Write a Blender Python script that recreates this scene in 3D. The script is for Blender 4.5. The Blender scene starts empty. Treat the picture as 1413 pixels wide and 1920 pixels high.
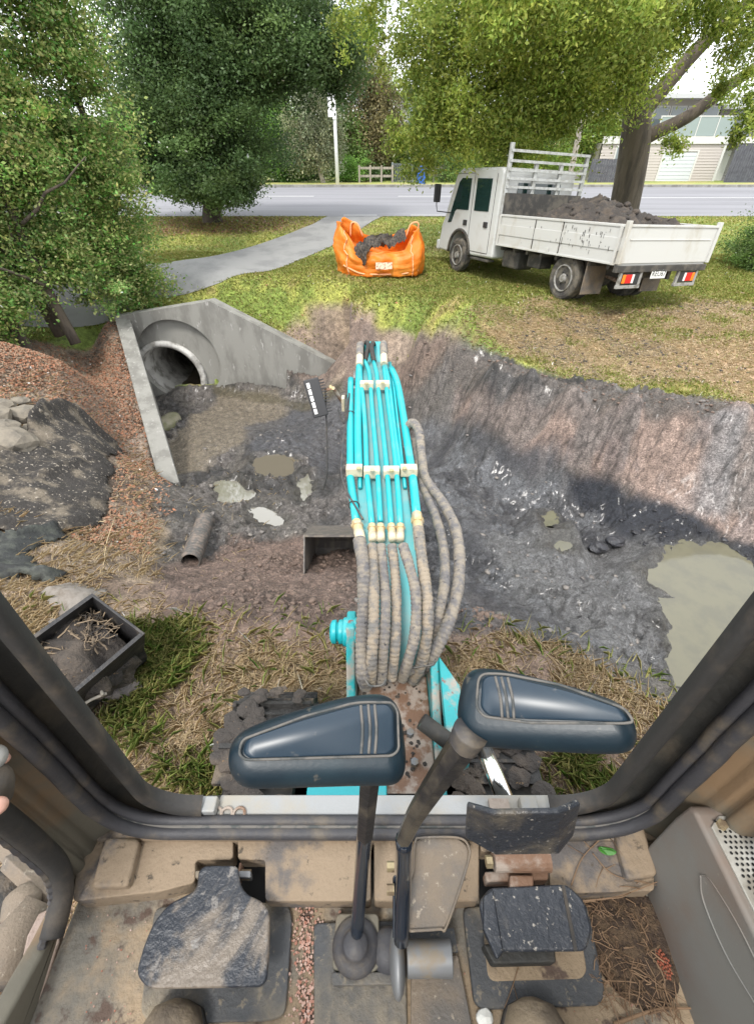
import bpy, bmesh, math, random
import numpy as np
from mathutils import Vector, Matrix
random.seed(7)
rng = np.random.default_rng(11)
SC = bpy.context.scene
COL = SC.collection

# ---------------------------------------------------------------- camera, sky, sun, exposure
CAM = np.array([0., 0., 2.4]); FPX = 850.; PITCH = math.radians(38.3); CX, CY = 706.5, 960.
cd = bpy.data.cameras.new('camera'); cam = bpy.data.objects.new('camera', cd); COL.objects.link(cam)
cam.location = CAM; cam.rotation_euler = (math.radians(90) - PITCH, 0, 0)
cd.sensor_fit = 'VERTICAL'; cd.sensor_height = 32; cd.lens = 32 * FPX / 1920
cd.clip_start = 0.02; cd.clip_end = 3000
SC.camera = cam
SUN_EL, SUN_AZ = math.radians(56), math.radians(200)     # behind the camera, a little left
w = bpy.data.worlds.new('World'); SC.world = w; w.use_nodes = True
nt = w.node_tree; nt.nodes.clear()
o_ = nt.nodes.new('ShaderNodeOutputWorld'); bg = nt.nodes.new('ShaderNodeBackground')
sky = nt.nodes.new('ShaderNodeTexSky'); sky.sky_type = 'NISHITA'; sky.sun_disc = False
sky.sun_elevation = SUN_EL; sky.sun_rotation = SUN_AZ; sky.air_density = 1.2; sky.dust_density = 3.
cl = nt.nodes.new('ShaderNodeMixRGB'); cl.inputs[0].default_value = .90
# an overcast layer over the blue: pale, slightly uneven cloud
tcw = nt.nodes.new('ShaderNodeTexCoord'); nzw = nt.nodes.new('ShaderNodeTexNoise'); nzw.inputs['Scale'].default_value = 2.2
nzw.inputs['Detail'].default_value = 5
rpw = nt.nodes.new('ShaderNodeValToRGB'); rpw.color_ramp.elements[0].color = (6.9, 7.15, 7.4, 1); rpw.color_ramp.elements[1].color = (9.4, 9.5, 9.6, 1)
rpw.color_ramp.elements[0].position = .35; rpw.color_ramp.elements[1].position = .65
nt.links.new(tcw.outputs['Generated'], nzw.inputs['Vector']); nt.links.new(nzw.outputs['Fac'], rpw.inputs[0])
nt.links.new(sky.outputs[0], cl.inputs[1]); nt.links.new(rpw.outputs[0], cl.inputs[2])
nt.links.new(cl.outputs[0], bg.inputs[0]); bg.inputs[1].default_value = .12
nt.links.new(bg.outputs[0], o_.inputs[0])
sd = bpy.data.lights.new('sun', 'SUN'); sd.energy = 1.5; sd.angle = math.radians(14); sd.color = (1, .96, .9)
sun = bpy.data.objects.new('sun', sd); COL.objects.link(sun)
sun.rotation_euler = (math.radians(90) - SUN_EL, 0, -SUN_AZ + math.pi)
SC.view_settings.view_transform = 'Standard'; SC.view_settings.look = 'None'
SC.view_settings.exposure = 1.3; SC.view_settings.gamma = 1
SC.render.engine = 'CYCLES'
SC.cycles.max_bounces = 6; SC.cycles.transparent_max_bounces = 8

# ---------------------------------------------------------------- measuring the photograph
_s, _c = math.sin(PITCH), math.cos(PITCH)
def ray(px, py):
    v = (CY - py) / FPX; u = (px - CX) / FPX
    return np.array([u, _c + v * _s, -_s + v * _c])
def at(px, py, Z=None, Y=None, X=None, t=None):
    d = ray(px, py)
    if Z is not None: t = (Z - CAM[2]) / d[2]
    elif Y is not None: t = Y / d[1]
    elif X is not None: t = X / d[0]
    return CAM + d * t

# ---------------------------------------------------------------- noise
def _h(ix, iy, s):
    n = (ix.astype(np.int64) * 374761393 + iy.astype(np.int64) * 668265263 + s * 1442695041) & 0xffffffff
    n = ((n ^ (n >> 13)) * 1274126177) & 0xffffffff
    return ((n ^ (n >> 16)) & 0xffffff) / float(0xffffff)
def vn(x, y, s=0):
    x = np.asarray(x, float); y = np.asarray(y, float)
    ix = np.floor(x); iy = np.floor(y); fx = x - ix; fy = y - iy
    fx = fx * fx * (3 - 2 * fx); fy = fy * fy * (3 - 2 * fy)
    a = _h(ix, iy, s); b = _h(ix + 1, iy, s); c = _h(ix, iy + 1, s); d = _h(ix + 1, iy + 1, s)
    return (a + (b - a) * fx) * (1 - fy) + (c + (d - c) * fx) * fy
def fbm(x, y, s=0, o=5, g=.5):
    r = 0; a = 1; t = 0
    for k in range(o):
        r = r + a * vn(x * 2 ** k + 17.3 * k, y * 2 ** k - 9.1 * k, s + k); t += a; a *= g
    return r / t
def ridged(x, y, s=0, o=4):
    r = 0; a = 1; t = 0
    for k in range(o):
        r = r + a * (1 - np.abs(2 * vn(x * 2 ** k + 3.3 * k, y * 2 ** k + 7.7 * k, s + k) - 1)); t += a; a *= .5
    return r / t
def worley(x, y, s=0):
    ix = np.floor(x); iy = np.floor(y); b1 = np.full(x.shape, 9.); b2 = np.full(x.shape, 9.); R1_ = np.zeros(x.shape); R2_ = np.zeros(x.shape); R3_ = np.zeros(x.shape); DX = np.zeros(x.shape); DY = np.zeros(x.shape)
    for i in (-1, 0, 1):
        for j in (-1, 0, 1):
            cx = ix + i; cy = iy + j; px = cx + _h(cx, cy, s); py = cy + _h(cx, cy, s + 7); d = np.hypot(x - px, y - py); m = d < b1
            b2 = np.where(m, b1, np.minimum(b2, d)); b1 = np.where(m, d, b1); R1_ = np.where(m, _h(cx, cy, s + 11), R1_); R2_ = np.where(m, _h(cx, cy, s + 13), R2_); R3_ = np.where(m, _h(cx, cy, s + 17), R3_); DX = np.where(m, x - px, DX); DY = np.where(m, y - py, DY)
    return b1, b2, R1_, R2_, R3_, DX, DY
def sst(a, b, x):
    t = np.clip((x - a) / (b - a), 0, 1); return t * t * (3 - 2 * t)

# ---------------------------------------------------------------- mesh builder
class MB:
    def __init__(s): s.v = []; s.f = []; s.n = 0
    def add(s, v, f):
        v = np.asarray(v, float).reshape(-1, 3); s.v.append(v)
        for q in f: s.f.append([i + s.n for i in q])
        s.n += len(v); return s
    def box(s, c, size, rot=None, taper=1.):
        c = np.array(c, float); h = np.array(size, float) / 2
        P = []
        for z in (-1, 1):
            k = 1. if z < 0 else taper
            for x, y in ((-1, -1), (1, -1), (1, 1), (-1, 1)): P.append([x * h[0] * k, y * h[1] * k, z * h[2]])
        P = np.array(P)
        if rot is not None: P = P @ np.array(rot.to_3x3() if hasattr(rot, 'to_3x3') else rot).T
        return s.add(P + c, [(3, 2, 1, 0), (4, 5, 6, 7), (0, 1, 5, 4), (1, 2, 6, 5), (2, 3, 7, 6), (3, 0, 4, 7)])
    def bx(s, x0, x1, y0, y1, z0, z1): return s.box(((x0 + x1) / 2, (y0 + y1) / 2, (z0 + z1) / 2), (abs(x1 - x0), abs(y1 - y0), abs(z1 - z0)))
    def tube(s, pts, r, n=8, cap=True, closed=False):
        P = np.array(pts, float); m = len(P)
        R = np.full(m, r, float) if np.isscalar(r) else np.array(r, float)
        T = np.roll(P, -1, 0) - np.roll(P, 1, 0) if closed else np.gradient(P, axis=0)
        T /= np.maximum(np.linalg.norm(T, axis=1, keepdims=True), 1e-9)
        a = np.array([0, 0, 1.]) if abs(T[0][2]) < .9 else np.array([1., 0, 0])
        V = []; N = np.cross(T[0], a); N /= np.linalg.norm(N)
        ang = np.linspace(0, 2 * np.pi, n, endpoint=False)
        for i in range(m):
            N = N - T[i] * (N @ T[i]); N /= max(np.linalg.norm(N), 1e-9); B = np.cross(T[i], N)
            V.append(P[i] + R[i] * (np.cos(ang)[:, None] * N + np.sin(ang)[:, None] * B))
        V = np.concatenate(V); F = []
        for i in range(m if closed else m - 1):
            j = (i + 1) % m
            for k in range(n):
                l = (k + 1) % n; F.append((i * n + k, i * n + l, j * n + l, j * n + k))
        if cap and not closed: F.append(tuple(range(n))[::-1]); F.append(tuple((m - 1) * n + k for k in range(n)))
        return s.add(V, F)
    def cyl(s, a, b, r, n=16, r2=None): return s.tube([a, b], [r, r if r2 is None else r2], n)
    def lathe(s, prof, origin, axis=(0, 0, 1), n=24):
        ax = Vector(axis).normalized(); u = ax.orthogonal().normalized(); v = ax.cross(u)
        ax, u, v = map(np.array, (ax, u, v)); ang = np.linspace(0, 2 * np.pi, n, endpoint=False)
        V = np.concatenate([np.array(origin) + ax * h + r * (np.cos(ang)[:, None] * u + np.sin(ang)[:, None] * v) for r, h in prof])
        F = [];
        for i in range(len(prof) - 1):
            for k in range(n):
                l = (k + 1) % n; F.append((i * n + k, i * n + l, (i + 1) * n + l, (i + 1) * n + k))
        F.append(tuple(range(n))[::-1]); F.append(tuple((len(prof) - 1) * n + k for k in range(n)))
        return s.add(V, F)
    def prism(s, P, d):
        """polygon P (n,3) extruded along d"""
        P = np.array(P, float); d = np.array(d, float); n = len(P)
        F = [tuple(range(n)), tuple(range(2 * n - 1, n - 1, -1))]
        for i in range(n): j = (i + 1) % n; F.append((j, i, n + i, n + j))
        return s.add(np.concatenate([P, P + d]), F)
    def grid(s, G):
        a, b = G.shape[:2]; F = []
        for i in range(a - 1):
            for j in range(b - 1): F.append((i * b + j, i * b + j + 1, (i + 1) * b + j + 1, (i + 1) * b + j))
        return s.add(G.reshape(-1, 3), F)
    def blob(s, c, r, sub=3, noise=.2, seed=0, fr=1.5, flat=None):
        bm = bmesh.new(); bmesh.ops.create_icosphere(bm, subdivisions=sub, radius=1)
        v = np.array([q.co[:] for q in bm.verts]); f = [tuple(q.index for q in p.verts) for p in bm.faces]; bm.free()
        d = fbm(v[:, 0] * fr + 5 + v[:, 2] * 1.3, v[:, 1] * fr + 9 - v[:, 2] * .9, seed, 4) - .5
        v = v * (1 + d[:, None] * noise * 2)
        v = v * np.array(r)
        return s.add(v + np.array(c), f)
    def build(s, name, mat, parent=None, org=None, smooth=False, bevel=0, seg=2, label=None, sub=0, fix=True):
        me = bpy.data.meshes.new(name)
        V = np.concatenate(s.v)
        if org is None:
            org = ROOT.get(parent.name, np.zeros(3)) if parent is not None else np.zeros(3)
        V = V - np.array(org)
        base = V[V[:, 2].argmin()].copy() * 0
        if parent is None:
            base = np.array([(V[:, 0].min() + V[:, 0].max()) / 2, (V[:, 1].min() + V[:, 1].max()) / 2, V[:, 2].min()]); V = V - base
        me.from_pydata(V.tolist(), [], s.f); me.update()
        if fix:
            bm = bmesh.new(); bm.from_mesh(me); bmesh.ops.recalc_face_normals(bm, faces=bm.faces); bm.to_mesh(me); bm.free()
        ob = bpy.data.objects.new(name, me); COL.objects.link(ob)
        if parent is None: ob.location = base
        if parent is not None:
            ob.parent = parent; ROOT[ob.name] = np.array(org)
        if mat is not None: me.materials.append(mat)
        if smooth:
            me.polygons.foreach_set('use_smooth', [True] * len(me.polygons))
        if bevel:
            m = ob.modifiers.new('bevel', 'BEVEL'); m.width = bevel; m.segments = seg; m.limit_method = 'ANGLE'; m.angle_limit = math.radians(35)
            me.polygons.foreach_set('use_smooth', [True] * len(me.polygons))
            wn = ob.modifiers.new('wn', 'WEIGHTED_NORMAL'); wn.keep_sharp = True
        if sub:
            m = ob.modifiers.new('sub', 'SUBSURF'); m.levels = sub; m.render_levels = sub
        if label: ob['label'] = label
        return ob
ROOT = {}
def tag(o, label=None, cat=None, group=None, kind=None):
    if label: o['label'] = label
    if cat: o['category'] = cat
    if group: o['group'] = group
    if kind: o['kind'] = kind
    return o
def thing(name, label, cat, loc=(0, 0, 0), group=None, mat4=None):
    o = bpy.data.objects.new(name, None); COL.objects.link(o); o.empty_display_size = .1
    o.location = loc; ROOT[o.name] = np.array(loc, float)
    if mat4 is not None: o.matrix_world = mat4; ROOT[o.name] = np.zeros(3)
    return tag(o, label, cat, group)
def fastmesh(name, V, F, mat, parent=None, attr=None, smooth=False):
    """V (n,3), F (m,k) arrays"""
    V = np.ascontiguousarray(V, dtype=np.float32); F = np.ascontiguousarray(F, dtype=np.int32)
    me = bpy.data.meshes.new(name); m, k = F.shape
    org = ROOT.get(parent.name, np.zeros(3)) if parent is not None else None
    if org is None: org = np.array([V[:, 0].mean(), V[:, 1].mean(), V[:, 2].min()])
    V = V - org.astype(np.float32)
    me.vertices.add(len(V)); me.vertices.foreach_set('co', V.ravel())
    me.loops.add(m * k); me.loops.foreach_set('vertex_index', F.ravel())
    me.polygons.add(m); me.polygons.foreach_set('loop_start', np.arange(0, m * k, k, dtype=np.int32))
    me.polygons.foreach_set('loop_total', np.full(m, k, dtype=np.int32))
    if smooth: me.polygons.foreach_set('use_smooth', np.ones(m, dtype=bool))
    me.update(calc_edges=True)
    if attr:
        for nm, data in attr.items():
            a = me.color_attributes.new(nm, 'FLOAT_COLOR', 'POINT'); a.data.foreach_set('color', np.ascontiguousarray(data, dtype=np.float32).ravel())
    ob = bpy.data.objects.new(name, me); COL.objects.link(ob)
    if parent is not None: ob.parent = parent; ROOT[ob.name] = org
    else: ob.location = org
    me.materials.append(mat); return ob

# ---------------------------------------------------------------- materials
def mat(name, c, rough=.6, metal=0., c2=None, sc=6., lo=.42, hi=.62, c3=None, sc3=30., lo3=.6, hi3=.66, bump=0., bsc=40., spec=.5, coat=0., rough2=None, dist=0., stretch=None, rpi=None, trans=0., clumpy=False):
    m = bpy.data.materials.new(name); m.use_nodes = True; N = m.node_tree.nodes; L = m.node_tree.links
    b = N['Principled BSDF']; b.inputs['Roughness'].default_value = rough; b.inputs['Metallic'].default_value = metal
    b.inputs['Specular IOR Level'].default_value = spec; b.inputs['Coat Weight'].default_value = coat
    tc = N.new('ShaderNodeTexCoord'); vec = tc.outputs['Object']
    if stretch:
        mp = N.new('ShaderNodeMapping'); mp.inputs['Scale'].default_value = stretch; L.new(vec, mp.inputs[0]); vec = mp.outputs[0]
    def nz(s, d=6, di=0.):
        n = N.new('ShaderNodeTexNoise'); n.inputs['Scale'].default_value = s; n.inputs['Detail'].default_value = d; n.inputs['Roughness'].default_value = .62
        n.inputs['Distortion'].default_value = di; L.new(vec, n.inputs['Vector']); return n.outputs['Fac']
    def mr(x, a, bb):
        r = N.new('ShaderNodeMapRange'); r.inputs[1].default_value = a; r.inputs[2].default_value = bb; r.interpolation_type = 'SMOOTHSTEP'; L.new(x, r.inputs[0]); return r.outputs[0]
    def mx(f, a, bb, ty='MIX'):
        x = N.new('ShaderNodeMixRGB'); x.blend_type = ty
        if isinstance(f, float): x.inputs[0].default_value = f
        else: L.new(f, x.inputs[0])
        for i, q in ((1, a), (2, bb)):
            if isinstance(q, tuple): x.inputs[i].default_value = (*q[:3], 1)
            else: L.new(q, x.inputs[i])
        return x.outputs[0]
    cur = tuple(c)
    if rpi:
        g = N.new('ShaderNodeNewGeometry'); rp = N.new('ShaderNodeValToRGB'); L.new(g.outputs['Random Per Island'], rp.inputs[0])
        els = rp.color_ramp.elements
        for i, q in enumerate(rpi):
            p = i / (len(rpi) - 1)
            e = els[0] if i == 0 else (els[1] if i == len(rpi) - 1 else els.new(p))
            e.position = p; e.color = (*q, 1)
        cur = rp.outputs[0]
        if clumpy:
            at_ = N.new('ShaderNodeAttribute'); at_.attribute_name = 'Clump'; cur = mx(1., cur, at_.outputs['Color'], 'MULTIPLY')
    if c2 is not None:
        f = mr(nz(sc, 8, dist), lo, hi); cur = mx(f, cur, tuple(c2))
        if rough2 is not None:
            r = N.new('ShaderNodeMapRange'); r.inputs[3].default_value = rough; r.inputs[4].default_value = rough2; L.new(f, r.inputs[0]); L.new(r.outputs[0], b.inputs['Roughness'])
    if c3 is not None: cur = mx(mr(nz(sc3, 4), lo3, hi3), cur, tuple(c3))
    if isinstance(cur, tuple): b.inputs['Base Color'].default_value = (*cur[:3], 1)
    else: L.new(cur, b.inputs['Base Color'])
    if bump:
        bp = N.new('ShaderNodeBump'); bp.inputs['Strength'].default_value = min(bump, 1.); bp.inputs['Distance'].default_value = .02 if bump < 1 else .02 * bump
        L.new(nz(bsc, 5), bp.inputs['Height']); L.new(bp.outputs[0], b.inputs['Normal'])
    if trans:
        o = N['Material Output']; t = N.new('ShaderNodeBsdfTranslucent'); ms = N.new('ShaderNodeMixShader'); ms.inputs[0].default_value = trans
        if isinstance(cur, tuple): t.inputs[0].default_value = (*cur[:3], 1)
        else: L.new(cur, t.inputs[0])
        L.new(b.outputs[0], ms.inputs[1]); L.new(t.outputs[0], ms.inputs[2]); L.new(ms.outputs[0], o.inputs[0])
    return m
TEAL = (.012, .36, .40); DUST = (.34, .27, .19)
M = dict(
 teal=mat('teal_paint', TEAL, .35, c2=(.10, .36, .36), sc=9, lo=.5, hi=.8, bump=.05, bsc=60),
 teal_worn=mat('worn_teal_paint', (.02, .30, .32), .5, c2=(.30, .27, .23), sc=7, lo=.48, hi=.62, c3=(.20, .07, .05), sc3=22, lo3=.6, hi3=.68, bump=.2),
 teal_dusty=mat('dusty_teal_sheet', (.08, .34, .36), .55, c2=(.22, .33, .32), sc=5, lo=.35, hi=.7, c3=(.2, .16, .12), sc3=40, lo3=.68, hi3=.75),
 clamp=mat('cream_clamp', (.52, .46, .33), .6, c2=(.34, .29, .21), sc=25, lo=.5, hi=.7, bump=.1),
 fitting=mat('hose_fitting', (.5, .38, .2), .45, .4, c2=(.42, .37, .28), sc=30, lo=.45, hi=.6),
 hose=mat('dusty_hose_wrap', (.125, .12, .122), .8, c2=(.235, .205, .165), sc=24, lo=.38, hi=.62, c3=(.04, .04, .045), sc3=60, lo3=.62, hi3=.7, bump=.4, bsc=120),
 hose_tan=mat('tan_hose_wrap', (.27, .225, .17), .85, c2=(.155, .147, .137), sc=22, lo=.42, hi=.6, c3=(.07, .06, .06), sc3=70, lo3=.62, hi3=.7, bump=.4, bsc=120),
 rubber=mat('black_rubber', (.024, .023, .022), .75, c2=(.075, .06, .045), sc=14, lo=.45, hi=.75, bump=.12, bsc=90),
 rubber_d=mat('dusty_seal', (.035, .035, .04), .6, c2=(.11, .09, .065), sc=16, lo=.45, hi=.75, bump=.12, bsc=90),
 dark=mat('dark_frame_paint', (.022, .022, .02), .65, c2=(.07, .058, .042), sc=9, lo=.45, hi=.75, c3=(.05, .12, .10), sc3=18, lo3=.68, hi3=.74, bump=.2),
 beige=mat('dusty_beige_panel', (.115, .105, .08), .7, c2=(.17, .11, .06), sc=5, lo=.45, hi=.68, bump=.1, bsc=50),
 floor=mat('dusty_cab_floor', (.265, .20, .13), .8, c2=(.14, .13, .11), sc=6, lo=.44, hi=.60, c3=(.09, .06, .045), sc3=24, lo3=.56, hi3=.66, bump=.4, bsc=70),
 floor2=mat('cab_ledge', (.225, .17, .115), .8, c2=(.10, .09, .085), sc=8, lo=.50, hi=.62, c3=(.07, .055, .04), sc3=45, lo3=.61, hi3=.70, bump=.3, bsc=70),
 mat_=mat('rubber_floor_mat', (.055, .058, .062), .7, c2=(.23, .19, .13), sc=5, lo=.42, hi=.66, c3=(.15, .13, .10), sc3=80, lo3=.58, hi3=.66, bump=.3, bsc=80),
 pedal=mat('worn_pedal', (.016, .020, .028), .38, c2=(.15, .125, .10), sc=8, lo=.53, hi=.63, c3=(.15, .14, .13), sc3=34, lo3=.60, hi3=.66, bump=.4, bsc=60, dist=.6),
 pedal2=mat('black_pedal', (.022, .026, .034), .4, c2=(.13, .11, .08), sc=9, lo=.5, hi=.72, c3=(.28, .26, .23), sc3=110, lo3=.62, hi3=.68, bump=.3, bsc=60),
 brown=mat('dusty_brown_steel', (.17, .135, .10), .75, c2=(.11, .10, .09), sc=8, lo=.45, hi=.65, c3=(.28, .24, .19), sc3=90, lo3=.6, hi3=.7, bump=.3, bsc=150),
 rust=mat('rusty_steel', (.16, .09, .055), .75, c2=(.30, .25, .21), sc=14, lo=.45, hi=.6, bump=.3),
 steel=mat('worn_steel', (.16, .165, .17), .5, .4, c2=(.2, .17, .13), sc=18, lo=.5, hi=.65, rough2=.7),
 greysteel=mat('grey_sill_plate', (.25, .26, .265), .5, c2=(.27, .25, .21), sc=10, lo=.45, hi=.7, bump=.1),
 bolt=mat('bolt_brass', (.36, .30, .18), .5, .6, c2=(.2, .15, .1), sc=60), chrome=mat('chrome_rod', (.8, .82, .82), .12, 1.),
 grip=mat('navy_plastic_grip', (.005, .014, .022), .40, c2=(.009, .022, .031), sc=12, lo=.4, hi=.7, spec=.4, c3=(.06, .06, .055), sc3=55, lo3=.63, hi3=.72, bump=.04, bsc=160),
 gripp=mat('navy_grip_panel', (.012, .026, .042), .34, c2=(.028, .046, .064), sc=5, lo=.45, hi=.75, spec=.5, c3=(.07, .075, .08), sc3=70, lo3=.64, hi3=.74),
 groove=mat('dusty_groove', (.115, .108, .098), .75, c2=(.05, .055, .055), sc=40, lo=.45, hi=.6),
 rod=mat('lever_rod', (.02, .02, .022), .35, .3, c2=(.09, .078, .06), sc=14, lo=.45, hi=.66, bump=.1),
 rodb=mat('black_lever', (.008, .013, .022), .16, c2=(.1, .09, .07), sc=25, lo=.62, hi=.72, coat=.4),
 console=mat('grey_console', (.165, .162, .150), .55, c2=(.165, .125, .10), sc=2.6, lo=.45, hi=.65, c3=(.22, .2, .17), sc3=60, lo3=.7, hi3=.76, bump=.05, bsc=200),
 mesh_=mat('speaker_mesh', (.42, .41, .37), .45, .5, c2=(.3, .28, .24), sc=20),
 hole=mat('black_void', (.004, .004, .004), .9),
 skin=mat('skin', (.50, .27, .2), .5, c2=(.55, .33, .27), sc=12), nail=mat('nail', (.62, .42, .36), .3),
 boot=mat('dusty_boot', (.10, .08, .06), .75, c2=(.23, .18, .12), sc=12, lo=.42, hi=.65, bump=.3),
 cloth=mat('work_trousers', (.03, .035, .05), .9, bump=.2),
 bmat=mat('muddy_bucket_steel', (.022, .021, .022), .5, c2=(.10, .085, .07), sc=7, lo=.5, hi=.72, bump=.5, bsc=25),
 bmat2=mat('scraped_bucket_steel', (.10, .09, .082), .45, c2=(.17, .145, .12), sc=6, lo=.45, hi=.65, bump=.3, bsc=30, stretch=(3, 3, .4)),
 tread=mat('track_steel', (.022, .021, .02), .7, c2=(.11, .085, .06), sc=6, lo=.5, hi=.62, bump=1., bsc=18),
 concrete=mat('headwall_concrete', (.235, .23, .21), .85, c2=(.165, .16, .145), sc=2.2, lo=.42, hi=.62, c3=(.36, .35, .33), sc3=9, lo3=.6, hi3=.72, bump=.25, bsc=30, stretch=(1.6, 1.6, .5)),
 pipec=mat('pipe_concrete', (.55, .54, .51), .8, c2=(.22, .21, .19), sc=3, bump=.15, bsc=40),
 fabric=mat('weathered_fabric', (.035, .031, .028), .95, c2=(.15, .125, .095), sc=3.2, lo=.48, hi=.6, c3=(.32, .28, .23), sc3=30, lo3=.60, hi3=.66, bump=1., bsc=40),
 fabric2=mat('black_fabric', (.022, .024, .024), .75, c2=(.06, .065, .055), sc=8, bump=.5, bsc=50),
 rock=mat('quarry_rock', (.19, .165, .13), .9, c2=(.10, .09, .075), sc=5, lo=.4, hi=.65, bump=.6, bsc=14),
 corr=mat('corrugated_plastic', (.075, .07, .065), .6, c2=(.15, .12, .10), sc=20),
 root=mat('roots', (.04, .032, .026), .9, rpi=[(.02, .018, .017), (.05, .04, .03), (.09, .065, .045), (.24, .18, .12)]),
 asphalt=mat('road_asphalt', (.19, .19, .205), .85, c2=(.15, .15, .162), sc=.5, lo=.4, hi=.65, stretch=(.15, 2.2, 1), bump=.1),
 path=mat('path_asphalt', (.22, .22, .215), .9, c2=(.16, .16, .16), sc=1.4, lo=.42, hi=.65, c3=(.22, .22, .21), sc3=60, lo3=.62, hi3=.7, bump=.4, bsc=50),
 line=mat('road_line', (.6, .6, .58), .7),
 orange=mat('orange_bag', (.78, .21, .015), .5, c2=(.85, .36, .06), sc=2.4, lo=.45, hi=.75, bump=.5, bsc=7, trans=.25),
 strap=mat('pale_strap', (.75, .36, .18), .6), white=mat('white_truck_paint', (.50, .51, .50), .35, c2=(.42, .41, .38), sc=3, lo=.5, hi=.75, bump=.02),
 bedw=mat('scuffed_white_bed', (.47, .47, .45), .5, c2=(.36, .33, .27), sc=2.2, lo=.5, hi=.72, c3=(.04, .04, .04), sc3=16, lo3=.73, hi3=.76, stretch=(1, 1, .45), bump=.05),
 glass=mat('tinted_glass', (.012, .03, .028), .06, spec=.8), black=mat('black_plastic', (.02, .02, .022), .5),
 chassis=mat('muddy_chassis', (.035, .033, .03), .8, c2=(.09, .08, .065), sc=5, bump=.3), tyre=mat('tyre', (.035, .033, .031), .85, c2=(.13, .115, .09), sc=6, lo=.4, hi=.65, bump=.3, bsc=40),
 rim=mat('wheel_steel', (.27, .265, .25), .5, c2=(.13, .12, .10), sc=14, lo=.45, hi=.65), galv=mat('galvanised_rack', (.42, .43, .42), .45, c2=(.3, .3, .28), sc=10, metal=.3),
 red=mat('red_lens', (.55, .02, .02), .25), amber=mat('amber_lens', (.75, .2, .02), .25), lensw=mat('clear_lens', (.7, .68, .66), .25),
 plate=mat('number_plate', (.68, .68, .66), .5), ink=mat('black_ink', (.01, .01, .01), .6),
 soil=mat('dark_soil', (.042, .036, .032), .95, c2=(.075, .06, .048), sc=6, lo=.45, hi=.6, c3=(.17, .11, .06), sc3=40, lo3=.66, hi3=.7, bump=1.5, bsc=18),
 weed=mat('torn_black_plastic', (.035, .03, .028), .7, c2=(.1, .08, .06), sc=20, bump=.8, bsc=30),
 siding=mat('beige_weatherboard', (.42, .385, .36), .7), sidingd=mat('grey_weatherboard', (.27, .26, .255), .7), trim=mat('white_trim', (.52, .52, .50), .6),
 door=mat('garage_door', (.50, .54, .56), .5), fence=mat('charcoal_fence', (.085, .088, .105), .8, c2=(.06, .06, .075), sc=4), wood=mat('weathered_wood', (.30, .27, .23), .85, c2=(.2, .18, .15), sc=9, stretch=(1, 1, .1)),
 roof=mat('grey_roof', (.42, .43, .44), .6), deckr=mat('rust_soffit', (.22, .11, .075), .8), winb=mat('window_glass', (.16, .19, .2), .08, spec=.8), curtain=mat('pale_curtain', (.5, .5, .47), .9), gbal=mat('balcony_glass', (.22, .27, .26), .08),
 pole=mat('white_pole', (.75, .76, .76), .4), bin_=mat('blue_bin', (.02, .10, .42), .45), gate=mat('grey_gate', (.15, .17, .17), .6),
 bark=mat('grey_brown_bark', (.105, .085, .065), .95, c2=(.055, .045, .036), sc=5, lo=.4, hi=.65, bump=1.6, bsc=14, stretch=(1, 1, .22)),
 barkp=mat('pale_bark', (.34, .31, .26), .9, c2=(.18, .16, .13), sc=6, bump=.5),
)
# ================================================================ TERRAIN
WALLY = 10.
wl = at(218, 592, Y=WALLY); wp = at(395, 563, Y=WALLY); wt = at(652, 692, Y=WALLY)
wb = at(300, 912, Z=-1.55)                       # end of the wing wall that comes towards the digger
pipec = at(329, 697, Y=WALLY + .3)
def base(Y): return .1 + .54 * sst(12, 19, Y) + .24 * sst(19, 31, Y)
ctl = []
def c(px, py, z): p = at(px, py, Z=z); ctl.append((p[0], p[1], z))
def cw(x, y, z): ctl.append((x, y, z))
for q in [(3.35, 9.18, .25), (1.9, 12.6, .10), (5.3, 10, .15), (3.9, 13.4, .05), (.05, 12, .1), (-3, 12.8, .1), (-8, 12, .1), (-3.4, 11.5, 0), (-5.4, 11.5, -.1),
          (8, 10, .2), (8.5, 6, .1), (8.5, 3, 0), (6, 7.5, .12), (2.2, 8.2, .12), (-1., 11., .02), (1, 10.4, .05), (-.6, 10.9, -.05),
          (-10, 8, 0), (-9, 5, 0), (-8, 2, 0), (-3, -1, 0), (0, -1, 0), (3, -1, 0), (8, -1, 0), (-8, -1, 0), (0, 1, 0), (-1, 1, 0), (1.2, .9, 0), (2.4, .4, 0), (4.5, .6, 0), (4.2, -.5, 0), (7, 1, -.1)]: cw(*q)
for x in (-14, -7, 0, 7, 14):
    for y in (15, 19): cw(x, y, float(base(y)))
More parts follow.
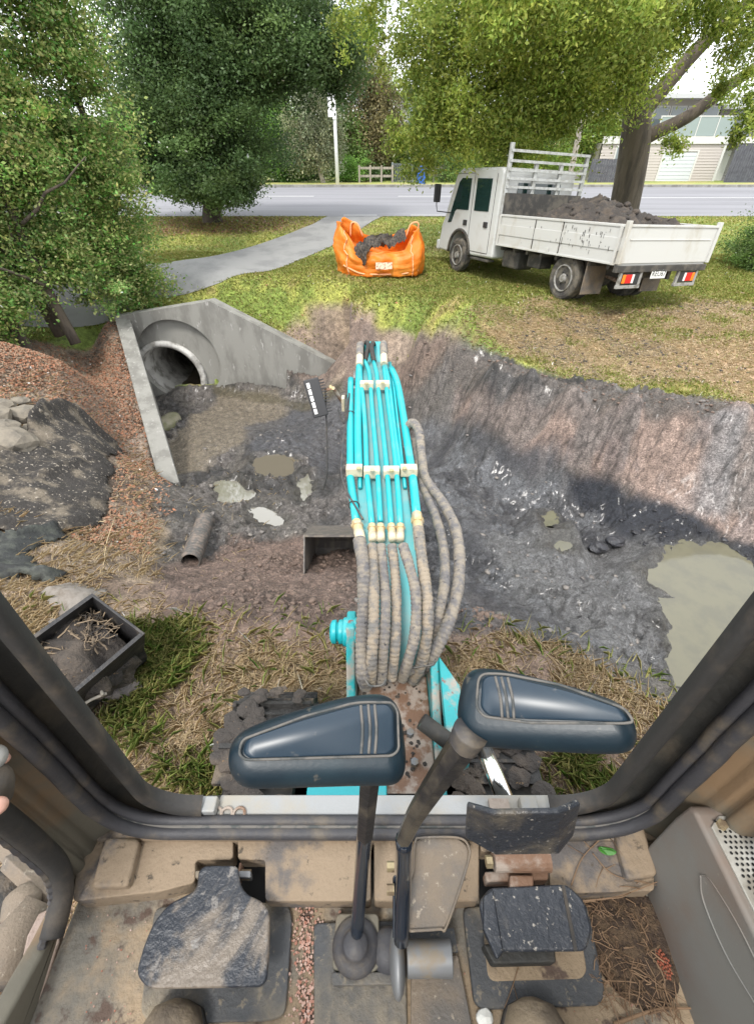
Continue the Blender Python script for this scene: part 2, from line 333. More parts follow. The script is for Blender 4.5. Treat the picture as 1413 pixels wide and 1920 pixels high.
# rims
for q in [(640, 618, -.42), (700, 625, -.33), (780, 630, -.12), (850, 643, .0), (930, 664, .04), (1000, 686, .06), (1080, 708, .07), (1200, 730, .08), (1300, 742, .08), (1405, 750, .08),
          (1080, 738, -.22), (1200, 758, -.2), (1300, 775, -.2), (1000, 716, -.24), (1405, 790, -.25), (930, 694, -.25), (850, 680, -.3),
          (700, 690, -1.0), (760, 690, -.75), (780, 760, -1.15), (850, 790, -1.15), (930, 780, -.75), (1000, 800, -.75), (1100, 810, -.62), (1200, 840, -.65), (1300, 860, -.62), (1400, 890, -.65),
          (920, 850, -1.2), (1000, 880, -1.2), (1100, 905, -1.2), (1200, 950, -1.22), (1300, 1000, -1.22), (1400, 1060, -1.22),
          (420, 738, -1.88), (350, 770, -1.92), (500, 745, -1.84), (600, 745, -1.7), (650, 745, -1.45), (330, 800, -1.88), (450, 830, -1.76), (560, 820, -1.65), (330, 900, -1.68), (300, 780, -1.98), (350, 755, -2.02), (380, 790, -1.92), (400, 930, -1.5), (500, 930, -1.4),
          (600, 930, -1.32), (700, 900, -1.3), (820, 900, -1.25), (900, 980, -1.2), (800, 1020, -1.12), (1000, 1040, -1.18), (1100, 1100, -1.2), (1180, 1180, -1.15), (950, 1120, -1.0),
          (1300, 1120, -1.3), (1250, 1200, -1.25), (1330, 1250, -1.2), (600, 1020, -1.0), (500, 1020, -1.0), (400, 1010, -1.0), (350, 1000, -.95), (350, 1060, -.72), (450, 1070, -.65), (560, 1090, -.52), (680, 1080, -.6), (820, 1110, -.65),
          (300, 1120, -.16), (400, 1140, -.15), (500, 1150, -.14), (600, 1160, -.12), (700, 1180, -.1), (850, 1190, -.12), (950, 1210, -.1), (1050, 1250, -.1), (1150, 1300, -.12), (1240, 1340, -.15),
          (1050, 1180, -.65), (1150, 1230, -.75), (1240, 1285, -.8), (300, 1230, 0), (500, 1230, 0), (900, 1270, 0), (1050, 1320, 0), (1180, 1420, 0),
          (270, 1050, -.4), (280, 990, -.75), (230, 930, -.6), (180, 860, -.5), (150, 800, -.45), (100, 900, -.3), (20, 900, -.15), (20, 1080, -.05), (150, 1080, -.12),
          (30, 760, -.15), (150, 700, -.35), (60, 660, -.2), (100, 1000, -.2)]: c(*q)
CT = np.array(ctl)
def _phi(r2): return .5 * r2 * np.log(r2 + 1e-9)
_n = len(CT); _d = ((CT[:, None, :2] - CT[None, :, :2]) ** 2).sum(-1)
_A = np.zeros((_n + 3, _n + 3)); _A[:_n, :_n] = _phi(_d) + np.eye(_n) * .02
_A[:_n, _n] = 1; _A[:_n, _n + 1:] = CT[:, :2]; _A[_n, :_n] = 1; _A[_n + 1:, :_n] = CT[:, :2].T
_W = np.linalg.solve(_A, np.concatenate([CT[:, 2] - base(CT[:, 1]), [0, 0, 0]]))
def tps(X, Y):
    out = np.empty(X.shape); xf = X.ravel(); yf = Y.ravel(); of = out.ravel()
    for i in range(0, len(xf), 20000):
        a = xf[i:i + 20000]; b = yf[i:i + 20000]
        r2 = (a[:, None] - CT[None, :, 0]) ** 2 + (b[:, None] - CT[None, :, 1]) ** 2
        of[i:i + 20000] = _phi(r2) @ _W[:_n] + _W[_n] + a * _W[_n + 1] + b * _W[_n + 2]
    return of.reshape(X.shape)
PUD = []                                          # (polygon xy, level)
def inpoly(X, Y, P):
    """signed distance, negative inside"""
    P = np.asarray(P)[:, :2]; d = np.full(X.shape, 1e9); ins = np.zeros(X.shape, bool)
    for i in range(len(P)):
        a = P[i]; b = P[(i + 1) % len(P)]; e = b - a; L = e @ e
        t = np.clip(((X - a[0]) * e[0] + (Y - a[1]) * e[1]) / L, 0, 1)
        d = np.minimum(d, (X - a[0] - t * e[0]) ** 2 + (Y - a[1] - t * e[1]) ** 2)
        cnd = ((a[1] > Y) != (b[1] > Y)); den = (b[1] - a[1]) if abs(b[1] - a[1]) > 1e-12 else 1e-12
        ins ^= cnd & (X < (b[0] - a[0]) * (Y - a[1]) / den + a[0])
    d = np.sqrt(d); return np.where(ins, -d, d)
def wing_s(X, Y):
    a = wl[:2]; b = wb[:2]; e = b - a; L = np.hypot(*e); e = e / L
    s = (X - a[0]) * e[0] + (Y - a[1]) * e[1]; q = (X - a[0]) * e[1] - (Y - a[1]) * e[0]   # q>0: left (west) of the wing
    return s / L, -q
def walltop(X): return np.interp(X, [wl[0], wp[0], wt[0]], [wl[2], wp[2], wt[2]])
def H0(X, Y):
    X = np.asarray(X, float); Y = np.asarray(Y, float)
    win = sst(12, 9, np.abs(X)) * sst(21, 17, Y) * sst(-3, -.8, Y)
    h = base(Y) + (np.where(win > 0, tps(X, Y), 0)) * win
    # inside the headwall: pit floor in front, bank behind
    inx = (X > wl[0] - .25) & (X < wt[0] + .1)
    dy = Y - (WALLY + .1)
    hb = walltop(X) - .07
    behind = inx & (dy > 0)
    h = np.where(behind, hb + (h - hb) * sst(0, 1.4, dy) * 1., h)
    # ramp of the bank behind the low end of the wall
    front = inx & (dy <= 0) & (X > wl[0]+.05)
    h = np.where(front, np.where(h > -1.35 - .3 * (X < -2), h + (np.minimum(h, -1.90 - .13 * sst(.9, .3, np.abs(X - pipec[0])) + .30 * sst(-2.4, -.9, X)) - h) * sst(-.9, -.15, dy), h), h)
    s, q = wing_s(X, Y); wtop = wl[2] + (wb[2] - wl[2]) * s
    ok = (s > -.02) & (s < 1.)
    left = ok & (q < 0)
    h = np.where(left, (wtop - .10) + (h - (wtop - .10)) * sst(.1, .9, -q), h)
    right = ok & (q > 0) & (q < 1.1) & (Y <= WALLY + .1)
    fl = -1.96 + (s > .55) * (s - .55) * .6
    h = np.where(right, fl + (h - fl) * sst(.3, 1.1, q), h)
    for P, lv in PUD:
        sdv = inpoly(X, Y, P) + (fbm(X * 5, Y * 5, 40, 3) - .5) * .14 - .03
        tg = lv + np.clip(sdv * .6, -.06, .06)
        h = tg + (h - tg) * sst(.02, .38, sdv)
    return h
PXZ = lambda pts, z: np.array([at(a, b, Z=z) for a, b in pts])
_P = [(PXZ([(1210, 1066), (1250, 1052), (1285, 1022), (1350, 1018), (1395, 1050), (1440, 1105), (1440, 1190), (1350, 1300), (1258, 1290), (1250, 1190), (1268, 1120), (1220, 1090)], -1.27), -1.27),
        (PXZ([(405, 905), (445, 898), (470, 925), (472, 958), (440, 945), (408, 938)], -1.52), -1.52),
        (PXZ([(470, 952), (500, 952), (528, 975), (520, 988), (490, 978)], -1.42), -1.42),
        (PXZ([(475, 860), (520, 850), (555, 862), (550, 892), (505, 900), (480, 885)], -1.62), -1.62),
        (PXZ([(1028, 992), (1062, 992), (1064, 1020), (1040, 1026)], -1.2), -1.2),
        (PXZ([(562, 905), (578, 885), (582, 925), (566, 945)], -1.42), -1.42),
        (PXZ([(1018, 968), (1036, 962), (1038, 985), (1020, 988)], -1.2), -1.2),
        (PXZ([(840, 832), (870, 826), (886, 850), (860, 860)], -1.16), -1.16),
        (PXZ([(860, 1110), (905, 1095), (915, 1140), (870, 1150)], -.85), -.85),
        (PXZ([(335, 968), (372, 962), (380, 988), (345, 996)], -1.2), -1.2)]
PUD += [_P[i] for i in (0, 1, 2, 3, 4, 5, 6)]
def gp(px, py):
    d = ray(px, py); tt = np.concatenate([np.arange(.8, 16, .02), np.arange(16, 90, .2)])
    P = CAM + d * tt[:, None]; hh = H0(P[:, 0], P[:, 1]); k = np.argmax(P[:, 2] < hh)
    return np.array([P[k, 0], P[k, 1], hh[k]])
def gpoly(pts): return np.array([gp(a, b) for a, b in pts])

# vertex grid: fine near, growing outwards
def axis(lo, hi, st, far, g=1.12):
    a = list(np.arange(lo, hi + 1e-6, st)); x = hi; s = st
    while x < far: s *= g; x += s; a.append(x)
    return np.array(a)
xr = axis(0, 6.6, .025, 400); xs = np.concatenate([-xr[:0:-1], xr])
yr = axis(10.4, 20, .08, 900)
ys = np.concatenate([[-60, -30, -15, -8, -5, -3, -2, -1.2, -.6, -.2, 0], np.arange(.1, 3.2, .02), np.arange(3.2, 9.8, .026), [9.84, 9.88, 9.92, 9.96, 10.0, 10.04, 10.08, 10.11, 10.14, 10.18, 10.24, 10.3, 10.36], yr])
GX, GY = np.meshgrid(xs, ys); HZ = H0(GX, GY)
# zone masks -------------------------------------------------------
nzA = fbm(GX * 1.1, GY * 1.1, 3, 6) - .5; nzB = fbm(GX * 3.1, GY * 3.1, 8, 5) - .5; nzC = fbm(GX * .45, GY * .45, 21, 4) - .5
def zone(pts, soft=.15, rag=.5):
    P = gpoly(pts); return sst(soft, -soft, inpoly(GX, GY, P) + (nzA + nzB * .6) * rag)
pit = zone([(300, 890), (292, 740), (400, 725), (640, 720), (655, 690), (560, 628), (700, 622), (790, 628), (850, 643), (930, 664), (1000, 688), (1080, 710), (1200, 732), (1300, 745), (1500, 762), (1700, 1050), (1500, 1250), (1300, 1330), (1230, 1330), (1060, 1225), (950, 1195), (830, 1190), (640, 1180), (480, 1170), (330, 1130), (290, 1060), (310, 1000)], .06, .25)
C = np.zeros(GX.shape + (3,)); W = np.zeros(GX.shape)     # colour, wetness
g1 = np.array([.16, .215, .042]); g2 = np.array([.30, .31, .07]); g3 = np.array([.25, .175, .085])
f = sst(-.12, .16, nzA + nzB * .5 + nzC * .5)[..., None]; C[:] = g1 * (1 - f) + g2 * f
f = sst(.10, .22, nzB * .8 + nzA * .6)[..., None] * .7; C[:] = C * (1 - f) + g3 * f
def paint(mask, col, amt=1.):
    global C; m = np.clip(mask * amt, 0, 1)[..., None]; C = C * (1 - m) + np.array(col) * m
# near the machine: straw and dirt
near = sst(3.4, 2.6, GY) ; paint(near, (.215, .155, .11)); paint(near * sst(-.02, .12, nzB + .3 * nzA), (.27, .205, .145)); paint(near * sst(.0, .12, -nzA), (.14, .10, .075), .8)
mudn = zone([(200, 1100), (330, 1080), (700, 1120), (900, 1180), (1100, 1260), (1000, 1270), (850, 1230), (640, 1215), (420, 1200), (300, 1190), (190, 1160)], .1, .5); paint(mudn, (.20, .142, .112), .85)
lb = sst(6.6, 5.8, GY) * sst(-1.2, -1.9, GX); paint(lb, (.20, .15, .11), .95); paint(lb * sst(0, .1, nzB), (.27, .21, .15), .8)
# worn lawn in front of the truck
worn = zone([(880, 600), (990, 560), (1150, 580), (1300, 560), (1500, 570), (1700, 760), (1400, 745), (1180, 725), (980, 680), (860, 640)], .3, 1.2)
paint(worn * sst(-.16, .05, nzB + nzA), (.235, .165, .085)); paint(worn * sst(.08, .16, nzA - nzB * .5), (.085, .068, .055), .9)
wor2 = zone([(520, 625), (560, 605), (700, 606), (850, 628), (860, 650), (650, 660)], .15, .5); paint(wor2, (.27, .20, .14), .9)
pale = zone([(1150, 690), (1250, 650), (1500, 640), (1600, 760), (1400, 748)], .2, .9); paint(pale, (.36, .25, .16), .85)
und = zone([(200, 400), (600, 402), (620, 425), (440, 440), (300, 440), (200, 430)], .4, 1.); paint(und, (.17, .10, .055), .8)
# left bank: brown leaf litter
lit = zone([(-400, 640), (60, 640), (215, 600), (240, 640), (300, 900), (300, 1000), (200, 1120), (-100, 1100), (-500, 900)], .1, .4)
paint(lit, (.19, .145, .11)); paint(lit * sst(0, .12, nzB), (.26, .205, .15)); paint(lit * sst(.02, .1, nzC), (.17, .15, .08), .6); paint(lit * sst(.05, .15, -nzA), (.13, .095, .07))
# pit
frontw = sst(9.0, 9.2, GY) * (GY < 9.99) * (GX > wl[0] + .3) * (GX < wt[0] + .15); pit = np.maximum(pit, frontw)
paint(pit, (.135, .122, .108)); paint(pit * sst(.0, .14, nzA + nzC), (.092, .086, .083)); paint(pit * sst(.03, .16, nzB), (.175, .157, .145), .8); paint(pit * sst(.05, .13, -nzB + .3 * nzA), (.050, .047, .046), .8)
W = np.maximum(W, pit * .9)
browns = zone([(300, 1170), (310, 1060), (420, 1010), (560, 1010), (680, 1040), (720, 1100), (640, 1190), (450, 1180)], .15, .5); paint(browns, (.195, .135, .108), .9)
paint(browns * sst(.02, .14, nzB), (.115, .08, .065), .8); W = W * (1 - browns * .65)
b3 = zone([(820, 1150), (900, 1120), (1000, 1210), (1180, 1290), (1240, 1340), (1100, 1300), (950, 1230), (820, 1220)], .1, .4); paint(b3, (.21, .15, .115), .85); W = W * (1 - b3 * .6)
sandy = zone([(310, 830), (420, 740), (540, 745), (520, 800), (420, 850), (400, 880), (320, 890)], .12, .5); paint(sandy, (.215, .18, .135), .9)
slate = zone([(455, 800), (560, 770), (650, 760), (650, 850), (600, 900), (560, 860), (480, 850)], .1, .4); paint(slate, (.095, .096, .106), .8)
clay = zone([(860, 740), (960, 730), (1100, 745), (1300, 775), (1500, 800), (1500, 1080), (1300, 985), (1180, 925), (1060, 880), (960, 840), (880, 800)], .12, .4)
paint(clay, (.32, .235, .195)); W = W * (1 - clay * .6); paint(clay * sst(.04, .12, nzB), (.20, .165, .155), .8); paint(clay * sst(.05, .13, nzA), (.20, .175, .16), .8); paint(clay * sst(.06, .13, -nzA + nzB * .4), (.36, .285, .25), .7)
rimd = zone([(780, 640), (850, 648), (1000, 692), (1200, 738), (1500, 762), (1500, 800), (1300, 780), (1080, 745), (940, 725), (850, 720), (780, 700)], .05, .35); paint(rimd, (.135, .115, .10), .85)
gl = zone([(1330, 770), (1400, 770), (1360, 980), (1300, 960)], .08, .1); paint(gl, (.25, .24, .24), .8)
db = zone([(500, 618), (545, 612), (640, 612), (700, 618), (790, 624), (850, 642), (800, 700), (740, 760), (690, 740), (650, 700)], .12, .35); paint(db, (.27, .195, .155), .8); paint(db * sst(.02, .1, nzB), (.17, .125, .10), .8)
floorz = zone([(790, 800), (860, 798), (960, 846), (1080, 890), (1240, 960), (1420, 1050), (1500, 1100), (1260, 1290), (1150, 1230), (950, 1190), (830, 1180), (780, 1000)], .12, .4)
paint(floorz, (.098, .10, .108), .75); paint(floorz * sst(.02, .12, nzB - .3 * nzA), (.15, .155, .165), .7); paint(floorz * sst(.02, .12, -nzB), (.05, .05, .056), .7); W = np.maximum(W, floorz)
slime = zone([(1060, 885), (1130, 892), (1240, 945), (1330, 985), (1430, 1030), (1600, 1090), (1600, 1180), (1430, 1090), (1370, 1040), (1330, 1020), (1230, 1020), (1140, 990), (1080, 950)], .06, .22); paint(slime, (.024, .026, .034)); W = np.maximum(W, slime)
grey = zone([(900, 1000), (1200, 1010), (1260, 1100), (1260, 1290), (1150, 1230), (1000, 1140)], .15, .6); paint(grey, (.17, .168, .166), .7); W = np.maximum(W, grey * .9)
gt = zone([(400, 720), (640, 720), (640, 735), (400, 740)], .05, .1); paint(gt, (.10, .085, .05), .7)
# displacement -----------------------------------------------------
ringw = 0 * GX
for P, lv in PUD: ringw = np.maximum(ringw, sst(.22, .0, inpoly(GX, GY, P) + nzB * .3))
paint(ringw, (.075, .07, .06), .75); W = np.maximum(W, ringw * 1.2)
pm = pit * sst(.0, .1, np.abs(inpoly(GX, GY, PUD[0][0])))
rg = ridged(GX * 1.7, GY * 2.3, 5, 5); lump = fbm(GX * 6, GY * 6, 60, 4) - .5; fine = fbm(GX * 17, GY * 17, 77, 3) - .5
wet0 = 1.
for P, lv in PUD: wet0 = wet0 * sst(-.06, .10, inpoly(GX, GY, P))
rough = (rg - .62) * .22 + lump * .16 + fine * .075 + (ridged(GX * 5, GY * 6.5, 44, 3) - .6) * .07
# ledges and cracks in the clay / chopped mud
chop = np.floor((fbm(GX * 2.6, GY * 2.6, 90, 4)) * 9) / 9; chop = (chop - fbm(GX * 2.6, GY * 2.6, 90, 4)) * .8
ux, uy = GX + (fbm(GX * 3, GY * 3, 200, 3) - .5) * .25, GY + (fbm(GX * 3, GY * 3, 210, 3) - .5) * .25
def slabs(f, s, mask, a_h, a_t):
    b1, b2, r1_, r2_, r3_, dx, dy = worley(ux * f, uy * f * 1.25, s); return mask * ((r1_ - .4) * a_h + ((r2_ - .5) * dx + (r3_ - .5) * dy) * a_t) * sst(0, .12, b2 - b1), sst(.10, .02, b2 - b1) * mask
m1 = sst(-.06, .05, nzA + .5 * nzB) ; m2 = sst(-.03, .05, nzB - .3 * nzC)
s1, k1 = slabs(3.2, 300, m1, .12, .26); s2, k2 = slabs(8., 320, np.clip(m2 + .4, 0, 1), .055, .17); s3, k3 = slabs(19., 340, np.clip(m1 + m2, 0, 1), .014, .05)
rough = rough * .8 + (s1 + s2 + s3) * (1 - .6 * clay) * (1 - .6 * rimd) * (1 - .5 * browns)
cr = np.clip(k1 * .8 + k2 * .7 + k3 * .4, 0, 1) * pit * (1 - .5 * sandy)
_gy, _gx = np.gradient(HZ, ys, xs); slope_ = np.hypot(_gy, _gx)
amp = 1 / (1 + 1.1 * slope_) * pit * (1 - .55 * sandy) * (1 - .5 * slate) * (1 - .35 * clay)
HZ = HZ + amp * wet0 * (rough + chop * (.5 + .0 * clay) * (1 - .5 * clay)) 
pathz = sst(-.02, .25, inpoly(GX, GY, gpoly([(-500, 520), (0, 500), (300, 497), (380, 485), (450, 470), (540, 440), (590, 420), (625, 402), (730, 402), (650, 450), (570, 485), (500, 510), (420, 530), (290, 560), (0, 610), (-500, 660)])))
HZ = HZ + pathz * (1 - pit) * (lump * .035 + fine * .018) * sst(18, 12, GY)
HZ = HZ + pathz * lit * (lump * .04)
sg_ = .93 * GX - .37 * GY; HZ = HZ + clay * .014 * np.sin(sg_ * 34 + 6 * nzC) * sst(-.02, .06, nzA + .3 * nzB)
dirt = sst(-.20, -.40, HZ + nzB * .15) * (GY > 6) * np.maximum(sst(-1.9, -1.1, GX + nzA), (GY < 9.99) * (GX > wl[0] + .35)) * (GX < 2.5) * (1 - pit)
paint(dirt, (.24, .18, .14), .95); paint(dirt * sst(.0, .08, nzB), (.15, .115, .09), .8); paint(dirt * sst(.0, .08, -nzA), (.30, .235, .185), .7)
dw = np.abs(GY - (WALLY + .02)); inw = (GX > wl[0] - .1) & (GX < wt[0])
# road/driveway stay smooth
C = C * (1 - .6 * cr)[..., None] * (1 + .62 * pit)[..., None]
cols = np.concatenate([C, np.ones(GX.shape + (1,))], -1).reshape(-1, 4)
wets = np.stack([W, pit, lit, np.ones_like(W)], -1).reshape(-1, 4)
ny, nx = GX.shape; ii, jj = np.meshgrid(np.arange(ny - 1), np.arange(nx - 1), indexing='ij'); ii = ii.ravel(); jj = jj.ravel()
F = np.stack([ii * nx + jj, ii * nx + jj + 1, (ii + 1) * nx + jj + 1, (ii + 1) * nx + jj], 1)
cxm = (xs[jj] + xs[jj + 1]) / 2; cym = (ys[ii] + ys[ii + 1]) / 2
pipec = at(329, 697, Y=WALLY + .3)
keep = ~((np.abs(cxm - pipec[0]) < .95) & (cym > 9.99) & (cym < 10.24))
F = F[keep]
gm = bpy.data.materials.new('ground'); gm.use_nodes = True; N = gm.node_tree.nodes; L = gm.node_tree.links; b = N['Principled BSDF']
a1 = N.new('ShaderNodeAttribute'); a1.attribute_name = 'Col'; a2 = N.new('ShaderNodeAttribute'); a2.attribute_name = 'Wet'
tc = N.new('ShaderNodeTexCoord')
def nz_(s, d=8, r=.65):
    n = N.new('ShaderNodeTexNoise'); n.inputs['Scale'].default_value = s; n.inputs['Detail'].default_value = d; n.inputs['Roughness'].default_value = r; L.new(tc.outputs['Object'], n.inputs['Vector']); return n
n1 = nz_(9); n2 = nz_(55, 6); n3 = nz_(2.2)
r1 = N.new('ShaderNodeMapRange'); r1.inputs[1].default_value = .3; r1.inputs[2].default_value = .7; r1.inputs[3].default_value = .45; r1.inputs[4].default_value = 1.55; L.new(n1.outputs['Fac'], r1.inputs[0])
r2 = N.new('ShaderNodeMapRange'); r2.inputs[1].default_value = .3; r2.inputs[2].default_value = .7; r2.inputs[3].default_value = .45; r2.inputs[4].default_value = 1.5; L.new(n2.outputs['Fac'], r2.inputs[0])
mm = N.new('ShaderNodeMath'); mm.operation = 'MULTIPLY'; L.new(r1.outputs[0], mm.inputs[0]); L.new(r2.outputs[0], mm.inputs[1])
vm = N.new('ShaderNodeVectorMath'); vm.operation = 'SCALE'; L.new(a1.outputs['Color'], vm.inputs[0]); L.new(mm.outputs[0], vm.inputs[3]); L.new(vm.outputs[0], b.inputs['Base Color'])
sp = N.new('ShaderNodeSeparateColor'); L.new(a2.outputs['Color'], sp.inputs[0])
mw = N.new('ShaderNodeMath'); mw.operation = 'MULTIPLY_ADD'; L.new(n3.outputs['Fac'], mw.inputs[0]); mw.inputs[1].default_value = 1.6; mw.inputs[2].default_value = -.3
mw2 = N.new('ShaderNodeMath'); mw2.operation = 'MULTIPLY'; L.new(mw.outputs[0], mw2.inputs[0]); L.new(sp.outputs[0], mw2.inputs[1])
rr = N.new('ShaderNodeMapRange'); rr.inputs[3].default_value = .92; rr.inputs[4].default_value = .16; L.new(mw2.outputs[0], rr.inputs[0]); L.new(rr.outputs[0], b.inputs['Roughness'])
bp = N.new('ShaderNodeBump'); bp.inputs['Strength'].default_value = .8; dm_ = N.new('ShaderNodeMath'); dm_.operation = 'MULTIPLY_ADD'; dm_.inputs[1].default_value = .05; dm_.inputs[2].default_value = .045; L.new(sp.outputs[1], dm_.inputs[0]); L.new(dm_.outputs[0], bp.inputs['Distance'])
cw = N.new('ShaderNodeMath'); cw.operation = 'MULTIPLY'; cw.use_clamp = True; cw.inputs[1].default_value = .65; L.new(mw2.outputs[0], cw.inputs[0]); L.new(cw.outputs[0], b.inputs['Coat Weight']); b.inputs['Coat Roughness'].default_value = .16
ad = N.new('ShaderNodeMath'); ad.operation = 'MULTIPLY_ADD'; ad.inputs[1].default_value = .35; L.new(n2.outputs['Fac'], ad.inputs[0]); L.new(n1.outputs['Fac'], ad.inputs[2]); ad2 = N.new('ShaderNodeMath'); ad2.operation = 'ADD'; ad2.use_clamp = False
vt = N.new('ShaderNodeVectorMath'); vt.operation = 'MULTIPLY_ADD'; vt.inputs[1].default_value = (.5, .5, .5); L.new(nz_(6, 4).outputs['Color'], vt.inputs[0]); L.new(tc.outputs['Object'], vt.inputs[2])
vo = []
for s_ in (13, 34):
    q_ = N.new('ShaderNodeTexVoronoi'); q_.feature = 'DISTANCE_TO_EDGE'; q_.inputs['Scale'].default_value = s_; L.new(vt.outputs[0], q_.inputs['Vector'])
    k_ = N.new('ShaderNodeMapRange'); k_.inputs[1].default_value = 0; k_.inputs[2].default_value = .16; k_.inputs[3].default_value = -1.; k_.inputs[4].default_value = 0.; L.new(q_.outputs['Distance'], k_.inputs[0]); vo.append(k_.outputs[0])
va = N.new('ShaderNodeMath'); va.operation = 'ADD'; L.new(vo[0], va.inputs[0]); L.new(vo[1], va.inputs[1])
vp = N.new('ShaderNodeMath'); vp.operation = 'MULTIPLY'; L.new(va.outputs[0], vp.inputs[0]); L.new(sp.outputs[1], vp.inputs[1])
vk = N.new('ShaderNodeMath'); vk.operation = 'MULTIPLY'; L.new(vp.outputs[0], vk.inputs[0]); L.new(n1.outputs['Fac'], vk.inputs[1])
vc = N.new('ShaderNodeMath'); vc.operation = 'MULTIPLY_ADD'; vc.inputs[1].default_value = .48; vc.inputs[2].default_value = 1.; L.new(vk.outputs[0], vc.inputs[0])
vs_ = N.new('ShaderNodeVectorMath'); vs_.operation = 'SCALE'; L.new(vm.outputs[0], vs_.inputs[0]); L.new(vc.outputs[0], vs_.inputs[3]); L.new(vs_.outputs[0], b.inputs['Base Color'])
ad3 = N.new('ShaderNodeMath'); ad3.operation = 'MULTIPLY_ADD'; ad3.inputs[1].default_value = .45; L.new(vk.outputs[0], ad3.inputs[0])
n4 = nz_(24, 6); L.new(ad.outputs[0], ad2.inputs[0]); L.new(n4.outputs['Fac'], ad2.inputs[1]); L.new(ad2.outputs[0], ad3.inputs[2]); L.new(ad3.outputs[0], bp.inputs['Height']); L.new(bp.outputs[0], b.inputs['Normal'])
ground = fastmesh('ground', np.stack([GX, GY, HZ], -1).reshape(-1, 3), F, gm, attr={'Col': cols, 'Wet': wets}, smooth=True)
tag(ground, kind='structure')
def HN(x, y):
    """height of the built ground (bilinear)"""
    x = np.atleast_1d(np.asarray(x, float)); y = np.atleast_1d(np.asarray(y, float))
    i = np.clip(np.searchsorted(ys, y) - 1, 0, ny - 2); j = np.clip(np.searchsorted(xs, x) - 1, 0, nx - 2)
    fx = (x - xs[j]) / (xs[j + 1] - xs[j]); fy = (y - ys[i]) / (ys[i + 1] - ys[i])
    return (HZ[i, j] * (1 - fx) + HZ[i, j + 1] * fx) * (1 - fy) + (HZ[i + 1, j] * (1 - fx) + HZ[i + 1, j + 1] * fx) * fy
def look(A, x, y):
    i = np.clip(np.searchsorted(ys, y) - 1, 0, ny - 2); j = np.clip(np.searchsorted(xs, x) - 1, 0, nx - 2); return A[i, j]

# puddles
wm3 = mat('brown_water', (.12, .105, .08), .06, spec=.5)
wm = mat('murky_water', (.125, .118, .08), .06, c2=(.105, .10, .072), sc=3, spec=.5, bump=.03, bsc=9)
wm2 = mat('clear_puddle', (.16, .15, .12), .04, spec=1., bump=.0, coat=1.)
wlab = ['large murky khaki puddle at the right of the trench below the clay bank', 'bright reflecting puddle on the mud right of the wing wall end', 'narrow bright puddle just right of the first bright puddle', 'shallow brownish puddle between the headwall and the bright puddles',
        'small murky puddle in grey mud right of the hoses', 'thin bright sliver of water left of the boom', 'tiny puddle just above the small murky one', 'little puddle right of the hose loop', 'faint puddle right of the hose ends', 'small puddle above the corrugated pipe end']
for k, (P, lv) in enumerate(PUD):
    x0_, y0_ = P[:, :2].min(0) - .3; x1_, y1_ = P[:, :2].max(0) + .3; st = .02 if k else .03
    XX, YY = np.meshgrid(np.arange(x0_, x1_, st), np.arange(y0_, y1_, st), indexing='ij'); sw = inpoly(XX, YY, P) + (fbm(XX * 9, YY * 9, 70, 3) - .5) * .08
    ok_ = sw < (.16 if k == 0 else .07); gh = HN(XX.ravel(), YY.ravel()).reshape(XX.shape); idx = np.arange(XX.size).reshape(XX.shape)
    qk = ok_[:-1, :-1] & ok_[1:, :-1] & ok_[1:, 1:] & ok_[:-1, 1:]; FF = np.stack([idx[:-1, :-1][qk], idx[1:, :-1][qk], idx[1:, 1:][qk], idx[:-1, 1:][qk]], 1)
    us = np.unique(FF); rm = np.zeros(XX.size, int); rm[us] = np.arange(len(us)); m_ = MB()
    m_.add(np.stack([XX.ravel()[us], YY.ravel()[us], np.full(len(us), lv - .012)], 1), [tuple(q) for q in rm[FF]])
    o = m_.build('puddle', wm2 if k in (1, 2, 5) else (wm if k in (0, 4, 6) else wm3), fix=False); tag(o, kind='structure')
# water and silt lying at the foot of the pipe
# footpath -----------------------------------------------------------
def drape(name, left, right, m, lift=.012, n=60, k=14):
    Lp = gpoly(left); Rp = gpoly(right)
    def rs(P):
        s = np.concatenate([[0], np.cumsum(np.linalg.norm(np.diff(P[:, :2], axis=0), axis=1))]); u = np.linspace(0, s[-1], n)
        return np.stack([np.interp(u, s, P[:, 0]), np.interp(u, s, P[:, 1])], 1)
    A = rs(Lp); B = rs(Rp); u = np.linspace(0, 1, k)[:, None, None]; G = A[None] * (1 - u) + B[None] * u
    Z = HN(G[..., 0].ravel(), G[..., 1].ravel()).reshape(G.shape[:2])
    Z = Z + lift
    Z[0] -= .0; G3 = np.concatenate([G, Z[..., None]], -1)
    mb = MB(); mb.grid(G3)
    o = mb.build(name, m, smooth=True); return o
o = drape('path', [(-500, 520), (0, 500), (300, 497), (380, 485), (450, 470), (540, 440), (590, 420), (625, 402)], [(-500, 660), (0, 610), (290, 560), (420, 530), (500, 510), (570, 485), (650, 450), (730, 402)], M['path'], .016)
tag(o, kind='structure')
mb = MB(); G = np.zeros((40, 20, 3)); X_, Y_ = np.meshgrid(np.linspace(-150, 150, 40), np.linspace(19.2, 32, 20), indexing='ij'); G[..., 0] = X_; G[..., 1] = Y_ + np.clip(-(X_ - 4) * .00, -9, 9) ; G[..., 2] = base(Y_) + .02
mb.grid(G); tag(mb.build('road', M['asphalt'], smooth=True), kind='structure')
for i, (x0, x1, y_, wd) in enumerate([(-1.2, .0, 19.45, .12), (1.2, 2.6, 19.45, .1), (-20, -8, 19.5, .1), (10, 26, 25.5, .12), (-9, -3, 26.2, .12), (-22, -14, 26.2, .12), (1, 7, 26.2, .12)]):
    m_ = MB(); m_.add([[x, y, float(base(y)) + .026] for x, y in ((x0, y_), (x1, y_), (x1, y_ + wd), (x0, y_ + wd))], [(0, 1, 2, 3)]); tag(m_.build('road_marking', M['line'], fix=False), kind='structure')
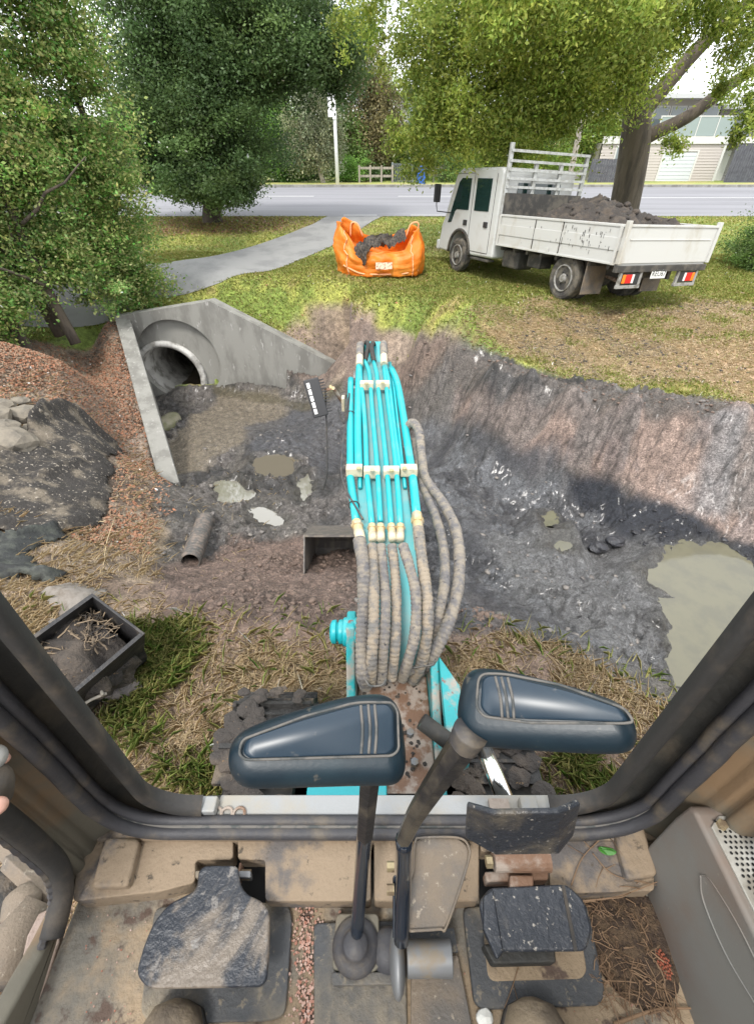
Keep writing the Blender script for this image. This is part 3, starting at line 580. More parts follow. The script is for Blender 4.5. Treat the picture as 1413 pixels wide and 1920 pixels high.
mb = MB(); mb.bx(-150, 150, 32.0, 32.25, .8, 1.02); tag(mb.build('kerb', M['concrete']), kind='structure')
# low hill far behind
hl = mat('hill_grass', (.16, .17, .05), .95, c2=(.30, .24, .10), sc=.06, lo=.4, hi=.6)
mb = MB(); X_, Y_ = np.meshgrid(np.linspace(-160, 200, 60), np.linspace(75, 240, 30), indexing='ij'); G = np.stack([X_, Y_, .5 + sst(75, 170, Y_) * (7 + 6 * fbm(X_ * .02, Y_ * .02, 4))], -1); mb.grid(G); tag(mb.build('hill', hl, smooth=True), kind='structure')

# ================================================================ HEADWALL
def holed(outer, hole_c, hole_r, n=64):
    """face with a round hole: returns verts, faces (XZ plane)"""
    bm = bmesh.new(); ov = [bm.verts.new((x, 0, z)) for x, z in outer]
    es = [bm.edges.new((ov[i], ov[(i + 1) % len(ov)])) for i in range(len(ov))]
    hv = [bm.verts.new((hole_c[0] + hole_r * math.cos(a), 0, hole_c[1] + hole_r * math.sin(a))) for a in np.linspace(0, 2 * math.pi, n, endpoint=False)]
    es += [bm.edges.new((hv[i], hv[(i + 1) % n])) for i in range(n)]
    bmesh.ops.triangle_fill(bm, use_beauty=True, edges=es)
    r = bmesh.ops.extrude_face_region(bm, geom=bm.faces[:])
    return bm, [v for v in r['geom'] if isinstance(v, bmesh.types.BMVert)]
def holed_obj(name, outer, hc, hr, y0, d, m, parent):
    bm, ev = holed(outer, hc, hr)
    for v in bm.verts: v.co.y += y0
    for v in ev: v.co.y += d
    bmesh.ops.recalc_face_normals(bm, faces=bm.faces)
    org = ROOT[parent.name]
    for v in bm.verts: v.co -= Vector(org)
    me = bpy.data.meshes.new(name); bm.to_mesh(me); bm.free(); me.materials.append(m)
    ob = bpy.data.objects.new(name, me); COL.objects.link(ob); ob.parent = parent; ROOT[ob.name] = org
    return ob
hw = thing('culvert_headwall', 'grey concrete headwall with sloping wings round an open drain pipe', 'headwall', (wp[0], WALLY, -2.1))
oc = at(339, 676, Y=WALLY); orad = 71 / FPX * np.linalg.norm(at(339, 676, Y=WALLY) - CAM) * .93
outer = [(wl[0], -2.5), (wt[0] + .25, -2.5), (wt[0], wt[2] - .02), (wp[0], wp[2]), (wl[0], wl[2])]
holed_obj('wall', outer, (oc[0], oc[2]), orad, WALLY - .08, .16, M['concrete'], hw)
back = [(wl[0], -2.5), (wt[0] + .25, -2.5), (wt[0], wt[2] - .04), (wp[0], wp[2] - .02), (wl[0], wl[2] - .02)]
pr = 50 / FPX * np.linalg.norm(pipec - CAM) * .95
holed_obj('inner_wall', back, (pipec[0], pipec[2]), pr * 1.02, WALLY + .08, .2, M['concrete'], hw)
mb = MB(); ang = np.linspace(0, 2 * np.pi, 56, endpoint=False); G = []
for r, y in ((pr * 1.17, WALLY + .075), (pr * 1.17, WALLY + .0), (pr * 1.12, WALLY - .02), (pr, WALLY - .01), (pr, WALLY + 2.6), (pr * 1.1, WALLY + 2.6)):
    G.append(np.stack([pipec[0] + r * np.cos(ang), np.full(56, y), pipec[2] + r * np.sin(ang)], 1))
G = np.array(G); G = np.concatenate([G, G[:, :1]], 1); mb.grid(G); mb.build('pipe', M['pipec'], hw, smooth=True)
mb = MB(); mb.bx(pipec[0] - 1, pipec[0] + 1, WALLY + 2.6, WALLY + 2.7, -2.6, -.4); mb.build('pipe_end', M['pipec'], hw)
# silt in the pipe
mb = MB(); G = np.zeros((14, 30, 3)); X_, Y_ = np.meshgrid(np.linspace(-pr, pr, 14), np.linspace(-.15, 2.55, 30), indexing='ij'); G[..., 0] = pipec[0] + X_; G[..., 1] = WALLY + Y_; G[..., 2] = pipec[2] - pr * .92 + (fbm(X_ * 4, Y_ * 3, 3) - .5) * .06 - .02 * X_; mb.grid(G)
mb.build('silt', mat('silt', (.075, .06, .045), .35, c2=(.12, .10, .07), sc=6, bump=.3), hw, smooth=True)
# wing wall coming towards the digger
d2 = wb - wl; d2[2] = 0; Ld = np.linalg.norm(d2); e = d2 / Ld; nrm = np.array([-e[1], e[0], 0])   # to the east side
th = .28; mb = MB()
P0 = wl + np.array([0, -.08, 0]); P1 = wb.copy()
def quadwall(a, b, ta, tb, zb, w0, w1):
    return [[*(a[:2] + nrm[:2] * w0), ta], [*(b[:2] + nrm[:2] * w0), tb], [*(b[:2] + nrm[:2] * w0), zb], [*(a[:2] + nrm[:2] * w0), zb]], [[*(a[:2] + nrm[:2] * w1), ta], [*(b[:2] + nrm[:2] * w1), tb], [*(b[:2] + nrm[:2] * w1), zb], [*(a[:2] + nrm[:2] * w1), zb]]
A_, B_ = quadwall(P0, P1, wl[2] - .004, wb[2], -2.6, 0., th); mb.add(A_ + B_, [(0, 1, 2, 3), (7, 6, 5, 4), (0, 4, 5, 1), (1, 5, 6, 2), (2, 6, 7, 3), (3, 7, 4, 0)])
mb.build('wing_wall', M['concrete'], hw, bevel=.015)
# ================================================================ VEGETATION
def leafmat(name, cols, trans=.45): return mat(name, cols[0], .5, rpi=cols, trans=trans, spec=.35, clumpy=True)
LM = dict(
 dark=leafmat('dark_leaves', [(.10, .17, .055), (.15, .23, .075), (.21, .30, .11), (.12, .19, .07)]),
 hedge=leafmat('hedge_leaves', [(.11, .30, .05), (.17, .40, .08), (.13, .34, .065), (.25, .43, .10), (.15, .36, .12), (.40, .40, .16)]),
 elm=leafmat('elm_leaves', [(.17, .27, .04), (.25, .36, .055), (.34, .44, .075), (.20, .31, .06), (.40, .44, .10)]),
 bright=leafmat('bright_leaves', [(.10, .24, .04), (.17, .34, .06), (.25, .42, .09)]),
 silver=leafmat('silver_leaves', [(.17, .21, .11), (.26, .30, .17), (.36, .38, .25)]),
 olive=leafmat('olive_leaves', [(.14, .14, .06), (.23, .21, .10), (.20, .25, .08), (.30, .25, .13)]),
 mid=leafmat('mid_leaves', [(.08, .14, .035), (.13, .21, .055), (.18, .28, .07)]),
 yellow=leafmat('yellow_leaves', [(.24, .34, .06), (.34, .42, .07), (.42, .38, .10), (.17, .27, .06)]))
LEAFK = 3.2
def leaves(blobs, size, seed, elong=1.8, clump=None, droop=0., flat=.0):
    r = np.random.default_rng(seed); P = []; CC = []
    K = LEAFK; size = size / math.sqrt(K)
    for (cx, cy, cz), (rx, ry, rz), n in blobs:
        n = int(n * K * .52)
        nc = max(8, int(n / (K * (clump or 45) * 1.5)))
        u = r.normal(size=(nc, 3)); u /= np.linalg.norm(u, axis=1, keepdims=True); rad = r.random(nc) ** .42
        rad = rad * (.78 + .4 * r.random(nc))
        cc = u * rad[:, None] * np.array([rx, ry, rz])
        k = r.integers(0, nc, n); sg = (min(rx, ry, rz) * .13 + size * 2.2) * (.5 + 1.0 * r.random(nc))[k][:, None]
        p = cc[k] + r.normal(size=(n, 3)) * sg * np.array([1, 1, .6 + droop])
        P.append(p + np.array([cx, cy, cz])); br = (.55 + .85 * r.random(nc) ** 1.3)[:, None] * (1 + np.array([.22, .08, -.1]) * (r.random((nc, 1)) - .4)); CC.append(br[k])
    P = np.concatenate(P); n = len(P)
    d = r.normal(size=(n, 3)); d[:, 2] = d[:, 2] * .6 - .25 - droop; d /= np.linalg.norm(d, axis=1, keepdims=True)
    s = np.cross(d, r.normal(size=(n, 3))); s /= np.linalg.norm(s, axis=1, keepdims=True)
    sz = size * (.6 + .8 * r.random((n, 1)))
    V = np.stack([P - d * sz * elong * .5, P + s * sz * .5, P + d * sz * elong * .5, P - s * sz * .5], 1).reshape(-1, 3)
    global LASTC; LASTC = np.concatenate([np.repeat(np.concatenate(CC), 4, 0), np.ones((4 * n, 1))], 1)
    return V, np.arange(4 * n).reshape(n, 4)
def wob(a, b, n=8, amp=.08, seed=0):
    a = np.array(a, float); b = np.array(b, float); r = np.random.default_rng(seed); t = np.linspace(0, 1, n)[:, None]
    o = np.cumsum(r.normal(size=(n, 3)) * amp * .5, 0); o -= o[0]; o = o - t * o[-1] * .7
    return a + (b - a) * t + o
def tree(name, label, cat, trunk, blobs, lm, size, seed, bark='bark', limbs=(), group=None, elong=1.8, clump=None, droop=0.):
    t = thing(name, label, cat, trunk[0][0], group)
    mb = MB()
    for pts, r0, r1 in [trunk_ for trunk_ in [(trunk[0:1], 0, 0)] if False]: pass
    mb.tube(trunk[0] if False else trunk_path(trunk), np.linspace(trunk[1], trunk[2], len(trunk_path(trunk))), 12)
    mb.build('trunk', M[bark], t, smooth=True)
    for k, (pts, r0, r1) in enumerate(limbs):
        m = MB(); pts = np.array(pts, float); m.tube(pts, np.linspace(r0, r1, len(pts)), 9); m.build('limb', M[bark], t, smooth=True)
    V, F_ = leaves(blobs, size, seed, elong, clump, droop); fastmesh('crown', V, F_, LM[lm], t, attr={'Clump': LASTC})
    return t
def trunk_path(tr): return np.array(tr[3]) if len(tr) > 3 else np.array(tr[0])
def T(path, r0, r1): path = np.array(path, float); return (path, r0, r1)
_oldthing = thing
def spline(pts, n=24):
    P = np.array(pts, float); m = len(P); out = []
    Q = np.concatenate([[2 * P[0] - P[1]], P, [2 * P[-1] - P[-2]]])
    for i in range(m - 1):
        p0, p1, p2, p3 = Q[i:i + 4]
        for t in np.linspace(0, 1, max(2, n // (m - 1)), endpoint=False):
            out.append(.5 * ((2 * p1) + (-p0 + p2) * t + (2 * p0 - 5 * p1 + 4 * p2 - p3) * t * t + (-p0 + 3 * p1 - 3 * p2 + p3) * t ** 3))
    out.append(P[-1]); return np.array(out)

# --- tall shrubs at the left
hx = lambda x, y: float(HN(x, y)[0])
def shrub(label, base_pts, blobs, seed, size=.06, n_l=5):
    b0 = np.array(base_pts[0]); t = thing('tall_shrub', label, 'shrub', b0, 'tall evergreen shrubs left of the headwall')
    r = np.random.default_rng(seed)
    for k, b in enumerate(base_pts):
        m = MB(); top = np.array(b) + np.array([r.normal() * .35 - .25, r.normal() * .3, 6.5]); m.tube(spline(wob(b - np.array([0, 0, .2]), top, 7, .22, seed + k), 36), np.linspace(.10, .03, 37), 8); m.build('trunk', M['bark'], t, smooth=True)
        for q in range(n_l):
            z = .8 + q * 1.0; c0 = np.array(b) + (top - b) * (z / 6.5); m = MB(); e_ = c0 + np.array([r.normal() * .7, r.normal() * .6 - .4, .9]); m.tube(wob(c0, e_, 6, .1, seed + q * 3), np.linspace(.035, .008, 6), 6); m.build('branch', M['bark'], t, smooth=True)
    V, F_ = leaves(blobs, size, seed, 1.9, 40); fastmesh('crown', V, F_, LM['hedge'], t, attr={'Clump': LASTC}); return t
def col(x, y, r, z0, z1, n, dz=.9):
    zs_ = np.arange(z0, z1, dz); return [((x + .12 * math.sin(3 * z + x), y, z), (r * (1.08 - .02 * z), r, .75), int(n)) for z in zs_]
shrub('tall bushy evergreen shrub right behind the left end of the headwall', [at(270, 585, Y=10.9)], col(-5.55, 10.9, .95, .35, 7.5, 7500) , 1)
shrub('tall shrub with a bare leaning stem left of the headwall, on the leaf-strewn bank', [at(135, 625, Y=9.0), at(105, 610, Y=9.3)], col(-6.0, 9.5, .75, .9, 7, 6500) + [((-5.3, 9.5, .5), (.5, .5, .5), 1800)], 2)
shrub('tall shrub at the left edge of the picture with two grey stems and yellowing leaves', [at(50, 650, Y=8.4), at(5, 655, Y=8.2)], col(-6.9, 8.6, .85, .5, 6, 7500) + [((-6.7, 7.9, .2), (.7, .5, .5), 2500), ((-7.4, 7.3, .4), (.6, .5, .7), 3000)], 3)
V, F_ = leaves([((-8.3, 10, z), (1.4, 1.2, .9), 4000) for z in np.arange(.6, 6, 1.1)], .07, 5, 1.9, 40)
t = thing('tall_shrub', 'shrub at the far left with its stem hidden, filling in behind the others', 'shrub', (-8.3, 10, 0), 'tall evergreen shrubs left of the headwall')
fastmesh('crown', V, F_, LM['hedge'], t, attr={'Clump': LASTC}); mb = MB(); mb.tube([(-8.3, 10, -.2), (-8.2, 10, 6)], .1); mb.build('trunk', M['bark'], t)

# --- dark tree
b0 = at(398, 428, Z=.42); Yc = b0[1]
A = lambda px, py, Y: tuple(at(px, py, Y=Y))
blobs = [(A(390, 345, Yc - 1.0), (1.9, 1.6, .62), 12000), (A(380, 285, Yc), (2.5, 2.2, 1.3), 22000), (A(300, 200, Yc), (1.7, 1.8, 1.5), 12000), (A(400, 170, Yc - .5), (2.0, 2.0, 1.6), 18000),
         (A(290, 60, Yc), (1.9, 2, 1.6), 14000), (A(420, 40, Yc), (2.2, 2.2, 1.6), 16000), (A(540, 90, Yc), (2., 1.8, 1.15), 15000), (A(630, 125, Yc), (1.0, 1.4, .8), 6500), (A(560, 20, Yc), (2., 2, 1.1), 9000), (A(350, -60, Yc), (3.2, 2.6, 1.4), 14000), (A(490, 130, Yc), (1.3, 1.3, .8), 7000), (A(250, 290, Yc), (.9, 1, 1.1), 5000)]
tp = [b0 - np.array([0, 0, .2]), at(398, 395, Y=Yc), at(402, 330, Y=Yc), at(405, 200, Y=Yc), at(415, 40, Y=Yc), at(420, -80, Y=Yc)]
lm_ = [(spline([at(405, 150, Y=Yc), at(470, 100, Y=Yc - .4), at(560, 70, Y=Yc - .5), at(650, 105, Y=Yc - .3)], 20), .15, .03), (spline([at(402, 260, Y=Yc), at(340, 180, Y=Yc - .4), at(290, 80, Y=Yc)], 16), .13, .03),
       (spline([at(410, 120, Y=Yc), at(460, 40, Y=Yc - .8), at(520, -10, Y=Yc)], 16), .1, .02)]
tree('dark_tree', 'big dark green evergreen tree with a short thick trunk beside the footpath', 'tree', T(spline(tp, 24), .36, .12), blobs, 'dark', .085, 21, limbs=lm_, clump=60)

# --- big tree behind the truck
Yt = 16.5; zb = float(base(Yt))
tp = [at(1160, 440, Y=Yt), at(1168, 395, Y=Yt), at(1182, 320, Y=Yt), at(1192, 240, Y=Yt), at(1190, 150, Y=Yt), at(1175, 60, Y=Yt), at(1150, -60, Y=Yt)]
trk = (spline(tp, 36), .46, .16)
_r = np.interp(np.linspace(0, 1, len(trk[0])), [0, .15, .45, 1], [.52, .42, .40, .12])
t = thing('elm_tree', 'large spreading light green tree with a forked trunk right behind the truck', 'tree', at(1160, 440, Y=Yt))
mb = MB(); mb.tube(trk[0], _r, 16); mb.build('trunk', M['bark'], t, smooth=True)
for pts, r0, r1 in [([at(1192, 268, Y=Yt), at(1225, 250, Y=Yt - .1), at(1290, 218, Y=Yt - .3), at(1360, 165, Y=Yt - .5), at(1440, 110, Y=Yt - .8)], .20, .12),
                    ([at(1190, 225, Y=Yt), at(1225, 185, Y=Yt), at(1290, 110, Y=Yt), at(1350, 50, Y=Yt - .2), at(1430, -20, Y=Yt - .5)], .24, .12),
                    ([at(1190, 160, Y=Yt), at(1110, 90, Y=Yt - 1), at(1000, 40, Y=Yt - 2), at(880, 10, Y=Yt - 3)], .16, .05),
                    ([at(1190, 200, Y=Yt), at(1100, 160, Y=Yt - 1), at(980, 150, Y=Yt - 2.5), at(860, 190, Y=Yt - 3.5)], .11, .03),
                    ([at(1180, 80, Y=Yt), at(1240, -10, Y=Yt - 1.5), at(1300, -80, Y=Yt - 2.5)], .13, .05)]:
    m = MB(); p = spline(pts, 20); m.tube(p, np.linspace(r0, r1, len(p)), 10); m.build('limb', M['bark'], t, smooth=True)
bl = [((835, 55), 13.5, (1.1, 1.3, 1.0), 6500), ((805, 215), 13, (.5, .7, .9), 2600), ((895, 175), 13, (1.15, 1.3, 1.15), 8000), ((852, 262), 12.9, (.38, .5, .34), 900), ((925, 262), 13.4, (.6, .6, .40), 1600),
      ((1000, 60), 13.5, (1.7, 1.8, 1.5), 15000), ((1000, 170), 14, (1.1, 1.3, .8), 6500), ((1040, 240), 14.5, (.6, .6, .35), 1500), ((970, 275), 14, (.5, .5, .45), 1500), ((1120, 110), 14, (1.4, 1.6, 1.3), 14000), ((1100, 190), 15, (.6, .7, .4), 1800), ((1270, 5), 14, (1.4, 1.4, .7), 6000),
      ((1240, 90), 15.3, (.45, .6, .5), 1100), ((1405, 45), 13, (.6, .8, .7), 2200), ((690, 20), 14, (.5, .7, .6), 1100), ((650, 70), 14, (.3, .4, .5), 400), ((705, 110), 14, (.25, .3, .5), 300), ((1402, 215), 13, (.35, .4, .6), 1500), ((1262, 268), 15, (.28, .3, .22), 500), ((1370, 150), 14, (.5, .5, .35), 900),
      ((770, 100), 13, (.35, .5, .5), 600), ((900, -90), 13, (2.4, 2, 1.2), 9000), ((1150, -90), 13, (2.4, 2, 1.2), 9000), ((1380, -90), 13, (2., 2, 1.2), 6000), ((950, 0), 11, (1.2, 1., .6), 5000), ((1150, 20), 11.5, (1.2, 1., .6), 5000), ((745, 260), 13.6, (.35, .4, .8), 800), ((790, 300), 13.6, (.4, .4, .4), 900), ((1190, 60), 14, (.9, .9, .8), 6000)]
V, F_ = leaves([(A(p[0], p[1], y), r, n) for p, y, r, n in bl], .062, 31, 2.3, 38, .35); fastmesh('crown', V, F_, LM['elm'], t, attr={'Clump': LASTC})

# --- trees across the road
def bgtree(px, pyb, Y, kind, label, spec, seed, h=None, bark='bark', size=.16, tr=.14, nm='roadside_tree', lean=0, droop=0.):
    b_ = at(px, pyb, Y=Y); gz = float(base(Y)) ; b_[2] = gz - .1
    bl = [(A(x, y, Y + dy), (r * 1., r * .9, rz), n) for x, y, dy, r, rz, n in spec]
    topx, topy = spec[0][0], spec[0][1]; top = at(topx, topy, Y=Y)
    path = spline(wob(b_, top, 6, .25, seed), 20)
    tree(nm, label, 'tree', T(path, tr, tr * .35), bl, kind, size, seed, bark, group='trees across the road', droop=droop, clump=30)
bgtree(300, 352, 37, 'dark', 'dark tree across the road, far left behind the evergreen', [(300, 180, 0, 3.5, 3, 7000), (270, 270, 0, 3, 2., 6000), (350, 300, 0, 2.5, 1.4, 5000)], 41)
bgtree(480, 350, 38, 'bright', 'bright green leafy tree across the road right of the evergreen', [(500, 240, 0, 2.6, 2.4, 8000), (455, 290, 0, 2., 1.8, 5000), (470, 190, 1, 2.2, 1.8, 5000), (540, 290, 0, 1.6, 1.6, 3500)], 42)
bgtree(608, 350, 35, 'silver', 'silvery willow-like tree with a curved pale trunk just left of the white pole', [(585, 210, 0, 1.3, 2.4, 6500), (560, 260, 0, 1.1, 1.6, 3500), (600, 290, 0, 1.0, .9, 2200), (620, 250, .5, .8, 1.6, 2500)], 43, bark='barkp', size=.12, tr=.15, droop=.5)
bgtree(650, 350, 39, 'mid', 'small dark green tree right of the white pole', [(655, 310, 0, 1.4, 1.2, 3500), (640, 250, 1, 1.6, 2, 4000)], 44)
bgtree(685, 350, 41, 'olive', 'tall brownish olive tree with several thin pale stems', [(690, 190, 0, 2.3, 3., 8000), (660, 140, 0, 2.0, 2.2, 5500), (720, 230, 0, 1.4, 2.0, 3500), (680, 270, 0, 2.2, 1.4, 3500)], 45, bark='barkp', size=.14, droop=.5)
for k_, (px_, py_) in enumerate([(672, 260), (698, 240), (705, 200), (660, 230)]):
    pass
bgtree(730, 350, 44, 'yellow', 'yellow-green tree behind the metal gate', [(728, 270, 0, 1.7, 2.2, 4500), (740, 310, -1, 1.5, 1, 3000), (722, 190, 0, 1.5, 1.9, 3000)], 46)
bgtree(800, 350, 42, 'mid', 'mid green tree behind the blue bin', [(815, 230, 0, 1.9, 2.4, 6000), (830, 300, 0, 2.2, 1.5, 6000), (800, 170, 0, 1.4, 1.6, 2500)], 47)
bgtree(900, 350, 40, 'elm', 'light green tree beyond the truck cab', [(900, 280, 0, 2.6, 2., 7000), (870, 240, 1, 2., 1.6, 4500), (950, 300, 0, 1.6, 1.4, 3000)], 48)
bgtree(990, 350, 38, 'yellow', 'yellow-green feathery tree left of the wooden pole', [(985, 270, 0, 2.2, 1.6, 6000), (1020, 240, 0, 1.8, 1.3, 4500), (960, 230, 1, 1.4, 1.1, 3000), (1030, 310, 0, 2, 1.0, 3500)], 49)
bgtree(1110, 345, 42, 'yellow', 'yellowish small tree between the wooden pole and the house', [(1100, 255, 0, 1.6, 1.3, 3500), (1135, 250, 0, 1.2, 1.1, 2500), (1085, 290, 0, 1.2, 1, 2000)], 50, tr=.1)
bgtree(420, 350, 46, 'mid', 'tall green tree behind the bright green one', [(420, 180, 0, 3.5, 3.5, 6000), (560, 150, 2, 3.0, 2.5, 3500), (610, 180, 2, 2, 2., 2000)], 51)
bgtree(560, 350, 41, 'dark', 'dark undergrowth tree left of the curved pale trunk', [(545, 320, 0, 1.8, 1., 3500), (575, 325, 1, 1.6, .9, 2500), (680, 330, 0, 2.2, .8, 2500)], 52)
def bush(px, Y, r, label, lm, n, seed, cat='bush', nm='bush', zc=.6, size=.09, grp=None):
    p = at(px, 350, Y=Y); z = hx(p[0], Y) if Y < 20 else float(base(Y)); t = thing(nm, label, cat, (p[0], Y, z), grp)
    V, F_ = leaves([((p[0], Y, z + zc * r[2]), r, n)], size, seed, 1.7, 30); fastmesh('foliage', V, F_, LM[lm], t, attr={'Clump': LASTC})
    m = MB()
    for k in range(4): m.tube([(p[0] + k * .05, Y, z - .1), (p[0] + (k - 1.5) * r[0] * .4, Y, z + r[2])], [.03, .01], 5)
    m.build('stem', M['bark'], t)
bush(655, 37, (1.1, .8, 1.1), 'small green bush at the foot of the white pole', 'bright', 2500, 61)
bush(765, 43, (1.3, .8, .9), 'round green hedge bush right of the metal gate', 'mid', 2500, 62)
bush(835, 36, (2.0, 1, 1.3), 'green bush beyond the truck mirror', 'mid', 5000, 63)
bush(1000, 37, (2.5, 1, 1.), 'low yellow-green bushes seen through the truck rack', 'yellow', 4500, 64)
bush(735, 44, (1.2, .8, .8), 'low dark bush behind the wooden rail fence', 'dark', 2200, 65)
p_ = at(1395, 500, Z=.2)
t = thing('shrub', 'low dark leafy shrub at the right edge beside the truck tail', 'shrub', p_)
V, F_ = leaves([((p_[0] + .2, p_[1], hx(p_[0], p_[1]) + .35), (.75, .8, .5), 7000), ((p_[0] + 1.2, p_[1] + .6, hx(p_[0], p_[1]) + .6), (1., 1., .8), 6000)], .05, 66, 1.8, 40); fastmesh('foliage', V, F_, LM['mid'], t, attr={'Clump': LASTC})
mb = MB(); mb.tube([p_, p_ + np.array([.1, 0, .6])], .03, 6); mb.build('stem', M['bark'], t)

# ================================================================ FAR STREET THINGS
p = at(633, 349, Y=33.2); mb = MB(); mb.tube([(p[0], 33.2, .8), (p[0], 33.2, 6.4)], [.11, .07], 12)
t = thing('street_pole', 'slim white metal pole standing on the far verge', 'pole', (p[0], 33.2, .8)); mb.build('shaft', M['pole'], t, smooth=True)
mb = MB(); mb.bx(p[0] - .1, p[0] + .1, 33.05, 33.18, 3.9, 4.3); mb.build('bracket', M['pole'], t, bevel=.01)
mb = MB(); mb.bx(p[0] - .35, p[0] - .13, 33.1, 33.16, 4.0, 5.0); mb.build('sign_plate', M['pole'], t)
p = at(1068, 330, Y=33.5); t = thing('utility_pole', 'weathered square wooden pole beyond the truck rack', 'pole', (p[0], 33.5, .8)); mb = MB(); mb.box((p[0], 33.5, 4.2), (.26, .26, 7)); mb.build('shaft', M['wood'], t, bevel=.02)
mb = MB(); mb.bx(p[0] - .9, p[0] + .9, 33.3, 33.4, 7.1, 7.25); mb.build('crossarm', M['wood'], t)
p = at(788, 350, Y=34); t = thing('wheelie_bin', 'small blue wheeled bin on the far verge', 'bin', (p[0], 34, .9)); mb = MB(); mb.box((p[0], 34, 1.35), (.5, .55, .85), taper=1.); mb.build('body', M['bin_'], t, bevel=.04)
mb = MB(); mb.box((p[0], 33.98, 1.81), (.56, .62, .07)); mb.build('lid', M['bin_'], t, bevel=.02)
for s_ in (-1, 1):
    mb = MB(); mb.cyl((p[0] + s_ * .27, 34.2, 1.0), (p[0] + s_ * .31, 34.2, 1.0), .1); mb.build('wheel', M['black'], t)
def pxX(px, Y): return at(px, 350, Y=Y)[0]
x0, x1 = pxX(737, 36), pxX(770, 36); t = thing('metal_gate', 'low grey metal gate of upright bars beyond the road', 'gate', (x0, 36, .9))
mb = MB(); mb.bx(x0, x1, 36, 36.05, 1.85, 1.92); mb.bx(x0, x1, 36, 36.05, 1.0, 1.06)
for x in np.linspace(x0, x1, 12): mb.bx(x - .02, x + .02, 36.0, 36.03, .95, 1.95)
mb.build('bars', M['gate'], t)
for x in (x0 - .08, x1 + .08): mb = MB(); mb.box((x, 36, 1.4), (.12, .12, 1.2)); mb.build('post', M['gate'], t)
def rails(pa, pb, Y, label):
    x0, x1 = pxX(pa, Y), pxX(pb, Y); t = thing('rail_fence', label, 'fence', (x0, Y, .9)); 
    for z in (1.25, 1.65): mb = MB(); mb.bx(x0, x1, Y, Y + .05, z, z + .12); mb.build('rail', M['wood'], t)
    for x in np.linspace(x0, x1, 4): mb = MB(); mb.box((x, Y - .04, 1.3), (.11, .1, 1.1)); mb.build('post', M['wood'], t)
rails(674, 735, 35.5, 'low weathered wooden rail fence left of the metal gate'); rails(794, 845, 36.5, 'low weathered wooden rail fence right of the blue bin')
def board_fence(xa, xb, Y, z0, z1, label):
    t = thing('board_fence', label, 'fence', (xa, Y, z0)); mb = MB(); x = xa
    while x < xb: mb.bx(x, x + .14, Y, Y + .025, z0, z1 + .02 * math.sin(x * 7)); x += .155
    mb.build('boards', M['fence'], t); mb = MB(); mb.bx(xa, xb, Y + .03, Y + .08, z0 + .4, z0 + .5); mb.bx(xa, xb, Y + .03, Y + .08, z1 - .4, z1 - .3); mb.build('rail', M['fence'], t)
board_fence(pxX(1098, 37), pxX(1185, 37), 37, .8, 2.15, 'charcoal board fence left of the house behind the big trunk')
board_fence(pxX(1352, 37), pxX(1500, 37), 37, .8, 2.9, 'taller charcoal board fence at the right edge in front of the house')
far_grass = MB(); far_grass.bx(-150, 150, 32.26, 35.2, .9, .99); tag(far_grass.build('verge', mat('verge_grass', (.22, .25, .06), .95, c2=(.30, .26, .10), sc=1.)), kind='structure')

# ================================================================ HOUSE
YH = 40.; hX = lambda px: at(px, 350, Y=YH)[0]
def hz(py): return at(1250, py, Y=YH)[2]
hs = thing('house', 'two storey house with pale garage door, beige weatherboards and upper balcony', 'house', (hX(1250), YH, .6))
def boards(name, xa, xb, za, zb, Y, m, holes=()):
    mb = MB(); z = za
    while z < zb - .02:
        z2 = min(z + .16, zb); segs = [(xa, xb)]
        for (ha, hb, hc, hd) in holes:
            if z2 > hc and z < hd:
                ns = []
                for a, b_ in segs:
                    if hb <= a or ha >= b_: ns.append((a, b_))
                    else:
                        if ha > a: ns.append((a, ha))
                        if hb < b_: ns.append((hb, b_))
                segs = ns
        for a, b_ in segs:
            mb.prism([[a, Y, z], [a, Y - .035, z], [a, Y - .008, z2], [a, Y, z2]], (b_ - a, 0, 0))
        z = z2
    mb.bx(xa, xb, Y + .004, Y + .2, za, zb)
    return mb.build(name, m, hs)
zf, z1 = .55, hz(268)
ga, gb = hX(1222), hX(1287)
mb = MB(); mb.bx(hX(1110), hX(1330), YH, YH + 8, zf, z1); mb.build('core', M['siding'], hs)
boards('wall', hX(1110), hX(1328), zf, z1, YH - .01, M['siding'], [(ga, gb, zf, hz(284))])
mb = MB(); mb.bx(hX(1331), hX(1520), YH + 1, YH + 8, zf, z1); mb.build('core', M['sidingd'], hs)
boards('wall', hX(1331), hX(1520), zf, z1, YH + .98, M['sidingd'])
mb = MB()
for k in range(9): z = zf + .02 + k * (hz(286) - zf) / 9; mb.bx(ga + .12, gb - .12, YH - .06, YH - .02, z, z + (hz(286) - zf) / 9 - .02)
mb.bx(ga + .12, gb - .12, YH - .02, YH - .012, zf, hz(286)); mb.build('garage_door', M['door'], hs)
mb = MB(); mb.bx(ga, ga + .12, YH - .09, YH - .012, zf, hz(284)); mb.bx(gb - .12, gb, YH - .09, YH - .012, zf, hz(284)); mb.bx(ga, gb, YH - .092, YH - .012, hz(284), hz(281)); mb.build('door_frame', M['trim'], hs)
mb = MB(); mb.bx(hX(1108), hX(1333), YH - .14, YH, z1 - .05, z1 + .35); mb.build('fascia', M['trim'], hs)
for xx in (1328, ): mb = MB(); mb.bx(hX(xx), hX(xx) + .16, YH - .08, YH + .9, zf, z1 - .06); mb.build('corner_board', M['trim'], hs)
xd = hX(1318) ; mb = MB(); mb.bx(xd + .7, xd + 1.6, YH + .88, YH + .96, zf, zf + 2.05); mb.build('side_door', M['trim'], hs)
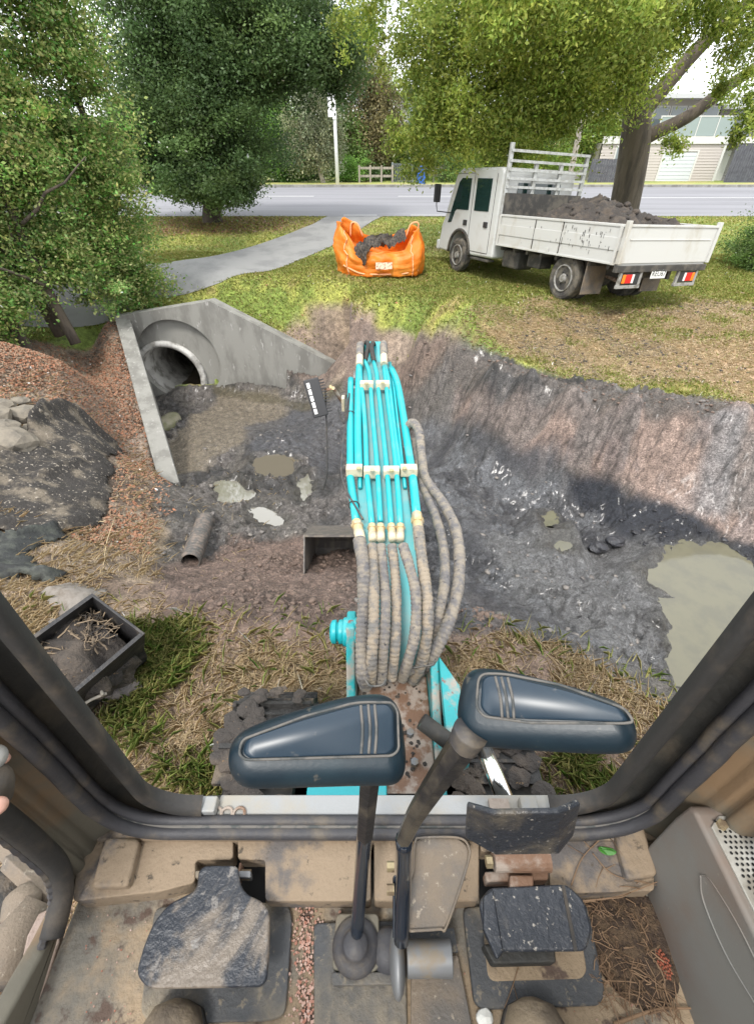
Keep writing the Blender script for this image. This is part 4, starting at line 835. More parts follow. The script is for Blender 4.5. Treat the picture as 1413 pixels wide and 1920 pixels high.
mb = MB(); mb.bx(xd + 2.2, xd + 3.1, YH + .88, YH + .96, zf + .9, zf + 2.0); w_ = mb.build('window', M['trim'], hs); mb = MB(); mb.bx(xd + 2.3, xd + 3.0, YH + .86, YH + .878, zf + 1., zf + 1.9); mb.build('pane', M['winb'], w_)
xw = hX(1135); mb = MB(); mb.bx(xw, xw + 1.2, YH - .09, YH - .04, zf + 1.3, zf + 2.3); w_ = mb.build('window', M['trim'], hs); mb = MB(); mb.bx(xw + .1, xw + 1.1, YH - .11, YH - .092, zf + 1.4, zf + 2.2); mb.build('pane', M['winb'], w_)
# upper storey
ua, ub = hX(1195), hX(1318); uz0 = z1 + .35; uz1 = hz(182)
mb = MB(); mb.bx(ua, ub, YH + 2, YH + 8, uz0, uz1); mb.build('upper_wall', M['siding'], hs)
for k in range(4):
    xa = ua + .5 + k * 1.15
    mb = MB(); mb.bx(xa, xa + 1.08, YH + 1.9, YH + 2, uz0 + .1, uz1 - .3); w_ = mb.build('window', M['trim'], hs)
    mb = MB(); mb.bx(xa + .08, xa + 1.0, YH + 1.87, YH + 1.9, uz0 + .18, uz1 - .38); mb.build('pane', M['winb'], w_); mb = MB(); mb.bx(xa + .12, xa + .5, YH + 1.9, YH + 1.93, uz0 + .2, uz1 - .4)
mb = MB(); mb.prism([[ua - .6, YH + .6, uz1], [ua - .6, YH + 9, uz1], [ua - .6, YH + 9, uz1 + .8], [ua - .6, YH + .6, uz1 + .25]], (ub - ua + 1.3, 0, 0)); mb.build('roof', M['roof'], hs)
ra, rb = hX(1345), hX(1560); mb = MB(); mb.bx(ra, rb, YH + 3, YH + 9, uz0, hz(200)); mb.build('upper_wall', M['sidingd'], hs)
mb = MB(); mb.bx(ra + 1.2, ra + 2.6, YH + 2.9, YH + 2.98, uz0, uz0 + 2.1); mb.build('sliding_door', M['winb'], hs)
mb = MB(); mb.bx(ra - .2, rb, YH - .4, YH + 3, z1 + .05, z1 + .3); mb.build('deck', M['wood'], hs)
mb = MB(); mb.bx(ra - .2, rb, YH - .42, YH - .38, z1 - .02, z1 + .32); mb.build('deck_fascia', M['trim'], hs)
for x in np.arange(ra - .1, rb, 1.1): mb = MB(); mb.bx(x, x + .07, YH - .4, YH - .33, z1 + .3, z1 + 1.4); mb.build('baluster_post', M['trim'], hs)
mb = MB(); mb.bx(ra - .1, rb, YH - .41, YH - .32, z1 + 1.4, z1 + 1.47); mb.build('handrail', M['trim'], hs)
mb = MB(); mb.prism([[ra - .6, YH + 1.8, hz(200)], [ra - .6, YH + 9.5, hz(200)], [ra - .6, YH + 9.5, hz(200) + 1.2], [ra - .6, YH + 1.8, hz(200) + .2]], (rb - ra, 0, 0)); mb.build('roof', M['roof'], hs)
mb = MB(); mb.bx(ua + .2, hX(1330), YH - .05, YH - .02, uz0 + .02, uz0 + 1.0); mb.build('glass_balustrade', M['gbal'], hs)
mb = MB(); mb.bx(ua + .2, hX(1330), YH - .07, YH, uz0 + 1.0, uz0 + 1.06)
for x in np.arange(ua + .2, hX(1330), 1.3): mb.bx(x, x + .05, YH - .08, YH - .051, uz0, uz0 + 1.0)
mb.build('balustrade_rail', M['trim'], hs)
mb = MB(); mb.tube([(ra + 3.2, YH + 2.92, uz0 + .2), (ra + 3.2, YH + 2.92, hz(200))], .05); mb.build('downpipe', M['trim'], hs)
# a grey neighbour glimpsed through the gap
nb = thing('far_house', 'grey house with a low roof glimpsed between trees above the gate', 'house', (pxX(772, 70), 70, 4)); xn = pxX(772, 70)
mb = MB(); mb.bx(xn - 2.2, xn + 2.2, 70, 76, 3, 7.8); mb.build('wall', M['sidingd'], nb); mb = MB(); mb.prism([[xn - 2.6, 69.5, 7.8], [xn + 2.6, 69.5, 7.8], [xn, 69.5, 9]], (0, 7, 0)); mb.build('roof', M['roof'], nb)
mb = MB(); mb.bx(xn - .8, xn + .5, 69.9, 69.98, 5, 6.6); mb.build('window', M['winb'], nb)

# ================================================================ TRUCK
yaw, pit_, rol = 1.9703, -.0393, .0502
fw = np.array([math.cos(yaw) * math.cos(pit_), math.sin(yaw) * math.cos(pit_), math.sin(pit_)]); rt = np.array([math.sin(yaw), -math.cos(yaw), 0.])
up = np.cross(rt, fw); up /= np.linalg.norm(up); rt2 = math.cos(rol) * rt - math.sin(rol) * up; up2 = math.cos(rol) * up + math.sin(rol) * rt
TO = np.array([3.345, 9.176, .251])
M4 = Matrix(((fw[0], -rt2[0], up2[0], TO[0]), (fw[1], -rt2[1], up2[1], TO[1]), (fw[2], -rt2[2], up2[2], TO[2]), (0, 0, 0, 1)))
tk = thing('tipper_truck', 'white crew cab flatbed truck with dropside tray full of dark spoil, parked on the lawn', 'truck', mat4=M4)
Z3 = (0, 0, 0); TB = lambda mb, n, m, par=tk, **k: mb.build(n, m, par, org=Z3, **k)
WB_, WD = 3.70, 2.0
# cab
def arch(x, r, z0, n=12): return [(x + r * math.cos(a), z0 + r * math.sin(a)) for a in np.linspace(0, math.pi, n)]
prof = [(2.3, .42), (2.3, 1.98), (2.38, 2.05), (3.9, 2.06), (4.12, 1.98), (4.34, 1.5), (4.52, 1.08), (4.62, .95), (4.68, .62), (4.66, .40), (4.2, .38)] + arch(WB_, .46, .40)[1:-1] + [(3.2, .40)]
mb = MB(); mb.prism([[x, -.06, z] for x, z in prof], (0, -(WD - .12), 0)); TB(mb, 'cab', M['white'], bevel=.085, seg=4)
for s, yy in ((1, -.06), (-1, -WD + .06)):
    o = .012 * s
    for poly in ([(3.46, 1.28), (3.46, 1.87), (3.84, 1.88), (3.95, 1.81), (4.22, 1.22), (4.32, 1.0), (4.16, 1.02), (4.04, 1.24), (3.96, 1.28)], [(2.66, 1.28), (2.66, 1.86), (3.22, 1.87), (3.22, 1.28)]):
        mb = MB(); mb.prism([[x, yy, z] for x, z in poly], (0, o, 0)); TB(mb, 'side_window', M['glass'])
    # rubber window frames and door seams
    for xs_ in (2.50, 3.34):
        mb = MB(); mb.bx(xs_ - .006, xs_ + .006, yy, yy + .004 * s, .5, 1.95); TB(mb, 'door_seam', M['black'])
    mb = MB(); mb.bx(3.34, 4.10, yy, yy + .0045 * s, 1.955, 1.965); TB(mb, 'door_seam', M['black']); mb = MB(); mb.bx(2.5, 3.34, yy, yy + .0045 * s, .49, .502); TB(mb, 'door_seam', M['black'])
    for xs_ in (2.62, 3.46): mb = MB(); mb.bx(xs_, xs_ + .15, yy, yy + .025 * s, .98, 1.09); TB(mb, 'door_handle', M['black'], bevel=.01)
    # mirror
    mb = MB(); mb.tube([(4.25, yy, 1.2), (4.42, yy + .28 * s, 1.22), (4.44, yy + .3 * s, 1.35), (4.44, yy + .3 * s, 1.75)], .013, 6); mr_ = TB(mb, 'mirror_arm', M['black'])
    mb = MB(); mb.box((4.44, yy + .3 * s, 1.58), (.06, .17, .36)); TB(mb, 'mirror', M['black'], mr_, bevel=.02)
    # wheel arch liner + flare
    mb = MB(); P = [[WB_ + .485 * math.cos(a), yy + .0 * s, .40 + .485 * math.sin(a)] for a in np.linspace(0, math.pi, 16)]; mb.tube(P, .035, 6); TB(mb, 'arch_flare', M['chassis'], smooth=True)
    mb = MB(); mb.box((4.655, yy - .28 * s, .74), (.06, .34, .18)); TB(mb, 'headlight', M['lensw'], bevel=.02)
    mb = MB(); mb.box((2.8, yy - .1 * s, .36), (.7, .2, .05)); TB(mb, 'step', M['chassis'], bevel=.01)
mb = MB(); mb.add([[4.06, -.2, 1.95], [4.06, -WD + .2, 1.95], [4.50, -WD + .16, 1.15], [4.50, -.16, 1.15]], [(0, 1, 2, 3)]); mb.prism([[4.095, -.2, 1.93], [4.095, -WD + .2, 1.93], [4.50, -WD + .16, 1.16], [4.50, -.16, 1.16]], (.03, 0, .015)); TB(mb, 'windscreen', M['glass'])
mb = MB(); mb.bx(2.285, 2.302, -.45, -WD + .45, 1.35, 1.8); TB(mb, 'rear_window', M['glass'])
mb = MB(); mb.box((4.70, -WD / 2, .5), (.14, WD - .06, .22)); TB(mb, 'front_bumper', M['white'], bevel=.04)
mb = MB(); mb.box((4.66, -WD / 2, .86), (.05, 1.1, .22)); TB(mb, 'grille', M['black'], bevel=.01)
# chassis
for y in (-.62, -1.38): mb = MB(); mb.bx(-1.1, 4.3, y - .035, y + .035, .46, .62); TB(mb, 'chassis_rail', M['chassis'])
for x in (-1., -.2, .7, 1.6, 2.2): mb = MB(); mb.bx(x, x + .08, -.585, -1.345, .48, .58); TB(mb, 'cross_member', M['chassis'])
mb = MB(); mb.box((1.75, -.35, .47), (.55, .42, .34)); TB(mb, 'fuel_tank', M['chassis'], bevel=.05)
mb = MB(); mb.box((1.05, -.35, .52), (.4, .3, .25)); TB(mb, 'battery_box', M['chassis'], bevel=.02)
mb = MB(); mb.cyl((0, -.3, .36), (0, -1.7, .36), .06); mb.blob((0, -1, .36), (.2, .2, .18), 2, .0); TB(mb, 'axle', M['chassis'])
mb = MB(); mb.cyl((WB_, -.2, .36), (WB_, -1.8, .36), .05); TB(mb, 'axle', M['chassis'])
mb = MB(); mb.tube(spline([(.9, -.75, .45), (.2, -.78, .5), (-.5, -.7, .42), (-1.0, -.5, .4)], 12), .035, 8); TB(mb, 'exhaust', M['rust'])
def wheel(x, y, s, w=.21):
    mb = MB(); R_ = .36
    mb.lathe([(.215, -w / 2 + .02), (.30, -w / 2), (.345, -w / 2 + .012), (R_, -w / 2 + .035), (R_ + .003, 0), (R_, w / 2 - .035), (.345, w / 2 - .012), (.30, w / 2), (.215, w / 2 - .02)], (x, y, .36), (0, s, 0), 36)
    wh = TB(mb, 'wheel', M['tyre'], smooth=False)
    mb = MB(); o = w / 2
    mb.lathe([(.222, o - .03), (.222, o + .002), (.205, o + .004), (.195, o - .03), (.15, o - .05), (.12, o - .035), (.075, o - .02), (.06, o + .02), (.0, o + .025)], (x, y, .36), (0, s, 0), 30); TB(mb, 'rim', M['rim'], wh, smooth=False)
    for k in range(5): a = k * 2 * math.pi / 5; mb = MB(); mb.cyl((x + .1 * math.cos(a), y + s * (o - .035), .36 + .1 * math.sin(a)), (x + .1 * math.cos(a), y + s * (o - .005), .36 + .1 * math.sin(a)), .013, 6); TB(mb, 'wheel_nut', M['black'], wh)
    for k in range(8): a = k * math.pi / 4 + .2; mb = MB(); mb.cyl((x + .165 * math.cos(a), y + s * (o - .052), .36 + .165 * math.sin(a)), (x + .165 * math.cos(a), y + s * (o - .043), .36 + .165 * math.sin(a)), .022, 8); TB(mb, 'rim_hole', M['black'], wh)
wheel(WB_, -.13, 1); wheel(WB_, -WD + .13, -1); wheel(0, -.16, 1); wheel(0, -WD + .16, -1); wheel(0, -.4, 1); wheel(0, -WD + .4, -1)
for y in (-.28, -WD + .28): mb = MB(); mb.box((-.52, y, .43), (.02, .46, .52)); TB(mb, 'mudflap', M['brown'])
# tray
bz0, bz1, bF, bR, BW = .76, 1.25, 2.12, -1.20, 2.06
mb = MB(); mb.bx(bR + .02, bF, -.02, -BW + .02, .70, .775); TB(mb, 'tray_floor', M['bedw'])
for x in np.arange(-1.0, 2.1, .42): mb = MB(); mb.bx(x, x + .06, -.05, -BW + .05, .625, .698); TB(mb, 'tray_bearer', M['chassis'])
def side(y, s):
    mb = MB(); mb.bx(bR + .05, bF - .03, y, y - s * .03, bz0 - .06, bz1 - .03)
    sd_ = TB(mb, 'side_board', M['bedw'], bevel=.006)
    mb = MB(); mb.bx(bR + .04, bF - .02, y + s * .012, y - s * .035, bz1 - .03, bz1 + .01); mb.bx(bR + .05, bF - .03, y + s * .002, y + s * .016, .70, .735); TB(mb, 'top_rail', M['bedw'], sd_, bevel=.006)
    mb = MB(); mb.bx(bR + .06, bF - .04, y + s * .002, y + s * .012, .90, 1.08); TB(mb, 'pressed_rib', M['bedw'], sd_, bevel=.006)
    mb = MB()
    for x in (-1.15, .2, .95): mb = MB(); mb.bx(x, x + .012, y + s * .0005, y + s * .015, .74, bz1 - .03); TB(mb, 'seam', M['chassis'], sd_)
    for x in (-1.12, .45, 2.05): mb = MB(); mb.bx(x, x + .06, y + s * .012, y + s * .03, .70, .80 if x == .45 else 1.24); TB(mb, 'latch', M['bedw'], sd_, bevel=.004)
side(0, 1); side(-BW, -1)
mb = MB(); mb.bx(bR, bR + .03, -.03, -BW + .03, bz0 - .03, bz1 - .02); tg = TB(mb, 'tailgate', M['bedw'], bevel=.006)
mb = MB(); mb.bx(bR - .015, bR + .035, -.02, -BW + .02, bz1 - .02, bz1 + .012); mb.bx(bR - .010, bR - .002, -.1, -BW + .1, 1.05, 1.07); TB(mb, 'top_rail', M['bedw'], tg, bevel=.005)
for y in (-.0, -BW): mb = MB(); mb.bx(bR - .03, bR + .05, y - .03, y + .03, .72, bz1 + .06); TB(mb, 'corner_post', M['bedw'], bevel=.008)
mb = MB(); mb.bx(bR - .02, bR + .06, .02, -BW - .02, .60, .70); TB(mb, 'rear_beam', M['chassis'], bevel=.01)
# headboard and rack
mb = MB(); mb.bx(bF - .02, bF + .02, -.05, -BW + .05, .78, 1.62); TB(mb, 'headboard', M['chassis'])
for y, zt in ((-.06, 2.42), (-.72, 2.15), (-1.36, 2.15), (-BW + .06, 2.3)): mb = MB(); mb.bx(bF + .02, bF + .08, y - .04, y + .04, .78, zt); TB(mb, 'rack_post', M['galv'], bevel=.006)
for z in (1.72, 1.86, 2.0, 2.14, 2.30): mb = MB(); mb.bx(bF - .01, bF + .018, -.04, -BW + .04, z - .022, z + .022); TB(mb, 'rack_bar', M['galv'])
# tail lamps
for y0, fl in ((-.12, 1), (-BW + .12 + .48, -1)):
    mb = MB(); ya, yb = y0, y0 - .50
    mb.bx(bR - .0, bR + .04, ya, ya - .05, .40, .60); mb.bx(bR, bR + .04, yb + .05, yb, .40, .60); mb.bx(bR, bR + .045, ya + .01, yb - .01, .36, .41); TB(mb, 'lamp_bracket', M['rim'], bevel=.005)
    mb = MB(); mb.bx(bR + .01, bR + .05, ya - .05, yb + .05, .42, .59); lp = TB(mb, 'tail_lamp', M['black'], bevel=.006)
    for k, (m_, wd_) in enumerate((('amber', .07), ('red', .14), ('lensw', .05))):
        off = sum((.07, .14, .05)[:k]); a = ya - .07 - off if fl > 0 else yb + .07 + off
        mb = MB(); mb.bx(bR - .005, bR + .008, a, a - wd_ * fl + .004 * fl, .44, .57); TB(mb, 'lens', M[m_], lp, bevel=.004)
mb = MB(); mb.bx(bR - .02, bR - .008, -.80, -1.14, .50, .64); pl = TB(mb, 'number_plate', M['plate'], bevel=.004)
def text(s, size, m4, mat_, parent, name='lettering', ext=.001):
    cu = bpy.data.curves.new(name, 'FONT'); cu.body = s; cu.size = size; cu.extrude = ext; cu.align_x = 'CENTER'; cu.align_y = 'CENTER'
    ob = bpy.data.objects.new('tmp_text', cu); COL.objects.link(ob); dg = bpy.context.evaluated_depsgraph_get(); me = bpy.data.meshes.new_from_object(ob.evaluated_get(dg)); bpy.data.objects.remove(ob)
    me.name = name; me.materials.clear(); me.materials.append(mat_); me.transform(m4); o = bpy.data.objects.new(name, me); COL.objects.link(o); o.parent = parent; return o
text('REU67', .115, Matrix(((0, 0, -1, bR - .0215), (-1, 0, 0, -.97), (0, 1, 0, .57), (0, 0, 0, 1))), M['ink'], pl)
# dark splashes on the side board
mb = MB(); rs = np.random.default_rng(5)
for k in range(46):
    x = rs.normal(-.35, .35) if k > 8 else rs.uniform(-1, 1.6); z = rs.uniform(.80, 1.14); h_ = abs(rs.normal(.03, .03)) + .006; wv = rs.uniform(.004, .013)
    mb.bx(x, x + wv, .0135, .0155, z, z + h_)
TB(mb, 'mud_splashes', M['ink'])
# spoil
n1_, n2_ = 90, 56; U_, V_ = np.meshgrid(np.linspace(bR + .04, bF - .05, n1_), np.linspace(-.04, -BW + .04, n2_), indexing='ij')
uu = (U_ - bR) / (bF - bR); vv = -V_ / BW
hh = .80 + .40 * np.sin(np.clip(uu, 0, 1) * math.pi) ** .55 + .38 * np.exp(-((uu - .60) / .22) ** 2) * np.exp(-((vv - .55) / .4) ** 2) + .12 * np.exp(-((uu - .22) / .2) ** 2)
hh = hh + (ridged(U_ * 3, V_ * 3, 3) - .6) * .22 + (fbm(U_ * 11, V_ * 11, 4) - .5) * .14
hh = np.minimum(hh, 1.20 + .6 * np.minimum(np.minimum(vv, 1 - vv) * 2.5, 1) * 1 + .02 * 0) 
G = np.stack([U_, V_, hh], -1); Gw = G @ np.array([fw, -rt2, up2]) + TO
mb = MB(); mb.grid(Gw)
for k in range(70):
    i, j = rs.integers(4, n1_ - 4), rs.integers(4, n2_ - 4); mb.blob(Gw[i, j], rs.uniform(.02, .07) * np.array([1, 1, .7]), 2, .35, k)
tag(mb.build('soil_heap', M['soil'], smooth=True), 'heap of dark clods and roots lying in the truck tray', 'soil')

# ================================================================ ORANGE BAG
bx_, by_ = at(712, 516, Z=.12)[:2]; bz = hx(bx_, by_); bw = 1.0
bag = thing('bulk_bag', 'slumped orange bulk bag with torn dark plastic spilling out of its open top', 'bag', (bx_, by_, bz))
nu, nv = 72, 26; G = np.zeros((nu, nv, 3))
for i in range(nu):
    a = 2 * math.pi * i / (nu - 1); ca, sa = math.cos(a), math.sin(a); k = 4.2; rr_ = (abs(ca) ** k + abs(sa) ** k) ** (-1 / k)
    x = rr_ * ca; y = rr_ * sa
    # rim height round the bag: high left & right corners, low front
    rim = .66 + .40 * sst(.35, 1.0, -x) + .26 * sst(.6, 1., x) * 1 - .16 * sst(.2, .9, -y) * (1 - abs(x)) * 1.2 - .1 * math.sin(5 * a)*.4 + .08 * sst(.4, .9, y)
    for j in range(nv):
        v = j / (nv - 1); bul = 1 + .05 * math.sin(math.pi * min(v * 1.15, 1)) + .035 * math.sin(7 * a + 3 * v) * v + .03 * math.sin(13 * a - 4 * v)
        lean = .04 * v
        G[i, j] = (bx_ + x * bw * (bul - .10 * sst(.7, 1, v) + 0) - lean, by_ + .62 * y * (bul - .12 * sst(.6, 1, v)) + .45, bz + .02 + rim * v ** .9 * .96)
G[-1] = G[0]
G[..., 2] += (fbm(G[..., 0] * 6, G[..., 2] * 6 + G[..., 1] * 5, 2) - .5) * .05 * np.linspace(0, 1, nv)[None]
G[..., 1] += (fbm(G[..., 0] * 7 + G[..., 2] * 3, G[..., 2] * 7, 5) - .5) * .16; G[..., 0] += (fbm(G[..., 1] * 7 + 3, G[..., 2] * 5, 6) - .5) * .10
_wr = ridged(G[..., 0] * 2.6 + G[..., 2] * 1.5, G[..., 2] * 2.2 - G[..., 1] * 2, 15, 4) - .6; _wr[-1] = _wr[0]; G[..., 1] -= _wr * .22; G[..., 2] += _wr * .10 * np.linspace(0, 1, nv)[None]
mb = MB(); mb.grid(G); o = mb.build('shell', M['orange'], bag, smooth=True); sm = o.modifiers.new('s', 'SOLIDIFY'); sm.thickness = .008
mb = MB(); mb.add(np.concatenate([G[:-1, 11], [G[:-1, 11].mean(0) - np.array([0, 0, .1])]]), [(i, (i + 1) % (nu - 1), nu - 1) for i in range(nu - 1)]); mb.build('inner_floor', M['orange'], bag, smooth=True)
def on_bag(px, j): # nearest front column to a pixel
    best = min(range(nu), key=lambda i: (1e3 if G[i, 6, 1] > by_ + .35 else 0) + abs(G[i, j, 0] - px)); return G[best, j]
for sx in (-.78, .72): 
    mb = MB(); pts = [on_bag(bx_ + sx * bw, j) + np.array([0, -.012, 0]) for j in range(0, nv)]; mb.tube(pts, .013, 6); mb.build('strap', M['strap'], bag)
mb = MB(); mb.tube(spline([on_bag(bx_ - .85 * bw, 6), on_bag(bx_ - .5, 3) + np.array([0, -.02, 0]), on_bag(bx_ - .1, 2) + np.array([0, -.02, 0]), on_bag(bx_ + .5, 2), on_bag(bx_ + .9, 3)], 20), .02, 6); mb.build('strap', M['strap'], bag, smooth=True)
for sx, dx in ((-.72, .3), (.9, -.25)):
    mb = MB(); q = np.array([bx_ + sx * bw, by_ + .9, bz + .86]); mb.tube(spline([q + np.array([0, 0, -.15]), q + np.array([.03, 0, .12]), q + np.array([dx * .6, 0, .10]), q + np.array([dx, 0, -.15])], 16), .02, 6); mb.build('lifting_loop', M['strap'], bag, smooth=True)
lc = on_bag(bx_ + .06, 12); mb = MB(); GG = np.array([[on_bag(bx_ + x, j) + np.array([0, -.015, 0]) for j in (8, 10, 12, 14, 15)] for x in np.linspace(-.10, .28, 6)])
GG[..., 0] = bx_ + np.linspace(-.10, .28, 6)[:, None]; GG[..., 1] = GG[..., 1].min() - .01; mb.grid(GG); mb.build('label', mat('faded_label', (.75, .55, .42), .6, c2=(.35, .16, .1), sc=22, lo=.52, hi=.6), bag, smooth=True)
mb = MB(); pp = spline([(bx_ - .50, by_ - .20, bz + .42), (bx_ - .42, by_ - .16, bz + .58), (bx_ - .25, by_ + .05, bz + .68), (bx_ + .05, by_ + .3, bz + .72), (bx_ + .35, by_ + .4, bz + .72), (bx_ + .58, by_ + .4, bz + .86)], 30)
_r9 = np.random.default_rng(4)
for k, q in enumerate(pp): mb.blob(q + _r9.normal(size=3) * np.array([.05, .05, .025]), (_r9.uniform(.06, .20), .12, _r9.uniform(.04, .10)), 3, .9, k, 2.2)
mb = MB(); PP = np.array(spline(pp, 60)); TT = np.gradient(PP, axis=0); TT /= np.linalg.norm(TT, axis=1, keepdims=True); SS = np.cross(TT, [0, -.5, 1]); SS /= np.linalg.norm(SS, axis=1, keepdims=True)
vv2 = np.linspace(-1, 1, 14); wd2 = .13 + .09 * fbm(np.arange(len(PP)) * .12, 0 * PP[:, 0], 8, 3); G = PP[:, None] + SS[:, None] * (vv2[None, :, None] * wd2[:, None, None]) * (1 + .5 * (fbm(np.arange(len(PP))[:, None] * .3 + 0 * vv2[None], vv2[None] * 2 + 0 * PP[:, :1], 3) - .5))[..., None]
nn2 = ridged(np.arange(len(PP))[:, None] * .16 + vv2[None] * .8, vv2[None] * 1.6 + 9 + 0 * PP[:, :1], 12, 4); G[..., 2] += (nn2 - .55) * .32 - .05 * np.abs(vv2)[None]; G[..., 1] -= (nn2 - .5) * .16
mb.grid(G)
tag(mb.build('plastic_sheet', M['weed'], smooth=True), 'crumpled dark torn plastic spilling out of the orange bag', 'plastic sheet')
# ================================================================ EXCAVATOR
ex = thing('excavator', 'teal compact excavator seen from its own cab, boom reaching out over the muddy trench', 'excavator', (0, .2, 0))
B = lambda mb, n, m, par=ex, **k: mb.build(n, m, par, **k)
ZF = 1.42
def c3(cx, cy): return 560 + cx / 5.333, 640 + cy / 5.333
# boom: profile in YZ, extruded across; the boom points slightly left
def bxo(y): return .062 - .034 * (y - 1.0)
top = [(1.10, .64), (1.16, .78), (1.33, .92), (1.6, .99), (2.0, 1.01), (2.45, 1.075), (2.9, 1.14), (3.3, 1.16), (3.5, 1.13)]
bot = [(3.52, .98), (3.2, .93), (2.8, .86), (2.3, .74), (1.9, .66), (1.5, .62), (1.16, .56)]
def boomz(y): return np.interp(y, [p[0] for p in top], [p[1] for p in top])
mb = MB(); P = [[0, y, z] for y, z in top + bot]
V = [[bxo(y) - (.135 if y < 2.6 else .12), y, z] for _, y, z in P] + [[bxo(y) + (.135 if y < 2.6 else .12), y, z] for _, y, z in P]; n_ = len(P)
mb.add(V, [tuple(range(n_)), tuple(range(2 * n_ - 1, n_ - 1, -1))] + [((i + 1) % n_, i, n_ + i, n_ + (i + 1) % n_) for i in range(n_)])
boom = B(mb, 'boom', M['teal_dusty'], bevel=.012)
mb = MB()   # edge flanges
for s in (-1, 1): mb = MB(); mb.tube([(bxo(y) + s * .118, y, boomz(y) + .012) for y in np.linspace(1.95, 3.4, 12)], .011, 6); B(mb, 'edge_weld', M['teal'], boom, smooth=True)
def on_boom(px, py, off=.035):
    # ray against the boom top surface raised by off
    d = ray(px, py); t_ = np.arange(1.2, 4.2, .004); q = CAM + d * t_[:, None]; k = np.argmax(q[:, 2] < np.interp(q[:, 1], [p[0] for p in top], [p[1] for p in top]) + off); return q[k]
def tubepx(name, pts, r, m, off, par=boom, n=10, cap=True, sm=True, npt=24):
    q = [on_boom(*c3(*p), off=off) for p in pts]; mb = MB(); mb.tube(spline(q, npt), r, n); return B(mb, name, m, par, smooth=sm), q
small = [([(660, 195), (700, 300), (715, 420), (735, 700), (785, 1280), (815, 1800)], 0), ([(748, 205), (778, 320), (790, 440), (820, 700), (880, 1280), (922, 1820)], 1),
         ([(610, 250), (620, 400), (640, 560), (665, 900), (680, 1300), (730, 1820)], 2), ([(850, 250), (872, 420), (885, 560), (930, 900), (975, 1300), (1015, 1820)], 3)]
for p, k in small: tubepx('hydraulic_pipe', p, .0135 if k < 2 else .014, M['teal'], .045)
tubepx('hydraulic_pipe', [(520, 380), (515, 700), (515, 1200), (520, 1400), (575, 1790)], .021, M['teal'], .03)
tubepx('hydraulic_pipe', [(605, 230), (595, 500), (590, 900), (600, 1290)], .024, M['teal'], .035)
tubepx('hydraulic_pipe', [(855, 215), (900, 420), (950, 850), (1010, 1290)], .016, M['teal'], .03)
tubepx('hydraulic_pipe', [(925, 275), (985, 420), (1040, 720), (1105, 1150), (1140, 1380), (1175, 1720)], .023, M['teal'], .03)
def clampblock(x0, x1, y, bolts, off=.055, dpy=9):
    a = on_boom(*c3(x0, y), off=off); b_ = on_boom(*c3(x1, y), off=off); c_ = (a + b_) / 2; wv = b_ - a; L_ = np.linalg.norm(wv[:2]); th = math.atan2(wv[1], wv[0])
    rot = Matrix.Rotation(th, 3, 'Z'); mb = MB(); mb.box(c_, (L_ - .004, .055, .05), rot); cb = B(mb, 'pipe_clamp', M['clamp'], boom, bevel=.004)
    for bxp in bolts: q = on_boom(*c3(bxp, y), off=off + .025); mb = MB(); q[2] = c_[2] + .025; mb.cyl(q, q + np.array([0, 0, .012]), .013, 6); B(mb, 'clamp_bolt', M['fitting'], cb)
clampblock(470, 640, 1290, [600]); clampblock(645, 815, 1308, [735]); clampblock(840, 1008, 1308, [925]); clampblock(1012, 1185, 1290, [1055])
clampblock(610, 748, 440, [675]); clampblock(768, 910, 438, [838])
# fittings and hoses
fits = [((575, 1800), (600, 1905), .024, 'fitting'), ((730, 1835), (735, 1920), .019, 'fitting'), ((815, 1835), (818, 1920), .019, 'fitting'), ((922, 1835), (930, 1920), .019, 'fitting'), ((1015, 1835), (1012, 1920), .019, 'fitting'), ((1178, 1725), (1195, 1910), .025, 'fitting')]
for a, b_, r, m in fits:
    pa, pb = on_boom(*c3(*a), off=.045), on_boom(*c3(*b_), off=.045); mb = MB(); mb.cyl(pa, pb, r, 12); f_ = B(mb, 'hose_fitting', M[m], boom, smooth=False, bevel=.002)
    mb = MB(); q = pa + (pb - pa) * .25; mb.cyl(q, q + (pb - pa) * .25, r * 1.22, 6); B(mb, 'hex_nut', M[m], f_)
    pc = pb + (pb - pa) * .8; mb = MB(); mb.cyl(pb, pc, r * 1.05, 12, r * .98); B(mb, 'ferrule', M['clamp'], f_, smooth=True)
def hose(pts, r, m, n=14, nseg=150, ring=.019, name='hydraulic_hose', par=boom, wrap=True):
    """pts: (px, py, t) measured pixel + distance"""
    q = spline([at(a, b_, t=t_) for a, b_, t_ in pts], nseg); s = np.concatenate([[0], np.cumsum(np.linalg.norm(np.diff(q, axis=0), axis=1))])
    m_ = int(s[-1] / .0042) ; u = np.linspace(0, s[-1], m_); Q = np.stack([np.interp(u, s, q[:, k]) for k in range(3)], 1)
    ph = (u / ring) % 1; R_ = r * (1 - (.13 * (ph < .22) if wrap else 0)) * (1 + .04 * np.sin(u * 37))
    mb = MB(); mb.tube(Q, R_, n); return B(mb, name, m, par, smooth=True)
c6 = lambda x, y: (540 + x / 2.742, 620 + y / 2.742)
hp = lambda L_: [(*c6(x, y), t_) for x, y, t_ in L_]
hose(hp([(365, 1070, 1.93), (385, 1200, 1.85), (390, 1400, 1.80), (380, 1600, 1.76), (385, 1760, 1.74), (400, 1830, 1.80)]), .0275, M['hose'])
hose(hp([(432, 1100, 1.92), (440, 1300, 1.82), (440, 1500, 1.74), (430, 1690, 1.72), (425, 1810, 1.78)]), .022, M['hose_tan'])
hose(hp([(476, 1100, 1.92), (495, 1300, 1.84), (500, 1450, 1.76), (488, 1650, 1.74), (478, 1810, 1.79)]), .0215, M['hose'])
hose(hp([(532, 1100, 1.92), (552, 1280, 1.86), (555, 1450, 1.79), (548, 1640, 1.76), (530, 1790, 1.80)]), .0215, M['hose_tan'])
